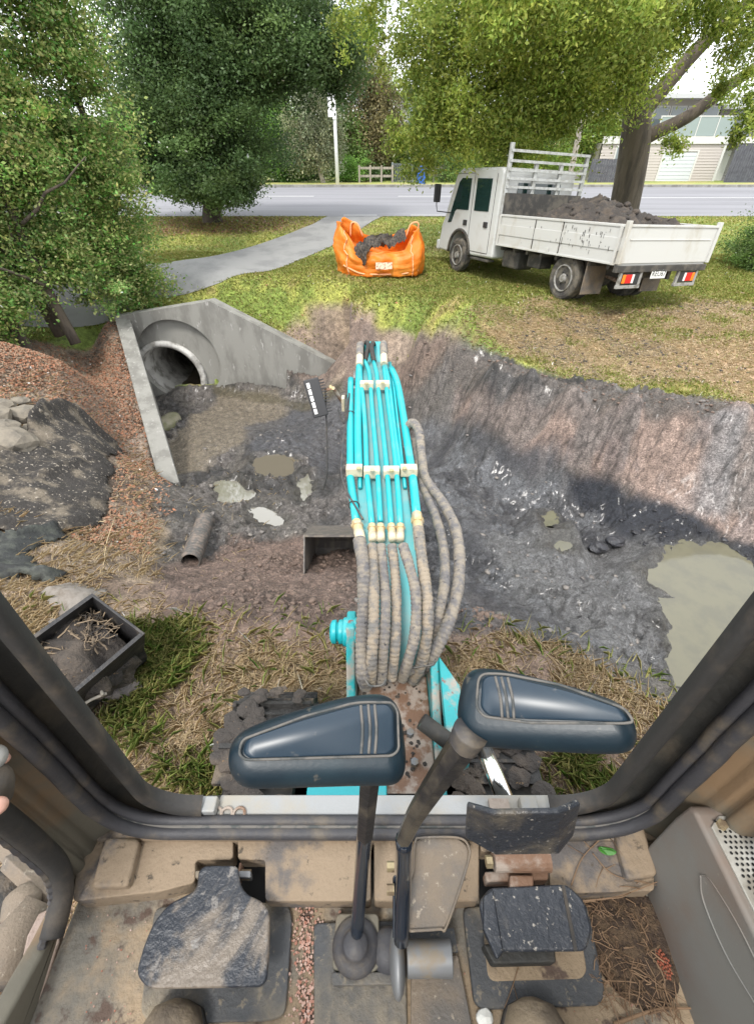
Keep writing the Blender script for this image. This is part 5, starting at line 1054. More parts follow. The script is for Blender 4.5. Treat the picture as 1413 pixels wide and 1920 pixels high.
hose(hp([(588, 1100, 1.92), (625, 1220, 1.86), (655, 1350, 1.82), (652, 1550, 1.78), (615, 1700, 1.78), (585, 1790, 1.84)]), .0225, M['hose'])
hose(hp([(668, 1010, 1.96), (690, 1200, 1.88), (715, 1380, 1.82), (712, 1560, 1.80), (680, 1720, 1.84), (640, 1800, 1.92)]), .024, M['hose_tan'])
hose(hp([(612, 500, 2.75), (640, 475, 2.7), (672, 520, 2.66), (685, 640, 2.6), (705, 760, 2.5), (790, 880, 2.35), (860, 1020, 2.2), (880, 1200, 2.05), (860, 1380, 1.95), (800, 1560, 1.88), (730, 1690, 1.88), (690, 1740, 1.95)]), .027, M['hose'])
hose(hp([(650, 560, 2.72), (668, 700, 2.6), (705, 830, 2.45), (755, 950, 2.3), (795, 1100, 2.15), (805, 1280, 2.0), (775, 1450, 1.93), (735, 1600, 1.95), (700, 1720, 2.0)]), .024, M['hose'])
hose(hp([(688, 1760, 1.9), (640, 1745, 1.86), (560, 1790, 1.84)]), .018, M['hose'])
# tied ends: rough webbing round the bundle
hose(hp([(395, 1790, 1.72), (420, 1825, 1.71), (480, 1822, 1.72), (505, 1790, 1.73)]), .004, M['groove'], wrap=False, name='tie_strap')
hose(hp([(640, 1735, 1.80), (690, 1725, 1.80), (740, 1718, 1.83), (745, 1700, 1.84)]), .003, M['groove'], wrap=False, name='tie_strap')
# far end: fittings, black and grey hoses turning over the boom tip
for px_, py_ in ((605, 200), (850, 190)):
    a = on_boom(*c3(px_, py_ + 40), off=.045); b_ = a + np.array([0, .10, .03]); mb = MB(); mb.cyl(a, b_, .026, 12); f_ = B(mb, 'hose_fitting', M['clamp'], boom, bevel=.002)
    mb = MB(); mb.tube(spline([b_, b_ + np.array([0, .16, .03]), b_ + np.array([.01, .38, -.10]), b_ + np.array([.01, .42, -.4])], 30), .028, 10); B(mb, 'end_hose', M['hose'], boom, smooth=True)
for px_, py_ in ((665, 190), (752, 200)):
    a = on_boom(*c3(px_, py_), off=.045); mb = MB(); s_ = 1 if px_ > 700 else -1; mb.tube(spline([a, a + np.array([-.02 * s_, .13, .06]), a + np.array([0, .32, .0]), a + np.array([0.01, .40, -.35])], 30), .018, 10); B(mb, 'end_hose', M['rubber'], boom, smooth=True)
# thin cable along the left side, tied with black ties
mb = MB(); q = [on_boom(*c3(*p), off=.05) for p in [(505, 520), (490, 740), (460, 850), (440, 1050), (425, 1300), (470, 1480), (560, 1640), (640, 1780)]]; mb.tube(spline(q, 60), .0055, 6); B(mb, 'cable', M['rubber_d'], boom, smooth=True)
mb = MB(); q = [on_boom(*c3(*p), off=.055) for p in [(395, 690), (430, 780), (465, 800), (500, 560)]]; mb.tube(spline(q, 20), .006, 6); B(mb, 'cable', M['rubber'], boom, smooth=True)
for cx_, cy_ in ((515, 735), (550, 1640)):
    q = on_boom(*c3(cx_, cy_), off=.03); mb = MB(); mb.tube([q + np.array([.027 * math.cos(a), 0, .027 * math.sin(a)]) for a in np.linspace(0, 2 * math.pi, 14, endpoint=False)], .003, 5, closed=True); B(mb, 'cable_tie', M['rubber'], boom)
# work lamp on the left of the boom
Lc = at(592, 746, t=2.85); mb = MB(); rl = Matrix.Rotation(math.radians(8), 3, 'Y') @ Matrix.Rotation(math.radians(-12), 3, 'X')
rl = Matrix(((.95, .05, .12), (-.1, .55, .82), (-.06, -.8, .58)))  # x: across, y: along the lamp's length in the picture
e1 = np.array([.97, .05, .1]); vv_ = ray(592, 746); vv_ = -vv_ / np.linalg.norm(vv_); e2 = np.cross(vv_, e1); e2 = e2 / np.linalg.norm(e2); e2 = e2 * .99 + e1 * -.14; e2 /= np.linalg.norm(e2); e1 = np.cross(e2, vv_); e1 /= np.linalg.norm(e1)
RL = Matrix((tuple(e1), tuple(e2), tuple(vv_))).transposed()
mb = MB(); mb.box(Lc, (.095, .235, .08), RL); lamp = B(mb, 'work_light', M['black'], bevel=.006)
for k in range(5): mb = MB(); mb.box(Lc + e1 * -.024 + e2 * (-.080 + .04 * k) + vv_ * .040, (.020, .034, .012), RL); B(mb, 'lens', M['lensw'], lamp, bevel=.003)
mb = MB()
for k in range(12): mb.box(Lc + e1 * .058 + e2 * (-.10 + .018 * k) , (.04, .006, .055), RL)
B(mb, 'cooling_fins', M['black'], lamp)
ba = Lc + e1 * .07 + e2 * .03; bb = on_boom(*c3(445, 620), off=0.0) ; mb = MB(); mb.tube([ba, ba + e1 * .05 + vv_ * .02, bb], .012, 6); B(mb, 'lamp_bracket', M['rust'], boom)
mb = MB(); mb.cyl(ba + e1 * .03, ba + e1 * .045, .022, 8); mb.cyl(ba + e1 * .05 + vv_ * .03, ba + e1 * .05, .012, 6); B(mb, 'bracket_bolt', M['fitting'], boom)
mb = MB(); mb.box(bb, (.02, .06, .09)); B(mb, 'bracket_foot', M['clamp'], boom, bevel=.003)
mb = MB(); mb.tube(spline([ba, ba + np.array([.0, -.05, -.15]), at(613, 880, t=2.75), at(606, 918, t=2.75)], 30), .005, 6); B(mb, 'hanging_cable', M['rubber'], boom, smooth=True)
# arm and bucket below the boom tip
tipc = np.array([bxo(3.45), 3.42, 1.02])
mb = MB(); xa = tipc[0]; P = [[xa - .075, 3.62, 1.25], [xa - .075, 3.30, .95], [xa - .075, 3.12, .1], [xa - .075, 3.20, -.45], [xa - .075, 3.38, -.45], [xa - .075, 3.55, .3], [xa - .075, 3.72, 1.05]]; mb.prism(P, (.15, 0, 0)); arm = B(mb, 'arm', M['teal'], bevel=.01)
mb = MB(); mb.cyl((xa - .16, 3.42, 1.03), (xa + .16, 3.42, 1.03), .055, 16); B(mb, 'arm_pin', M['steel'], arm)
mb = MB(); mb.cyl((xa, 3.15, .85), (xa, 2.98, .1), .05, 14); B(mb, 'bucket_cylinder', M['teal'], arm, smooth=True); mb = MB(); mb.cyl((xa, 2.98, .1), (xa, 2.94, -.3), .025, 12); B(mb, 'cylinder_rod', M['chrome'], arm, smooth=True)
mb = MB(); mb.cyl((xa, 1.35, .45), (xa, 2.3, .62), .06, 14); B(mb, 'boom_cylinder', M['teal'], boom, smooth=True)
def bucket(root, org, R, Wd, dep, name_prefix=''):
    """open bucket: local x across, y towards mouth, z up. org world, R 3x3"""
    R = np.array(R); tf = lambda p: np.array(p) @ R.T + np.array(org)
    prof = [(.0, .0)] ; A_ = np.linspace(math.radians(100), math.radians(300), 14); c_ = np.array([0, 0])
    prof = [(dep * .62, dep * .50)] + [(dep * .5 * math.cos(a) , dep * .5 * math.sin(a)) for a in A_] + [(dep * .85, -dep * .42)]
    outp = prof; inn = [(y * .93 + .01, z * .93) for y, z in prof]; inn[0] = (dep * .62, dep * .50 - .02); inn[-1] = (dep * .85, -dep * .42 + .02)
    mb = MB(); ring = outp + inn[::-1]; n_ = len(outp); V = [tf((-Wd / 2, y, z)) for y, z in outp] + [tf((-Wd / 2, y, z)) for y, z in inn] + [tf((Wd / 2, y, z)) for y, z in outp] + [tf((Wd / 2, y, z)) for y, z in inn]
    F_ = []
    for i in range(n_ - 1): F_ += [(i, i + 1, 2 * n_ + i + 1, 2 * n_ + i), (n_ + i + 1, n_ + i, 3 * n_ + i, 3 * n_ + i + 1), (i, n_ + i, n_ + i + 1, i + 1), (2 * n_ + i + 1, 3 * n_ + i + 1, 3 * n_ + i, 2 * n_ + i)]
    F_ += [(0, 2 * n_, 3 * n_, n_), (n_ - 1, 2 * n_ - 1, 4 * n_ - 1, 3 * n_ - 1)]
    mb.add(V, F_); sh = mb.build('shell', M['bmat'], root)
    for s in (-1, 1):
        mb = MB(); Pp = [tf((s * Wd / 2, y, z)) for y, z in outp]; mb.prism(Pp, (R @ np.array([s * .014, 0, 0]))); mb.build('side_plate', M['bmat'], sh if root.type == 'EMPTY' and root.name.startswith('spare') else root, bevel=.003)
    return tf
bk = B(MB().box((xa, 3.2, -.42), (.20, .24, .12)), 'bucket', M['bmat2'], bevel=.01); _bm = M['bmat']; M['bmat'] = M['bmat2']
bL = at(578, 1028, t=4.35); bR_ = at(772, 1028, t=4.35); bc = (bL + bR_) / 2
Rb = Matrix.Rotation(math.radians(-8), 3, 'Z') @ Matrix.Rotation(math.radians(0), 3, 'X')
# cavity faces the machine (-y) and up
Rb = np.array(Matrix.Rotation(math.pi, 3, 'Z') @ Matrix.Rotation(math.radians(28), 3, 'X'))
bucket(bk, bc + np.array([0, .12, -.22]), Rb, np.linalg.norm(bR_ - bL), .62)
M['bmat'] = _bm
# swing post and foot
def pxp(px, py, t): return at(px, py, t=t)
Xl, Xr = -.105, .235
for x_, z1_ in ((Xl, 1.06), (Xr, .86)):
    mb = MB(); mb.prism([[x_ - .016, .52, .25], [x_ - .016, 1.28, .30], [x_ - .016, 1.32, .72], [x_ - .016, 1.20, z1_ - .12], [x_ - .016, 1.1, z1_ - .1], [x_ - .016, .92, .66], [x_ - .016, .55, .55]], (.036, 0, 0)); B(mb, 'swing_bracket_plate', M['teal_worn'], bevel=.008)
mb = MB(); pc = at(650, 1190, X=Xl - .0); pc = np.array([Xl, 1.13, .895]); mb.lathe([(0, -.03), (.055, -.03), (.058, -.02), (.058, .02), (.055, .03), (0, .03)], pc, (1, 0, 0), 24); B(mb, 'pin_boss', M['teal'], smooth=False, bevel=.004)
mb = MB(); mb.lathe([(0, -.082), (.033, -.082), (.046, -.074), (.048, -.058), (.037, -.055), (.037, -.050), (.048, -.047), (.048, -.03), (0, -.03)], pc, (1, 0, 0), 24); B(mb, 'pin_cap', M['teal'], bevel=.003)
mb = MB(); mb.bx(Xl + .02, Xr - .017, .60, 1.12, .25, .60); B(mb, 'foot_casting', M['rust'], bevel=.01)
mb = MB(); mb.bx(Xl + .02, Xr - .017, .60, .66, .5, .60); B(mb, 'rear_lip', M['rust'], bevel=.01)
mb = MB(); rs = np.random.default_rng(9)
for k in range(70): mb.blob((rs.uniform(Xl + .05, Xr - .05), rs.uniform(.70, 1.1), .603), rs.uniform(.003, .010) * np.ones(3) * np.array([1, 1, .5]), 1, .3, k)
B(mb, 'packed_dirt', M['soil']).__setitem__('kind', 'stuff')
for (x_, y_) in ((.13, .86), (.14, .75), (.05, .9)):
    mb = MB(); mb.cyl((x_, y_, .595), (x_, y_, .625), .015, 6); B(mb, 'casting_bolt', M['steel'])
mb = MB(); mb.prism([[Xr + .02, 1.12, .76], [Xr + .10, 1.0, .72], [Xr + .10, .72, .68], [Xr + .02, .68, .72]], (0, 0, -.05)); B(mb, 'side_gusset', M['teal_worn'], bevel=.008)
# lower frame between the tracks
mb = MB(); mb.prism([at(800, 1500, Z=.46), at(745, 1355, Z=.46), at(650, 1360, Z=.46), at(575, 1470, Z=.46), at(575, 1560, Z=.46), at(820, 1560, Z=.46)], (0, 0, -.14)); B(mb, 'swing_frame', M['teal_worn'], bevel=.012)
mb = MB(); a = at(575, 1492, Z=.62); b_ = at(725, 1492, Z=.62); mb.box((a + b_) / 2, (np.linalg.norm(b_ - a), .10, .03)); B(mb, 'frame_front_plate', M['teal'], bevel=.006)
# swing cylinder (chrome rod) to the right
a, b_ = at(905, 1400, t=1.42), at(955, 1520, t=1.30); mb = MB(); mb.cyl(a, b_, .026, 20); B(mb, 'swing_cylinder_rod', M['chrome'], smooth=True)
mb = MB(); mb.cyl(a + (a - b_) * .3, a, .045, 18); B(mb, 'swing_cylinder_head', M['steel'], smooth=True)
mb = MB(); mb.cyl(at(790, 1352, t=1.62), at(880, 1420, t=1.6), .03, 12); B(mb, 'swing_cylinder', M['dark'], smooth=True)
# tracks
for s in (-1, 1):
    xc = s * .445; wv = .33; ya, yb, r_ = -1.5, .86, .27
    mb = MB(); mb.bx(xc - .12, xc + .12, ya, yb, .12, .42); tf_ = B(mb, 'track_frame', M['tread'], bevel=.02)
    Pth = []
    n_ = 34; per = 2 * (yb - ya) + 2 * math.pi * r_
    for k in range(n_):
        u = k / n_ * per
        if u < yb - ya: p, a = (ya + u, .03 + 2 * r_), 0
        elif u < yb - ya + math.pi * r_: th = (u - (yb - ya)) / r_; p, a = (yb + r_ * math.sin(th), .03 + r_ + r_ * math.cos(th)), -th
        elif u < 2 * (yb - ya) + math.pi * r_: w_ = u - (yb - ya) - math.pi * r_; p, a = (yb - w_, .03), math.pi
        else: th = (u - 2 * (yb - ya) - math.pi * r_) / r_; p, a = (ya - r_ * math.sin(th), .03 + r_ - r_ * math.cos(th)), math.pi - th
        Pth.append((p, a))
    tr_ = B(MB().cyl((xc - .10, yb, .30), (xc + .10, yb, .30), .22, 24), 'track', M['tread'])
    mb = MB(); mb.bx(xc - .13, xc + .13, ya, yb, .05, .54); mb.cyl((xc - .13, yb, .30), (xc + .13, yb, .30), .235, 28); B(mb, 'track_links', M['dark'], tr_)
    for (p, a) in Pth:
        R_ = Matrix.Rotation(a, 3, 'X'); mb = MB(); c_ = np.array([xc, p[0], p[1]]); mb.box(c_, (wv, .150, .022), R_); up_ = np.array(R_ @ Vector((0, 0, 1))); fy = np.array(R_ @ Vector((0, 1, 0)))
        mb.box(c_ + up_ * .022 + fy * .05, (wv, .018, .03), R_); mb.box(c_ + up_ * .016, (wv, .012, .016), R_); mb.build('track_shoe', M['tread'], tr_, bevel=0)
rs = np.random.default_rng(21)
for s in (-1, 1):
    mb = MB()
    for k in range(90): sz_ = rs.uniform(.008, .035); mb.blob((s * .445 + rs.uniform(-.16, .16), rs.uniform(.35, 1.08), .585 + sz_ * .1), sz_ * np.array([1.4, 1.1, .45]), 2, .5, k, 2.)
    o = B(mb, 'caked_mud', M['soil']); o['kind'] = 'stuff'
# machine deck below the cab
mb = MB(); mb.bx(-.52, .95, -1.6, .30, .62, 1.30); B(mb, 'deck_frame', M['dark'], bevel=.03)

# ---------------------------------------------------------------- cab
def upath(w, zb, r, Y, ztop=2.75, n=10, half=None):
    P = [(-w, Y, ztop), (-w, Y, (ztop + zb) / 2), (-w, Y, zb + r)]
    P += [(-w + r - r * math.cos(a), Y, zb + r - r * math.sin(a)) for a in np.linspace(0, math.pi / 2, n)[1:]]
    R_ = [(-x, y, z) for x, y, z in P[::-1]]
    return np.array(P + R_)
def strip(name, secs, m, par=None, clip=None, **k):
    G = np.array([upath(*s) for s in secs]); n_ = G.shape[1]
    if clip == 'L': G = G[:, :n_ // 2 + 0]; G = np.concatenate([G, G[:, -1:] * np.array([[0, 1, 1]]) + np.array([[[-.305, 0, 0]]])], 1)
    if clip == 'R': G = G[:, n_ // 2:]; G = np.concatenate([G[:, :1] * np.array([[0, 1, 1]]) + np.array([[[.30, 0, 0]]]), G], 1)
    mb = MB(); mb.grid(G); return B(mb, name, m, par or cabf, smooth=True, **k)
cabf = B(MB().bx(-.50, .50, .320, .334, 1.30, 1.448), 'front_window_frame', M['dark'], bevel=.006)
R1 = [(.390, 1.514, .07, .318), (.380, 1.508, .072, .300), (.383, 1.502, .078, .293), (.390, 1.494, .082, .291), (.398, 1.485, .085, .293), (.404, 1.479, .09, .302)]
strip('rubber_lip', R1, M['rubber'], clip='L'); strip('rubber_lip', R1, M['rubber'], clip='R')
strip('frame_channel', [(.402, 1.480, .09, .306), (.406, 1.476, .09, .314), (.436, 1.470, .10, .315), (.444, 1.468, .10, .30), (.452, 1.466, .1, .285)], M['dark'])
for (wv, zb, yy, r_, m_) in ((.442, 1.484, .287, .0088, 'rubber_d'), (.449, 1.476, .271, .0108, 'rubber_d')):
    P = upath(wv, zb, .105, yy, n=22); P = np.concatenate([np.linspace(P[0], P[2], 60), P[3:-3], np.linspace(P[-3], P[-1], 60)])
    P[:, 0] += (fbm(P[:, 2] * 9, P[:, 0] * 3, 5) - .5) * .004; P[:, 1] += (fbm(P[:, 2] * 14, P[:, 0] * 12, 6) - .5) * .006
    mb = MB(); mb.tube(P, r_, 10); B(mb, 'door_seal' if False else 'window_seal', M[m_], cabf, smooth=True)
P = upath(.446, 1.484, .10, .279, n=22); mb = MB(); mb.tube(P, .004, 6); B(mb, 'dust_line', M['groove'], cabf, smooth=True)
mb = MB(); mb.bx(-.285, .33, .297, .33, 1.452, 1.482); B(mb, 'sill_plate', M['greysteel'], cabf, bevel=.003)
for xs_ in (-.298, .268):
    mb = MB(); mb.box((xs_, .308, 1.492), (.030, .026, .022)); B(mb, 'catch', M['greysteel'], cabf, bevel=.003)
for k, px_ in enumerate((405, 425, 448, 1000, 985)):
    q = at(px_, 1526, Z=1.485); mb = MB(); mb.tube([q + np.array([.010 * math.cos(a), .010 * math.sin(a), 0]) for a in np.linspace(0, 2 * math.pi, 14, endpoint=False)], .0028, 5, closed=True); B(mb, 'spring_ring', M['rust'], cabf)
mb = MB(); mb.bx(.20, .235, .30, .32, 1.483, 1.492); B(mb, 'catch', M['rust'], cabf)
# side pillars (beige) and door opening
def pillar(s):
    mb = MB(); w0, w1 = .468, .50
    # stepped section along Y, running up: (x, y)
    sec = [(.455, .282), (.470, .272), (.484, .262), (.486, .246), (.494, .242), (.495, .236), (.488, .231), (.490, .222), (.500, .214), (.53, .21), (.53, .30)]
    G = np.array([[(s * x, y, z) for x, y in sec] for z in (1.455, 1.6, 2.2, 2.75)]); mb.grid(G); return B(mb, 'pillar', M['beige'], smooth=False, bevel=.004)
pillar(-1); pillar(1)
mb = MB(); P = spline([(-.495, .20, 2.7), (-.495, .20, 2.1), at(-60, 1492, X=-.495), at(0, 1530, X=-.495), at(60, 1578, X=-.495), at(105, 1622, X=-.495), at(117, 1665, X=-.495), at(110, 1710, X=-.495), at(97, 1758, X=-.495)], 60); mb.tube(P, .0165, 10); ds = B(mb, 'door_seal', M['rubber'], smooth=True)
mb = MB(); mb.tube(P + np.array([-.008, -.013, 0]), .0055 + .0016 * (np.arange(len(P)) % 2), 6); B(mb, 'seal_lip', M['rubber_d'], ds)
mb = MB(); mb.bx(.49, .53, -.6, .172, 1.42, 2.75); B(mb, 'side_wall', M['beige'])
# lower fillet panel between pillar and floor (left)
mb = MB(); mb.prism([at(a_, b_, X=-.4985) for a_, b_ in [(205, 1560), (160, 1636), (133, 1690), (60, 1930), (20, 1990), (-30, 1990), (96, 1760), (119, 1712), (127, 1665), (114, 1618), (70, 1574), (60, 1540)]], (-.03, 0, 0)); B(mb, 'kick_panel', M['beige'], bevel=.006)
# floor
mb = MB(); mb.bx(-.5, .52, -.8, .30, 1.36, ZF); fl = B(mb, 'cab_floor', M['floor'], bevel=.004)
def fpoly(pts, z): return [at(a, b_, Z=z) for a, b_ in pts]
def plate(name, pts, z, th_, m, par, bevel=.004, **k):
    mb = MB(); mb.prism(fpoly(pts, z), (0, 0, -th_)); return B(mb, name, m, par, bevel=bevel, **k)
zl = ZF + .045
def rrect(pts, z, th_, name, m, par, rad=.015, bevel=.004):
    """polygon with rounded corners"""
    P = np.array(fpoly(pts, z)); out = []; n_ = len(P)
    for i in range(n_):
        p, a, b_ = P[i], P[i - 1], P[(i + 1) % n_]; da = (a - p) / np.linalg.norm(a - p); db = (b_ - p) / np.linalg.norm(b_ - p); rr_ = min(rad, np.linalg.norm(a - p) * .45, np.linalg.norm(b_ - p) * .45)
        for t in np.linspace(0, 1, 5): out.append((1 - t) ** 2 * (p + da * rr_) + 2 * t * (1 - t) * p + t * t * (p + db * rr_))
    mb = MB(); mb.prism(out, (0, 0, -th_)); return B(mb, name, m, par, bevel=bevel, seg=3)
# ledge in four blocks, with slots left open for the pedals
rrect([(150, 1572), (437, 1572), (437, 1612), (366, 1612), (366, 1655), (300, 1672), (136, 1690)], zl, .05, 'ledge', M['floor2'], fl, .008, .007)
rrect([(446, 1572), (695, 1572), (695, 1690), (497, 1690), (497, 1612), (446, 1612)], zl, .05, 'ledge', M['floor2'], fl, .006, .007)
rrect([(701, 1572), (898, 1572), (898, 1600), (898, 1690), (701, 1690)], zl, .05, 'ledge', M['floor2'], fl, .006, .007)
rrect([(900, 1572), (1226, 1566), (1226, 1670), (1030, 1676), (1030, 1600), (900, 1597)], zl, .05, 'ledge', M['floor2'], fl, .006, .007)
for s_ in (0,):
    mb = MB(); q = fpoly([(366, 1608), (498, 1608), (498, 1700), (366, 1700)], ZF + .004); mb.prism(q, (0, 0, -.003)); B(mb, 'pedal_slot', M['hole'], fl)
    mb = MB(); q = fpoly([(898, 1597), (1030, 1597), (1030, 1700), (898, 1700)], ZF + .004); mb.prism(q, (0, 0, -.003)); B(mb, 'pedal_slot', M['hole'], fl)
mb = MB(); mb.bx(-.50, .50, .262, .30, 1.36, 1.474); B(mb, 'ledge_back', M['floor2'], fl, bevel=.004)
rrect([(196, 1570), (262, 1572), (240, 1662), (170, 1664)], zl + .018, .03, 'raised_pad', M['floor2'], fl, .008, .006)
rrect([(1148, 1548), (1204, 1540), (1235, 1640), (1176, 1650)], zl + .018, .03, 'raised_pad', M['floor2'], fl, .010, .006)
rrect([(290, 1700), (538, 1690), (548, 1720), (535, 1905), (500, 1915), (285, 1920), (262, 1900)], ZF + .010, .009, 'mat_plate', M['mat_'], fl, .014, .003)
rrect([(588, 1730), (760, 1725), (764, 1960), (588, 1960)], ZF + .008, .007, 'mat_plate', M['mat_'], fl, .008, .003)
rrect([(866, 1700), (1100, 1690), (1135, 1860), (1125, 1885), (905, 1893), (888, 1880)], ZF + .012, .011, 'mat_plate', M['mat_'], fl, .014, .004)
rrect([(905, 1740), (1085, 1735), (1100, 1820), (1090, 1835), (915, 1840)], ZF + .014, .004, 'dusty_inset', M['floor'], fl, .012, .002)
rrect([(770, 1790), (858, 1790), (892, 1960), (770, 1960)], ZF + .016, .014, 'foot_plate', M['brown'], fl, .004, .002)
# left pedal
lp = rrect([(372, 1632), (384, 1622), (446, 1622), (450, 1658), (462, 1676), (492, 1690), (506, 1712), (504, 1790), (500, 1838), (488, 1850), (392, 1852), (276, 1854), (254, 1826), (270, 1770), (288, 1728), (316, 1694), (368, 1668)], ZF + .075, .010, 'pedal', M['pedal'], ex, .010, .004)
mb = MB(); q = fpoly([(366, 1632), (470, 1632), (470, 1646), (366, 1646)], ZF + .05); mb.prism(q, (0, 0, -.02)); B(mb, 'pedal_hinge', M['steel'], lp, bevel=.002)
mb = MB(); a = at(452, 1640, Z=ZF + .04); mb.cyl(a, a + np.array([.016, 0, 0]), .0075, 6); B(mb, 'hinge_bolt', M['bolt'], lp)
mb = MB(); mb.bx(a[0] - .004, a[0] - .001, a[1] - .012, a[1] + .014, a[2] - .02, a[2] + .010); B(mb, 'hinge_lug', M['rust'], lp, bevel=.001)
mb = MB(); q = fpoly([(384, 1700), (480, 1700), (470, 1830), (330, 1830)], ZF + .06); mb.prism(q, (0, 0, -.03)); B(mb, 'pedal_stem', M['dark'], lp)
# right pedal: two folded plates
rp = rrect([(918, 1664), (1062, 1657), (1094, 1686), (1110, 1740), (1100, 1782), (1070, 1783), (930, 1784), (906, 1740), (897, 1690)], ZF + .085, .010, 'pedal', M['pedal2'], ex, .008, .004)
mb = MB(); q = fpoly([(905, 1680), (924, 1666), (944, 1784), (932, 1800), (906, 1742)], ZF + .09); mb.prism(q, (0, 0, -.012)); B(mb, 'folded_flange', M['pedal2'], rp, bevel=.003)
mb = MB(); q = fpoly([(1052, 1660), (1058, 1660), (1082, 1782), (1076, 1784)], ZF + .087); mb.prism(q, (0, 0, -.004)); B(mb, 'fold_line', M['rubber'], rp)
mb = MB(); q = fpoly([(905, 1770), (1040, 1770), (1042, 1805), (925, 1808)], ZF + .055); mb.prism(q, (0, 0, -.03)); B(mb, 'pedal_stem', M['dark'], rp, bevel=.003)
mb = MB(); mb.cyl(at(925, 1612, Z=ZF + .085), at(1028, 1612, Z=ZF + .085), .017, 18); hb_ = B(mb, 'hinge_barrel', M['rust'], rp, smooth=False)
mb = MB(); a = at(922, 1616, Z=ZF + .085); mb.cyl(a - np.array([.010, 0, 0]), a, .009, 6); B(mb, 'hinge_bolt', M['bolt'], rp)
mb = MB(); q = fpoly([(908, 1634), (1028, 1630), (1028, 1650), (912, 1654)], ZF + .065); mb.prism(q, (0, 0, -.03)); B(mb, 'hinge_block', M['rust'], rp, bevel=.003)
mb = MB(); q = fpoly([(955, 1640), (1000, 1640), (1000, 1670), (955, 1670)], ZF + .08); mb.prism(q, (0, 0, -.02)); B(mb, 'pedal_arm', M['rust'], rp, bevel=.003)
# upper wing of the right pedal, standing up and folded forward
up_ = [((876, 1500), .60), ((924, 1514), .575), ((1042, 1512), .575), ((1080, 1496), .60), ((1068, 1556), .64), ((1042, 1590), .66), ((928, 1592), .66), ((872, 1560), .64)]
Vp = [at(*p, t=t_) for p, t_ in up_]; mb = MB(); mb.add(Vp, [(0, 1, 6, 7), (1, 2, 5, 6), (2, 3, 4, 5)]); o = B(mb, 'pedal_wing', M['pedal2'], rp, fix=False); sm = o.modifiers.new('s', 'SOLIDIFY'); sm.thickness = .008; bv = o.modifiers.new('b', 'BEVEL'); bv.width = .003; bv.segments = 2
# middle folding foot rest
fr = rrect([(778, 1578), (792, 1571), (858, 1571), (878, 1588), (876, 1622), (838, 1736), (822, 1744), (758, 1748), (752, 1700), (752, 1655), (772, 1640)], ZF + .10, .006, 'foot_rest', M['brown'], ex, .010, .002)
q = [at(a, b_, Z=ZF + .103) for a, b_ in [(758, 1746), (822, 1742), (838, 1734), (876, 1620), (878, 1588), (858, 1571), (792, 1571), (778, 1580), (773, 1640), (752, 1655)]]; mb = MB(); mb.tube(spline(q, 60), .0018, 6); B(mb, 'rolled_edge', M['brown'], fr, smooth=True)
mb = MB(); mb.cyl(at(762, 1797, Z=ZF + .07), at(846, 1797, Z=ZF + .07), .021, 20); B(mb, 'hinge_barrel', M['steel'], fr, bevel=.002)
mb = MB(); q = fpoly([(768, 1745), (850, 1740), (858, 1785), (768, 1785)], ZF + .03); mb.prism(q, (0, 0, -.01)); B(mb, 'hinge_leaf', M['mat_'], fr)
mb = MB(); q = fpoly([(762, 1805), (846, 1805), (848, 1828), (764, 1832)], ZF + .06); mb.prism(q, (0, 0, -.02)); B(mb, 'hinge_leaf', M['brown'], fr)
# lever side plate, cam and bolts
lvp = B(MB().prism([at(736, 1640, Z=ZF + .12), at(762, 1640, Z=ZF + .12), at(762, 1758, Z=ZF + .08), at(736, 1766, Z=ZF + .08)], (0, 0, -.01)), 'lever_link', M['rodb'], bevel=.003)
for py_ in (1625, 1668): mb = MB(); a = at(735, py_, Z=ZF + .12); mb.cyl(a - np.array([.008, 0, 0]), a + np.array([.003, 0, 0]), .0072, 6); B(mb, 'link_bolt', M['bolt'], lvp)
mb = MB(); a = at(745, 1800, Z=ZF + .06); mb.blob(a, (.012, .042, .03), 3, .0); B(mb, 'cam', M['steel'], lvp, smooth=True)
mb = MB(); a = at(727, 1780, Z=ZF + .025); mb.lathe([(.028, -.02), (.028, -.004), (.022, .008), (.012, .014)], a, (0, 0, 1), 24); B(mb, 'lever_boot', M['rubber_d'], lvp, smooth=True)
# left travel lever
def lever(rodpts, r, m, base_):
    mb = MB(); mb.tube(spline(rodpts, 40), r, 14); lv = B(mb, 'travel_lever', m, smooth=True); return lv
bpt = at(668, 1768, Z=ZF + .03); topg = at(688, 1440, t=.49)
rp_ = spline([at(668, 1762, Z=ZF + .035), at(676, 1660, t=.655), at(684, 1560, t=.575), at(692, 1470, t=.515), at(696, 1420, t=.49)], 30)
lv1 = B(MB().tube(rp_, np.linspace(.0100, .0108, len(rp_)), 12), 'travel_lever', M['rodb'], smooth=True)
q = spline([at(684, 1566, t=.577), at(691, 1480, t=.520), at(696, 1420, t=.49)], 14); mb = MB(); mb.tube(q, np.linspace(.0110, .0132, len(q)), 6); B(mb, 'upper_rod', M['rod'], lv1)
rrect([(630, 1712), (710, 1712), (712, 1812), (700, 1822), (622, 1818)], ZF + .028, .024, 'boot_plate', M['beige'], lv1, .008, .003)
mb = MB(); a = at(667, 1775, Z=ZF + .028); mb.lathe([(.036, 0), (.036, .003), (.033, .008), (.027, .012), (.0215, .015), (.019, .021), (.0165, .026)], a, (0, -.05, 1), 30); B(mb, 'rubber_boot', M['rubber_d'], lv1, smooth=True)
rrect([(622, 1822), (742, 1822), (742, 1846), (622, 1848)], ZF + .022, .014, 'boot_plate', M['mat_'], lv1, .004, .002)
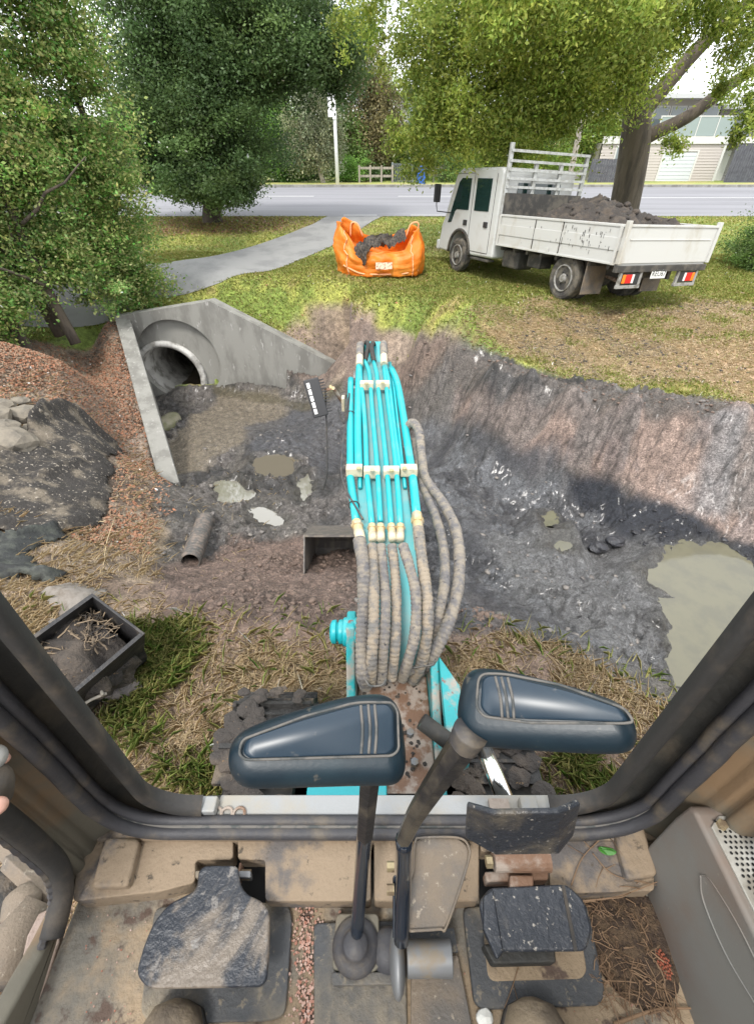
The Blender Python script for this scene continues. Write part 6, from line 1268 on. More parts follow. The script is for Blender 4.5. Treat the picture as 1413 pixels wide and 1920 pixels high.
# right travel lever
q = spline([at(752, 1765, Z=ZF + .10), at(757, 1650, t=.63), at(757, 1572, t=.575)], 12); lv2 = B(MB().tube(q, .0108, 12), 'travel_lever', M['rodb'], smooth=True)
q = spline([at(757, 1574, t=.575), at(778, 1530, t=.548), at(820, 1465, t=.51), at(868, 1398, t=.478)], 16); mb = MB(); mb.tube(q, np.interp(np.linspace(0, 1, len(q)), [0, .15, 1], [.0100, .0106, .0160]), 7); B(mb, 'upper_rod', M['rod'], lv2)
q = spline([at(866, 1400, t=.482), at(882, 1372, t=.474)], 6); mb = MB(); mb.tube(q, np.linspace(.0160, .0185, len(q)), 16); B(mb, 'grip_neck', M['rubber_d'], lv2, smooth=True)
# grips
def grip(par, outline, panel, ribs, t, depth=.062):
    c_ = np.mean([ray(*p) for p in outline], 0); c_ /= np.linalg.norm(c_); n = -c_
    e1 = np.array([1., 0, 0]); e1 -= n * (e1 @ n); e1 /= np.linalg.norm(e1); e2 = np.cross(n, e1)
    o = CAM + c_ * t / (c_ @ np.array([0, _c, -_s]))
    def onpl(p, h=0.):
        d = ray(*p); k = ((o + n * h - CAM) @ n) / (d @ n); return CAM + d * k
    def rnd(pts, rad, h, k=7):
        P = [onpl(p, h) for p in pts]; out = []; m_ = len(P)
        for i in range(m_):
            p, a, b_ = P[i], P[i - 1], P[(i + 1) % m_]; da = a - p; la = np.linalg.norm(da); db = b_ - p; lb = np.linalg.norm(db); r_ = min(rad, la * .45, lb * .45)
            for u in np.linspace(0, 1, k): out.append((1 - u) ** 2 * (p + da / la * r_) + 2 * u * (1 - u) * p + u * u * (p + db / lb * r_))
        return np.array(out)
    # body: stacked, shrinking rings for a soft pillow edge
    base_ = rnd(outline, .03, 0); s_ = np.concatenate([[0], np.cumsum(np.linalg.norm(np.diff(np.vstack([base_, base_[:1]]), axis=0), axis=1))]); bb_ = np.vstack([base_, base_[:1]]); uq = np.linspace(0, s_[-1], 129)[:-1]
    base_ = np.stack([np.interp(uq, s_, bb_[:, k]) for k in range(3)], 1)
    def lap(P, n_):
        for _ in range(n_): P = P * .5 + (np.roll(P, 1, 0) + np.roll(P, -1, 0)) * .25
        return P
    base_ = lap(base_, 8); cc = base_.mean(0); rings = []
    for k in range(9):
        a = k / 8 * math.pi / 2; ins = .022 * (1 - math.cos(a)); h = .022 * math.sin(a)
        # inset along the local inward normal
        nx = np.roll(base_, -1, 0) - np.roll(base_, 1, 0); nrm_ = np.cross(n, nx); nrm_ /= np.maximum(np.linalg.norm(nrm_, axis=1, keepdims=True), 1e-9)
        if ((cc - base_) * nrm_).sum() < 0: nrm_ = -nrm_
        nrm_ = lap(nrm_, 10); rings.append(lap(base_ + nrm_ * ins, 2 + 4 * k) + n * (h - .022))
    low = []
    for k in range(1, 8):
        a = k / 7 * math.pi / 2; low.append(base_ + (cc - base_) * .0 + nrm_ * (.024 * (1 - math.cos(a))) - n * (.022 + depth * .5 + .024 * math.sin(a)))
    allr = low[::-1] + rings; m_ = len(base_); mb = MB(); G = np.array(allr); G = np.concatenate([G, G[:, :1]], 1); mb.grid(G)
    mb.add(allr[-1], [tuple(range(m_))]); mb.add(allr[0], [tuple(range(m_))[::-1]])
    g = B(mb, 'lever_grip', M['grip'], par, smooth=True)
    mb = MB(); pr_ = rnd(panel, .010, .0015, 6)
    pc_ = pr_.mean(0); mb.add(np.concatenate([pr_ - n * .004, pr_, pr_ + (pc_ - pr_) * .06 + n * .0018]), [(i, (i + 1) % len(pr_), len(pr_) + (i + 1) % len(pr_), len(pr_) + i) for i in range(len(pr_))] + [(len(pr_) + i, len(pr_) + (i + 1) % len(pr_), 2 * len(pr_) + (i + 1) % len(pr_), 2 * len(pr_) + i) for i in range(len(pr_))] + [tuple(2 * len(pr_) + i for i in range(len(pr_)))])
    B(mb, 'grip_panel', M['gripp'], par, smooth=True)
    out2 = pr_ + (pr_ - pc_) / np.maximum(np.linalg.norm(pr_ - pc_, axis=1, keepdims=True), 1e-6) * .0042
    mb = MB(); mb.tube(out2 - n * .0002, .0014, 6, closed=True); B(mb, 'panel_groove', M['groove'], par, smooth=True)
    for a, b_ in ribs: mb = MB(); mid = ((a[0] + b_[0]) / 2 + 3, (a[1] + b_[1]) / 2); mb.tube(spline([onpl(a, .003), onpl(mid, .004), onpl(b_, .003)], 10), .0016, 6); B(mb, 'grip_rib', M['groove'], par, smooth=True)
    return g
grip(lv1, [(426, 1378), (500, 1345), (655, 1300), (752, 1294), (770, 1440), (758, 1478), (700, 1476), (440, 1484), (416, 1440)], [(462, 1386), (560, 1352), (668, 1322), (728, 1320), (738, 1335), (740, 1404), (728, 1414), (468, 1422), (456, 1412)],
     [((676, 1322), (677, 1413)), ((690, 1321), (691, 1413)), ((702, 1321), (703, 1413))], .455)
grip(lv2, [(866, 1248), (930, 1250), (1080, 1286), (1176, 1318), (1204, 1366), (1200, 1416), (1130, 1418), (960, 1408), (872, 1400), (846, 1350)], [(904, 1266), (950, 1268), (1060, 1294), (1162, 1328), (1178, 1352), (1160, 1354), (980, 1348), (914, 1342), (900, 1326)],
     [((928, 1268), (941, 1346)), ((939, 1269), (952, 1347)), ((951, 1270), (963, 1348))], .455)
# console on the right
cx0 = .455; mb = MB(); pf = [(.245, 1.36), (.252, 1.50), (.256, 1.60), (.255, 1.650), (.245, 1.659), (-.5, 1.672), (-.5, 1.36)]
mb.prism([[cx0, y, z] for y, z in pf], (.35, 0, 0)); con = B(mb, 'side_console', M['console'], bevel=.010, seg=4)
ct = at(1303, 1512, Z=1.687)
mb = MB(); q = [(cx0 + .012, .225, 1.6585), (cx0 + .03, .238, 1.6583), (cx0 + .30, .238, 1.6583), (cx0 + .30, -.4, 1.6695), (cx0 + .012, -.4, 1.6695)]; mb.prism(q, (0, 0, .004)); sg_ = B(mb, 'speaker_grille', M['mesh_'], con, bevel=.001)
mb = MB()
for i in range(26):
    for j in range(34):
        x = cx0 + .020 + i * .0070 + (j % 2) * .0035; y = .231 - j * .0062
        if x > cx0 + .052 and y < .185: continue
        z = 1.6628 - (y - .238) * .0174 + .0003; mb.add([[x + .0021 * math.cos(a), y + .0021 * math.sin(a), z] for a in np.linspace(0, 2 * math.pi, 6, endpoint=False)], [tuple(range(6))])
o = B(mb, 'grille_holes', M['hole'], con, fix=False); o['kind'] = 'stuff'
mb = MB(); mb.prism([(cx0 + .054, .183, 1.6630), (cx0 + .28, .183, 1.6630), (cx0 + .28, -.1, 1.6680), (cx0 + .054, -.1, 1.6680)], (0, 0, .004)); dp = B(mb, 'instruction_plate', M['black'], con, bevel=.001)
mb = MB(); zz = 1.6675
def ln(pts, w_=.0009): m = MB(); m.tube([(cx0 + .056 + x, .183 - y, zz + y * .0174) for x, y in pts], w_, 4); B(m, 'printed_line', M['mesh_'], dp)
ln([(.006, .007), (.006, .09)]); ln([(.006, .007), (.15, .007)]); ln([(.02, .03), (.02, .08), (.026, .085), (.032, .08), (.032, .03), (.026, .025), (.02, .03)]); ln([(.04, .03), (.1, .03)]); ln([(.05, .018), (.055, .024), (.062, .017)], .002)
mb = MB(); mb.cyl((cx0 + .026, .226, 1.6625), (cx0 + .026, .226, 1.668), .007, 6); B(mb, 'grille_bolt', M['bolt'], con)
# long dent in the console side, modelled as a raised lip round a shallow inset
mb = MB(); lip = [at(1312, 1640, X=cx0 - .0005), at(1330, 1650, X=cx0 - .0005), at(1380, 1730, X=cx0 - .0005), at(1430, 1830, X=cx0 - .0005)]; mb.tube(spline(lip, 24), .0011, 6); B(mb, 'moulded_line', M['console'], con, smooth=True)
mb = MB(); lip = [at(1312, 1640, X=cx0 - .0005), at(1318, 1690, X=cx0 - .0005), at(1360, 1790, X=cx0 - .0005), at(1425, 1900, X=cx0 - .0005)]; mb.tube(spline(lip, 24), .0011, 6); B(mb, 'moulded_line', M['console'], con, smooth=True)
# left control lever, partly in view
jb = B(MB().cyl((-.60, -.05, 1.36), (-.60, -.05, 1.62), .03, 12), 'control_lever', M['rubber'], smooth=True)
mb = MB(); kc = at(-18, 1474, t=.50); mb.lathe([(0, -.03), (.016, -.029), (.021, -.018), (.022, 0), (.020, .011), (.014, .017), (0, .019)], kc, (.25, .35, .9), 26); B(mb, 'lever_knob', M['rubber'], jb, smooth=True)
mb = MB(); mb.tube(spline([kc - np.array([.01, .0, .02]), (-.50, .03, 1.72), (-.58, -.03, 1.66), (-.60, -.05, 1.60)], 16), .009, 10); B(mb, 'lever_stalk', M['rubber'], jb, smooth=True)
mb = MB(); kd = kc + np.array([-.004, .022, .016]); mb.blob(kd, (.015, .015, .012), 3, .0); B(mb, 'knob_button', M['greysteel'], jb, smooth=True)
# muddy sill strip and step outside the door
zs = 1.36
P = [at(a, b_, Z=zs) for a, b_ in [(112, 1752), (98, 1700), (72, 1712), (50, 1755), (42, 1790), (52, 1812), (40, 1850), (0, 1960), (-60, 2100), (60, 2100), (60, 1935), (112, 1765)]]
mb = MB(); mb.prism(P, (0, 0, -.02)); ss_ = B(mb, 'door_sill_plate', mat('muddy_steel', (.26, .20, .17), .7, c2=(.18, .13, .10), sc=16, lo=.4, hi=.6, c3=(.38, .33, .29), sc3=40, lo3=.6, hi3=.7, bump=.4), bevel=.004)
for px_, py_ in ((90, 1780), (56, 1820), (35, 1885), (20, 1935)): mb = MB(); a = at(px_, py_, Z=zs); mb.cyl(a, a + np.array([0, 0, .005]), .008, 8); B(mb, 'rivet', M['brown'], ss_, bevel=.001)
mb = MB(); a, b_ = at(18, 1612, Z=1.18), at(105, 1690, Z=1.18); mb.cyl(a, b_, .0, 4) if False else mb.tube([a, b_], .022, 4); B(mb, 'step_bar', M['brown'], bevel=.003)
mb = MB(); mb.tube([at(60, 1610, Z=1.05), at(0, 1735, Z=1.05), at(-30, 1790, Z=1.05)], .055, 16); B(mb, 'rubber_hose_roll', M['tread'], smooth=True)
mb = MB(); mb.tube([at(75, 1690, Z=1.2), at(30, 1760, Z=1.2), at(0, 1850, Z=1.2)], [.03, .045, .05], 12); mb.blob(at(40, 1700, Z=1.2), (.035, .035, .03), 3, .3); B(mb, 'muddy_linkage', M['brown'], smooth=True)
mb = MB(); a = at(30, 1600, Z=1.1); mb.box(a, (.14, .05, .04), Matrix.Rotation(-.5, 3, 'Z')); B(mb, 'step_bracket', M['brown'], bevel=.004)

# ================================================================ PERSON (only boots and a hand are in view)
pe = thing('person', 'operator in dusty boots and dark trousers with a thumb on the left control lever', 'person', (0, -.35, ZF))
def skin(name, pts, m, par, sub=2):
    """pts: list of chains [(xyz, r), ...]; first vertex of each further chain may be an index"""
    vs, es, rs_ = [], [], []
    for ch in pts:
        prev = None
        for it in ch:
            if isinstance(it, int): prev = it; continue
            vs.append(tuple(it[0])); rs_.append(it[1]); i = len(vs) - 1
            if prev is not None: es.append((prev, i))
            prev = i
    org = ROOT[par.name]; me = bpy.data.meshes.new(name); me.from_pydata([tuple(np.array(v) - org) for v in vs], es, []); ob = bpy.data.objects.new(name, me); COL.objects.link(ob); ob.parent = par; ROOT[ob.name] = org
    sk = ob.modifiers.new('skin', 'SKIN'); sk.use_smooth_shade = True
    for i, r in enumerate(rs_): me.skin_vertices[0].data[i].radius = (r, r)
    me.skin_vertices[0].data[0].use_root = True
    s2 = ob.modifiers.new('sub', 'SUBSURF'); s2.levels = sub; s2.render_levels = sub; me.materials.append(m); return ob
hip = [(-.10, -.62, 1.88), (.10, -.62, 1.88)]
kn = [(-.25, -.22, 1.90), (.22, -.22, 1.90)]
toe = [at(322, 1905, Z=ZF + .045), at(1003, 1902, Z=ZF + .045)]
body = [[((0, -.62, 1.90), .13), ((0, -.66, 2.10), .13), ((0, -.66, 2.32), .14), ((0, -.64, 2.48), .07), ((0, -.60, 2.56), .05), ((0, -.58, 2.66), .09), ((0, -.58, 2.76), .08)],
        [0, (hip[0], .09), (kn[0], .06), ((toe[0][0], -.18, 1.55), .045)], [0, (hip[1], .09), (kn[1], .06), ((toe[1][0], -.18, 1.55), .045)],
        [2, ((-.18, -.66, 2.36), .06), ((-.40, -.52, 2.05), .045), ((-.55, -.28, 1.86), .032), (kc + np.array([-.085, -.075, .0]), .022)],
        [2, ((.18, -.66, 2.36), .06), ((.34, -.52, 2.10), .045), ((.42, -.30, 1.84), .03)]]
skin('body', body, M['cloth'], pe, 2)
for s, tq in ((-1, toe[0]), (1, toe[1])):
    mb = MB(); G = []
    for k, (yy, wv, hgt) in enumerate([(.0, .010, .012), (-.008, .032, .030), (-.03, .044, .045), (-.07, .048, .058), (-.12, .046, .075), (-.17, .044, .12), (-.21, .050, .16), (-.26, .045, .15), (-.275, .02, .12)]):
        a = np.linspace(0, math.pi, 14); cy_ = tq[1] + .018 + yy; G.append(np.stack([tq[0] + wv * np.cos(a), np.full(14, cy_), ZF + .022 + hgt * np.sin(a) ** .8], 1))
    mb.grid(np.array(G)); bt = mb.build('boot', M['boot'], pe, smooth=True)
    mb = MB(); out = [(g[0][0], g[0][1]) for g in G] + [(g[-1][0], g[-1][1]) for g in G[::-1]]; mb.prism([[ (x - tq[0]) * 1.06 + tq[0], y, ZF + .002] for x, y in out], (0, 0, .022)); mb.build('sole', M['rubber'], bt, bevel=.003)
    mb = MB(); mb.tube([(tq[0] + .026 * math.cos(a), tq[1] - .022 + .02 * math.sin(a), ZF + .063 - .012 * math.sin(a)) for a in np.linspace(0, 2 * math.pi, 20, endpoint=False)], .002, 5, closed=True); mb.build('toe_seam', M['rubber'], bt, smooth=True)
# hand gripping the knob; the thumb tip shows at the picture's left edge
pal = kc + np.array([-.048, -.035, .0]); hand = [[(kc + np.array([-.085, -.075, 0]), .020), (pal + np.array([-.015, -.02, 0]), .022), (pal, .023), (pal + np.array([.0, .02, .006]), .020)],
    [2, (kc + np.array([-.025, -.032, .010]), .011), (at(-16, 1518, t=.482), .0100), (at(6, 1506, t=.474), .0092)]]
fo = [(-.058, .006, .004, .0085), (-.056, .020, -.004, .009), (-.054, .032, -.014, .0088), (-.05, .038, -.026, .0075)]
for dx, dy, dz, r_ in fo: hand.append([3, (kc + np.array([dx, dy - .01, dz + .006]), r_ * 1.1), (kc + np.array([dx + .012, dy + .010, dz - .004]), r_), (kc + np.array([dx + .020, dy + .006, dz - .018]), r_ * .9)])
skin('hand', hand, M['skin'], pe, 2)
# ================================================================ GROUND COVER (stuff) AND LOOSE THINGS
def scatter(n, x0, x1, y0, y1, dens, seed, batch=6):
    r = np.random.default_rng(seed); out = []; c_ = 0
    while c_ < n and batch > 0:
        x = r.uniform(x0, x1, n * 2); y = r.uniform(y0, y1, n * 2); k = r.random(n * 2) < dens(x, y); out.append(np.stack([x[k], y[k]], 1)); c_ += k.sum(); batch -= 1
    return np.concatenate(out)[:n]
def blades(name, XY, h, w_, m, seed, lean=.5, flat=False):
    r = np.random.default_rng(seed); n = len(XY); Z = HN(XY[:, 0], XY[:, 1]); a = r.uniform(0, 2 * np.pi, n); d = np.stack([np.cos(a), np.sin(a)], 1); hh = h * (.5 + r.random(n)); le = lean * (.3 + 1.2 * r.random(n))
    P = np.stack([XY[:, 0], XY[:, 1], Z - .004], 1); s = np.stack([-d[:, 1], d[:, 0], np.zeros(n)], 1) * w_ * (.6 + .8 * r.random(n))[:, None]
    mid = P + np.stack([d[:, 0] * hh * le * .35, d[:, 1] * hh * le * .35, hh * .55], 1); tip = P + np.stack([d[:, 0] * hh * le, d[:, 1] * hh * le, hh * (1 - .35 * le) if not flat else hh * .15], 1)
    if flat: mid[:, 2] = P[:, 2] + .012 + hh * .10
    V = np.stack([P - s, P + s, mid + s * .8, tip, mid - s * .8], 1).reshape(-1, 3)
    F_ = np.arange(5 * n).reshape(n, 5); o = fastmesh(name, V, F_, m); tag(o, kind='stuff'); return o
gz = lambda A_: (lambda x, y: look(A_, x, y))
greenness = (1 - pit) * (1 - lit) * (1 - np.clip(worn * sst(-.16, .05, nzB + nzA) + wor2 * .7 + pale * .7, 0, .93))
pathm = sst(-.02, .05, inpoly(GX, GY, gpoly([(0, 500), (300, 497), (380, 485), (450, 470), (540, 440), (590, 420), (625, 402), (730, 402), (650, 450), (570, 485), (500, 510), (420, 530), (290, 560), (0, 610)])))
greenness = greenness * (1 - dirt) * pathm * (1 - lb) * (np.abs(inpoly(GX, GY, np.array([[bx_ - 1, by_ - .2], [bx_ + 1, by_ - .2], [bx_ + 1, by_ + 1], [bx_ - 1, by_ + 1]]))) >= 0)
glawn = mat('lawn_blades', (.1, .15, .03), .6, rpi=[(.19, .28, .035), (.28, .36, .05), (.40, .42, .08), (.22, .31, .045), (.45, .38, .14)], trans=.3)
gfresh = mat('fresh_blades', (.1, .2, .03), .6, rpi=[(.12, .22, .03), (.20, .31, .045), (.28, .35, .07), (.42, .37, .14)], trans=.3)
straw = mat('dry_straw', (.3, .22, .12), .8, rpi=[(.66, .52, .34), (.52, .39, .25), (.72, .60, .42), (.36, .27, .18), (.58, .48, .30)], trans=.25)
dens = lambda x, y: look(greenness, x, y) * ~((np.abs(x - pipec[0]) < 2.) & (y > 8.5) & (y < 10.28)) * ~((x > wl[0]) & (x < wt[0]) & (y < 10.05)) * sst(4.6, 5.4, y + .35 * np.abs(x - 3) * 0)
XY = scatter(190000, -7, 13, 4.6, 14, dens, 101); blades('lawn_grass', XY, .045, .0045, glawn, 1, .8)
XY = scatter(70000, -14, 22, 13.5, 19.2, lambda x, y: look(greenness, x, y), 102); blades('lawn_grass', XY, .05, .011, glawn, 2, .8)
XY = scatter(45000, .5, 9, 4.5, 10, lambda x, y: look(np.clip(worn + pale, 0, 1) * (1 - pit), x, y) * .8, 103); blades('dry_grass', XY, .05, .004, straw, 3, 1.4, True)
nearz = (GY < 3.2) * 1.
gpat = sst(-.02, .10, nzA + .5 * nzB)
P1 = gpoly([(200, 1220), (340, 1200), (380, 1290), (300, 1330), (340, 1420), (480, 1400), (500, 1520), (250, 1520), (190, 1380), (160, 1300)]); P2 = gpoly([(790, 1350), (900, 1400), (1180, 1390), (1180, 1520), (860, 1520), (800, 1420)])
gm1 = np.maximum(sst(.12, -.12, inpoly(GX, GY, P1) + nzA * .6), sst(.1, -.1, inpoly(GX, GY, P2) + nzA * .4)) * nearz
XY = scatter(13000, -2.4, 2.6, .1, 2.2, lambda x, y: look(gm1, x, y) * (look(nzB, x, y) > -.04) * .9 + .01, 104); blades('green_grass', XY, .085, .0030, gfresh, 4, .8)
dr = (1 - pit) * nearz * (1 - .4 * gm1) * (1 - .8 * mudn) * (.25 + .75 * sst(2.5, 1.7, GY))
XY = scatter(44000, -3.5, 3.4, .2, 3.2, lambda x, y: look(dr, x, y) * (.35 + .65 * (look(nzB, x, y) > -.03)), 105); blades('dry_grass', XY, .065, .0011, straw, 5, 1.6, True)
XY = scatter(9000, -3.5, 3.4, .2, 3.2, lambda x, y: look(dr, x, y), 106); blades('dry_grass', XY, .06, .0014, straw, 6, 1.3)
CLP = gpoly([(-160, 850), (0, 830), (70, 800), (112, 768), (150, 775), (236, 852), (215, 905), (190, 985), (120, 1010), (130, 1012), (120, 1092), (-200, 1098)])
XY = scatter(2600, -5, -1.2, 2.6, 6.5, lambda x, y: (look(np.clip(1 - pit, 0, 1), x, y) * .8 + .05) * (inpoly(x, y, CLP) > 0), 107); blades('dry_grass', XY, .07, .0017, straw, 7, 1.5, True)
# leaf litter
lm2 = mat('fallen_leaves', (.3, .12, .06), .7, rpi=[(.36, .15, .08), (.24, .15, .10), (.40, .28, .17), (.15, .11, .08), (.30, .19, .12), (.38, .32, .24), (.20, .17, .12)], trans=.1)
def flatleaves(XY, size, seed, m, name, cat=None):
    r = np.random.default_rng(seed); n = len(XY); Z = HN(XY[:, 0], XY[:, 1]) + .008 + .01 * r.random(n); P = np.stack([XY[:, 0], XY[:, 1], Z], 1); a = r.uniform(0, 2 * np.pi, n); d = np.stack([np.cos(a), np.sin(a), r.normal(size=n) * .4], 1); s = np.stack([-np.sin(a), np.cos(a), r.normal(size=n) * .5], 1); sz = size * (.5 + r.random(n))[:, None]
    V = np.stack([P - d * sz, P + s * sz * .5, P + d * sz, P - s * sz * .5], 1).reshape(-1, 3); o = fastmesh(name, V, np.arange(4 * n).reshape(n, 4), m); tag(o, kind='stuff')
wingok = lambda x, y: ((lambda sq: ~((sq[1] > -.02) & (sq[1] < .32) & (sq[0] > -.05) & (sq[0] < 1.02)))(wing_s(x, y))) * 1.
XY = scatter(60000, -9, -2, 3, 10.2, lambda x, y: look(lit, x, y) * wingok(x, y) * (.04 + .96 * (inpoly(x, y, CLP) > 0)) * (.25 + .75 * (look(nzA, x, y) > -.02)), 110); flatleaves(XY, .02, 1, lm2, 'leaf_litter')
XY = scatter(4000, -7, -3, 15.5, 19, lambda x, y: look(und, x, y), 111); flatleaves(XY, .03, 2, lm2, 'leaf_litter')
XY = scatter(1500, -3, 9, 5, 14, lambda x, y: look(greenness, x, y), 112); flatleaves(XY, .025, 3, lm2, 'leaf_litter')
# clods of mud all over the trench
def clods(name, XY, smin, smax, m, seed, zs=.6):
    bm = bmesh.new(); bmesh.ops.create_icosphere(bm, subdivisions=1, radius=1); v0 = np.array([q.co[:] for q in bm.verts]); f0 = np.array([[q.index for q in p.verts] for p in bm.faces]); bm.free()
    r = np.random.default_rng(seed); n = len(XY); sz = smin * (smax / smin) ** (r.random(n) ** 2.2); Z = HN(XY[:, 0], XY[:, 1]); V = []
    for k in range(n):
        d = vn(v0[:, 0] * 2 + k, v0[:, 1] * 2 + v0[:, 2] * 1.7 + k * 3, 3); vv_ = v0 * (.45 + .85 * r.random((len(v0), 1)) * .6 + .5 * d[:, None] * .8) * np.array([1 + .6 * r.random(), 1, zs]) * sz[k]; a = r.uniform(0, 6.28); ca, sa = math.cos(a), math.sin(a)
        V.append(np.stack([vv_[:, 0] * ca - vv_[:, 1] * sa + XY[k, 0], vv_[:, 0] * sa + vv_[:, 1] * ca + XY[k, 1], vv_[:, 2] + Z[k] + sz[k] * .1], 1))
    F_ = (f0[None] + (np.arange(n) * len(v0))[:, None, None]).reshape(-1, 3); o = fastmesh(name, np.concatenate(V), F_, m); tag(o, kind='stuff')
mudc = mat('mud_clods', (.13, .118, .11), .45, c2=(.21, .19, .17), sc=7, lo=.42, hi=.62, bump=1., bsc=25, rough2=.8); mudd = mat('dark_mud', (.026, .027, .033), .3, c2=(.05, .048, .05), sc=8, bump=1., bsc=25); mudb = mat('brown_clods', (.17, .12, .095), .8, c2=(.11, .08, .065), sc=8, bump=1., bsc=30)
pz = pit * wet0 * (1 - clay) * (1 - browns)
clods('mud_clods', scatter(650, -3.2, 6, 2.2, 9.6, lambda x, y: look(pz, x, y) * (look(nzB, x, y) > -.02) * (.2 + .8 * (look(sandy, x, y) < .3)), 120), .008, .045, mudc, 1, .4)
clods('mud_clods', scatter(90, 1.5, 6, 3, 6.5, lambda x, y: look(slime, x, y), 121), .012, .05, mudd, 2, .35)
clods('mud_clods', scatter(1100, -2.2, 3, 1.7, 4.2, lambda x, y: look(np.clip(browns + b3, 0, 1), x, y) * (look(nzA, x, y) > -.03), 122), .006, .035, mudb, 3)
clods('mud_clods', scatter(420, 0, 6, 4.5, 8, lambda x, y: look(rimd, x, y), 123), .008, .035, mudb, 4, .45)
clods('soil_crumbs', scatter(600, .8, 7, 5, 9.6, lambda x, y: look(worn, x, y) * sst(.05, .15, look(nzA, x, y)), 124), .01, .04, M['soil'], 5)
# two big wet slabs right of the hoses
for (px_, py_, s_, lab) in ((1118, 1032, .13, 'black wet slab of clay left of the murky puddle'), (1150, 1022, .12, 'second wet clay slab lying against the first, nearer the puddle')):
    p = gp(px_, py_); mb = MB(); mb.blob(p + np.array([0, 0, .05]), (s_, s_ * .7, s_ * .5), 3, .35, px_, 1.2); tag(mb.build('clay_lump', mudd, smooth=False), lab, 'clay lump', 'wet clay slabs')

# landscape fabric over the left bank -----------------------------------
def cloth(name, outline, m, label, seed, lift=.05, folds=(), step=.02, cat='fabric', group=None):
    P = gpoly(outline)[:, :2]; x0, y0 = P.min(0) - .1; x1, y1 = P.max(0) + .1; X_, Y_ = np.meshgrid(np.arange(x0, x1, step), np.arange(y0, y1, step), indexing='ij'); sd_ = inpoly(X_, Y_, P) + (fbm(X_ * 3, Y_ * 3, seed, 4) - .5) * .22
    Z = HN(X_.ravel(), Y_.ravel()).reshape(X_.shape); Z = (Z + H0(X_, Y_)) / 2 + (lift + .03) * sst(.05, -.12, sd_) + .16 * (ridged(X_ * 1.1 + Y_ * .5, Y_ * 1.6, seed, 4) - .6) * sst(0, -.3, sd_) + .05 * (fbm(X_ * 7, Y_ * 7, seed + 3) - .5) + .05 * (ridged(X_ * 3.5 + Y_, Y_ * 4, seed + 2, 3) - .6) * sst(0, -.1, sd_)
    for pts, hgt, wv in folds:
        Q = gpoly(pts)[:, :2]; dd = np.full(X_.shape, 9.)
        for a, b_ in zip(Q[:-1], Q[1:]): e_ = b_ - a; t_ = np.clip(((X_ - a[0]) * e_[0] + (Y_ - a[1]) * e_[1]) / (e_ @ e_), 0, 1); dd = np.minimum(dd, np.hypot(X_ - a[0] - t_ * e_[0], Y_ - a[1] - t_ * e_[1]))
        dd = dd + (fbm(X_ * 6, Y_ * 6, seed + 9) - .5) * wv * 1.0
        Z = Z + hgt * np.exp(-(dd / wv) ** 2) * (.7 + .6 * fbm(X_ * 9, Y_ * 9, seed + 5))
    idx = -np.ones(X_.shape, int); keep_ = sd_ < 0; idx[keep_] = np.arange(keep_.sum()); V = np.stack([X_[keep_], Y_[keep_], Z[keep_]], 1); a = idx[:-1, :-1]; b_ = idx[1:, :-1]; c_ = idx[1:, 1:]; d_ = idx[:-1, 1:]; ok = (a >= 0) & (b_ >= 0) & (c_ >= 0) & (d_ >= 0)
    F_ = np.stack([a[ok], b_[ok], c_[ok], d_[ok]], 1); o = fastmesh(name, V, F_, m, smooth=True); sm = o.modifiers.new('s', 'SOLIDIFY'); sm.thickness = .006; tag(o, label, cat, group); return o
cloth('ground_fabric', [(-160, 850), (0, 830), (70, 800), (112, 768), (150, 775), (236, 852), (215, 905), (190, 985), (120, 1010), (0, 1000), (-160, 1010)], M['fabric'], 'large sheet of weathered brown ground fabric folded over the bank beside the rocks', 31, .06,
      [([(70, 815), (112, 775), (150, 778), (200, 828), (238, 855)], .16, .07), ([(90, 905), (150, 880), (180, 872)], .07, .06)], group='sheets of old ground fabric')
cloth('ground_fabric', [(-200, 1035), (-60, 1022), (40, 1015), (125, 1000), (130, 1012), (60, 1040), (120, 1080), (100, 1092), (-200, 1098)], M['fabric2'], 'rolled black edge of fabric lying below the large brown sheet at the left edge', 37, .05,
      [([(-120, 1035), (40, 1020), (125, 1003)], .13, .035), ([(-150, 1085), (0, 1080), (100, 1085)], .06, .03)], .02, group='sheets of old ground fabric')
cloth('ground_fabric', [(60, 1110), (150, 1095), (205, 1115), (200, 1150), (120, 1170), (80, 1150)], mat('grey_geotextile', (.19, .17, .15), .9, c2=(.13, .11, .09), sc=12, bump=.5), 'small scrap of grey fabric behind the spare bucket', 39, .03, (), .02, group='sheets of old ground fabric')
# rocks
rk = [(8, 770, .20, 'small flat tan rock at the left edge, topmost of the rock pile'), (45, 790, .26, 'broad pale rock at the top right of the rock pile beside the fabric'), (5, 815, .22, 'tan rock in the middle of the pile at the left edge'), (22, 838, .27, 'biggest pale rock at the bottom of the pile touching the fabric'), (-20, 790, .25, 'rock mostly cut off by the left edge of the picture'), (40, 760, .14, 'little grey rock behind the pale top rock'), (62, 812, .12, 'small dark rock between the pale rock and the fabric fold')]
for k, (a, b_, s_, lab) in enumerate(rk):
    p = gp(a, b_); mb = MB(); mb.blob(p + np.array([0, 0, s_ * .25]), (s_, s_ * .75, s_ * .5), 3, .42, 50 + k, .9); o = mb.build('rock', M['rock']); dm = o.modifiers.new('d', 'DECIMATE'); dm.ratio = .22; tag(o, lab, 'rock', 'rocks piled at the left edge')
p = gp(318, 790); mb = MB(); mb.blob(p + np.array([.0, -.1, .02]), (.22, .34, .12), 3, .3, 3); tag(mb.build('rock', mat('silty_rock', (.24, .22, .16), .7, c2=(.15, .15, .08), sc=4, bump=.3), smooth=True), 'pale silt-covered rock at the foot of the wing wall below the pipe', 'rock')
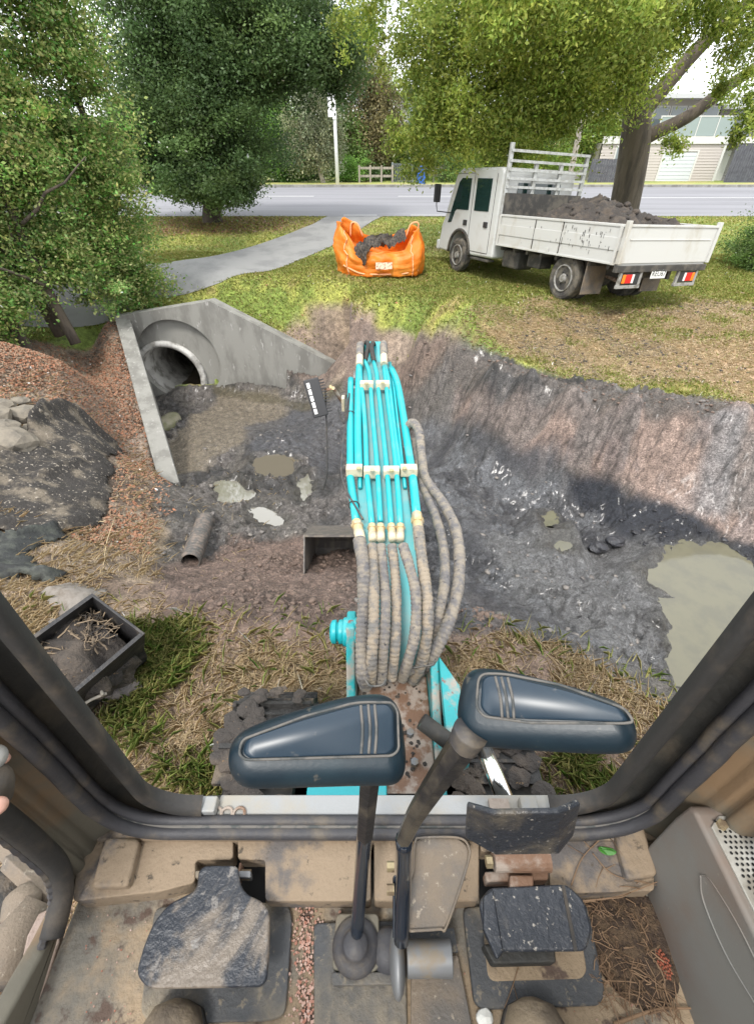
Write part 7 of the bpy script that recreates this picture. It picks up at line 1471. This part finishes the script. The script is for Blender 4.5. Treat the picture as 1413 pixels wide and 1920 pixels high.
# corrugated pipe end
p0, p1 = gp(388, 985), gp(358, 1058); p0 = p0 + np.array([0, 0, .07]); p1 = p1 + np.array([0, 0, .02]); u = np.linspace(0, 1, 90); Q = p0 + (p1 - p0) * u[:, None]; mb = MB(); mb.tube(Q, .088 + .010 * np.sin(u * 2 * np.pi * 17), 22, cap=False); o = mb.build('drain_pipe', M['corr'], smooth=True); sm = o.modifiers.new('s', 'SOLIDIFY'); sm.thickness = .006
tag(o, 'short grey corrugated drain pipe end poking out of the brown mud', 'pipe')
# spare bucket with root debris
sp_ = thing('spare_bucket', 'muddy black spare bucket lying open on the dry grass, full of roots', 'bucket', at(140, 1255, Z=.05))
c_ = at(140, 1262, Z=.20); ax_ = at(218, 1122, Z=.3) - at(85, 1222, Z=.3); th = math.atan2(ax_[1], ax_[0]); Rs = Matrix.Rotation(th, 3, 'Z') @ Matrix.Rotation(math.radians(158), 3, 'X')
Rs = Matrix.Rotation(th + math.pi, 3, 'Z') @ Matrix.Rotation(math.radians(62), 3, 'X')
tf = bucket(sp_, c_, np.array(Rs), .54, .42)
for s in (-.09, .09):
    a = c_ + np.array([math.cos(th), math.sin(th), 0]) * s; nb_ = np.array([-math.sin(th), math.cos(th), 0]); mb = MB(); mb.prism([a + nb_ * .22 + np.array([0, 0, .02]), a + nb_ * .28 + np.array([0, 0, .16]), a + nb_ * .12 + np.array([0, 0, .24]), a + nb_ * .05 + np.array([0, 0, .14])], np.array([math.cos(th), math.sin(th), 0]) * .03); mb.build('mounting_ear', M['brown'], sp_, bevel=.004)
mb = MB(); rs = np.random.default_rng(77); u1 = np.array([math.cos(th), math.sin(th), 0]); u2 = np.array([-math.sin(th), math.cos(th), 0])
mf = MB(); mf.blob(c_ + np.array([0, 0, .045]), (.27, .20, .19), 4, .5, 3, 2.4); tag(mf.build('mud_fill', M['soil'], smooth=True), 'dark mud filling the spare bucket under the roots', 'mud')
for k in range(260):
    o_c = c_ + u1 * rs.uniform(-.24, .24) + u2 * rs.uniform(-.16, .14) + np.array([0, 0, rs.uniform(.15, .24)]); d_ = rs.normal(size=3) * np.array([1, 1, .35]); d_ /= np.linalg.norm(d_); L_ = rs.uniform(.04, .17); mb.tube(wob(o_c - d_ * L_ / 2, o_c + d_ * L_ / 2, 6, .02, k), rs.uniform(.0012, .005), 4)
o = mb.build('root_tangle', M['root']); tag(o, 'tangle of muddy roots and sticks heaped in the spare bucket', 'roots')
for k, (a, b_, lab) in enumerate([((95, 1360), (200, 1300), 'longest stick resting along the lip of the spare bucket'), ((110, 1205), (190, 1310), 'pale stick lying across the roots in the spare bucket')]):
    mb = MB(); mb.tube(wob(at(*a, Z=.30), at(*b_, Z=.28), 8, .02, k + 5), [.008] * 8, 6); tag(mb.build('stick', M['wood'], smooth=True), lab, 'stick')
p = gp(215, 1300); mb = MB(); mb.blob(p + np.array([0, 0, .03]), (.16, .08, .06), 3, .3, 9); tag(mb.build('mud_lump', mat('grey_mud', (.17, .145, .13), .8, c2=(.1, .09, .085), sc=9, bump=.6), smooth=True), 'grey lump of dried mud on the grass below the spare bucket', 'mud lump')
# a few long straws standing over the mud
for k, (a, b_, lab) in enumerate([((170, 1170), (225, 985), 'long thin straw standing left of the corrugated pipe'), ((185, 985), (208, 995), 'short bright straw lying near the fabric corner')]):
    mb = MB(); q0, q1 = gp(*a) + np.array([0, 0, .02]), gp(*b_) + np.array([0, 0, .12]); mb.tube(wob(q0, q1, 8, .02, k), .004, 4); tag(mb.build('straw_stalk', straw, smooth=True), lab, 'straw')
# ---------------------------------------------------------------- debris on the cab floor
twm = mat('twigs', (.16, .10, .06), .85, rpi=[(.14, .085, .05), (.30, .21, .13), (.09, .055, .035), (.22, .14, .08)])
def twig(pts, r, lab, z=ZF + .006, br=3, seed=0, zt=None):
    mb = MB(); q = [at(a, b_, Z=(z if zt is None else z + (zt - z) * i / (len(pts) - 1))) for i, (a, b_) in enumerate(pts)]; sp2 = spline(q, 20); mb.tube(sp2, np.linspace(r, r * .5, len(sp2)), 5); rr_ = np.random.default_rng(seed)
    for k in range(br): i = rr_.integers(3, len(sp2) - 2); d_ = rr_.normal(size=3) * np.array([1, 1, .3]); d_ /= np.linalg.norm(d_); mb.tube([sp2[i], sp2[i] + d_ * .02, sp2[i] + d_ * .038 + rr_.normal(size=3) * .004], [r * .6, r * .5, r * .3], 4)
    tag(mb.build('twig', twm, smooth=True), lab, 'twig', 'twigs lying in the cab')
twig([(1070, 1660), (1090, 1610), (1125, 1575), (1165, 1560)], .0011, 'fine branching twig on the ledge left of the green leaf', zl + .004, 5, 1)
twig([(1110, 1600), (1150, 1640), (1230, 1660)], .0010, 'thin twig on the ledge below the green leaf', zl + .004, 5, 2)
twig([(1090, 1690), (1160, 1680), (1240, 1650)], .0014, 'pale twig across the ledge edge beside the console', zl + .006, 3, 3)
twig([(1100, 1880), (1180, 1800), (1250, 1770)], .0022, 'dark stick running diagonally below the red round seed head', seed=4)
twig([(1150, 1920), (1230, 1893), (1300, 1890)], .0028, 'thickest stick at the bottom between boot and console', seed=5, br=1)
twig([(1160, 1780), (1210, 1850), (1240, 1900)], .0012, 'thin straight twig crossing the bottom stick', seed=6, br=1)
twig([(1190, 1650), (1215, 1710), (1235, 1790)], .0012, 'pale curved twig against the console foot', seed=7)
twig([(1105, 1720), (1150, 1745), (1215, 1735)], .0014, 'bent twig right of the black pedal', seed=8)
twig([(975, 1800), (960, 1850), (945, 1890)], .0009, 'hair-thin stalk on the right mat plate', ZF + .016, 1, 9)
mb = MB(); rs = np.random.default_rng(8)
for k in range(330):
    u, v = rs.beta(1.5, 1.5), rs.beta(1.2, 1.6); px_ = 1085 + 165 * u + 35 * v; py_ = 1690 + 230 * v; q = at(px_, py_, Z=ZF + .004 + .012 * rs.random()); d_ = rs.normal(size=3) * np.array([1, 1, .22]); d_ /= np.linalg.norm(d_); L_ = rs.uniform(.008, .045); 
    if q[0] + .02 > cx0: continue
    mb.tube(wob(q - d_ * L_ / 2, q + d_ * L_ / 2, 4, .006, k), rs.uniform(.0003, .0009), 3)
o = mb.build('root_fibres', twm); tag(o, kind='stuff')
mb = MB(); c0 = at(1180, 1760, Z=ZF); 
n1_ = 40; X_, Y_ = np.meshgrid(np.linspace(-.07, .055, n1_), np.linspace(-.08, .065, n1_), indexing='ij'); rr_ = np.hypot(X_ / .07, Y_ / .08); hh = .016 * np.clip(1 - rr_, 0, 1) ** .6 * (.4 + fbm(X_ * 60, Y_ * 60, 3)) + .0015 - .004 * (rr_ > .97); G = np.stack([X_ + c0[0], Y_ + c0[1], ZF + hh], -1); mb.grid(G)
tag(mb.build('dirt_pile', mat('floor_dirt', (.13, .085, .05), .95, c2=(.07, .045, .03), sc=60, lo=.45, hi=.55, bump=1., bsc=150), smooth=True), 'heap of crumbly brown dirt and roots on the cab floor beside the console', 'dirt')
mb = MB()
for k in range(700):
    if k < 430: px_ = rs.normal(578, 16) + (rs.random() < .2) * rs.normal(0, 20); py_ = rs.uniform(1700, 1920)
    else: px_ = rs.uniform(150, 1200); py_ = rs.uniform(1700, 1920)
    q = at(px_, py_, Z=ZF + .004)
    mb.box(q, rs.uniform(.0012, .0036 if k < 430 else .0022) * np.ones(3), Matrix.Rotation(rs.uniform(0, 3), 3, 'Z'))
tag(mb.build('grit', mat('grit', (.3, .2, .15), .9, rpi=[(.42, .30, .25), (.15, .09, .06), (.5, .42, .38), (.28, .12, .08)])), kind='stuff')
# leaf, seed head, stone, paper
lf = at(1137, 1595, Z=zl + .004); mb = MB(); a = np.linspace(0, 2 * math.pi, 20, endpoint=False); mb.add([[lf[0] + .0145 * math.cos(t_), lf[1] - .002 * math.cos(t_) + .006 * math.sin(t_), lf[2] + .002 * math.cos(2 * t_)] for t_ in a], [tuple(range(20))]); mb.tube([[lf[0] - .014, lf[1] + .002, lf[2] + .002], [lf[0] + .014, lf[1] - .002, lf[2] + .003]], .0005, 4)
tag(mb.build('green_leaf', mat('leaf_green', (.04, .17, .02), .5), fix=False), 'single fresh green leaf on the cab ledge', 'leaf')
sh = at(1240, 1808, Z=ZF + .008); mb = MB(); 
for k in range(46):
    a_ = k * 2.4; q_ = math.sqrt(k / 46); mb.blob((sh[0] + .013 * q_ * math.cos(a_), sh[1] + .017 * q_ * math.sin(a_), sh[2] + .003 * (1 - q_)), (.0022, .0022, .002), 1, .3, k)
tag(mb.build('seed_head', mat('rust_red', (.22, .06, .03), .7), smooth=True), 'round rusty red seed head beside the console', 'seed head')
p = at(907, 1908, Z=ZF + .008); mb = MB(); mb.blob(p, (.013, .010, .008), 2, .3, 4); tag(mb.build('pale_stone', mat('white_stone', (.62, .62, .58), .7)), 'small white stone on the cab floor left of the right boot', 'stone')
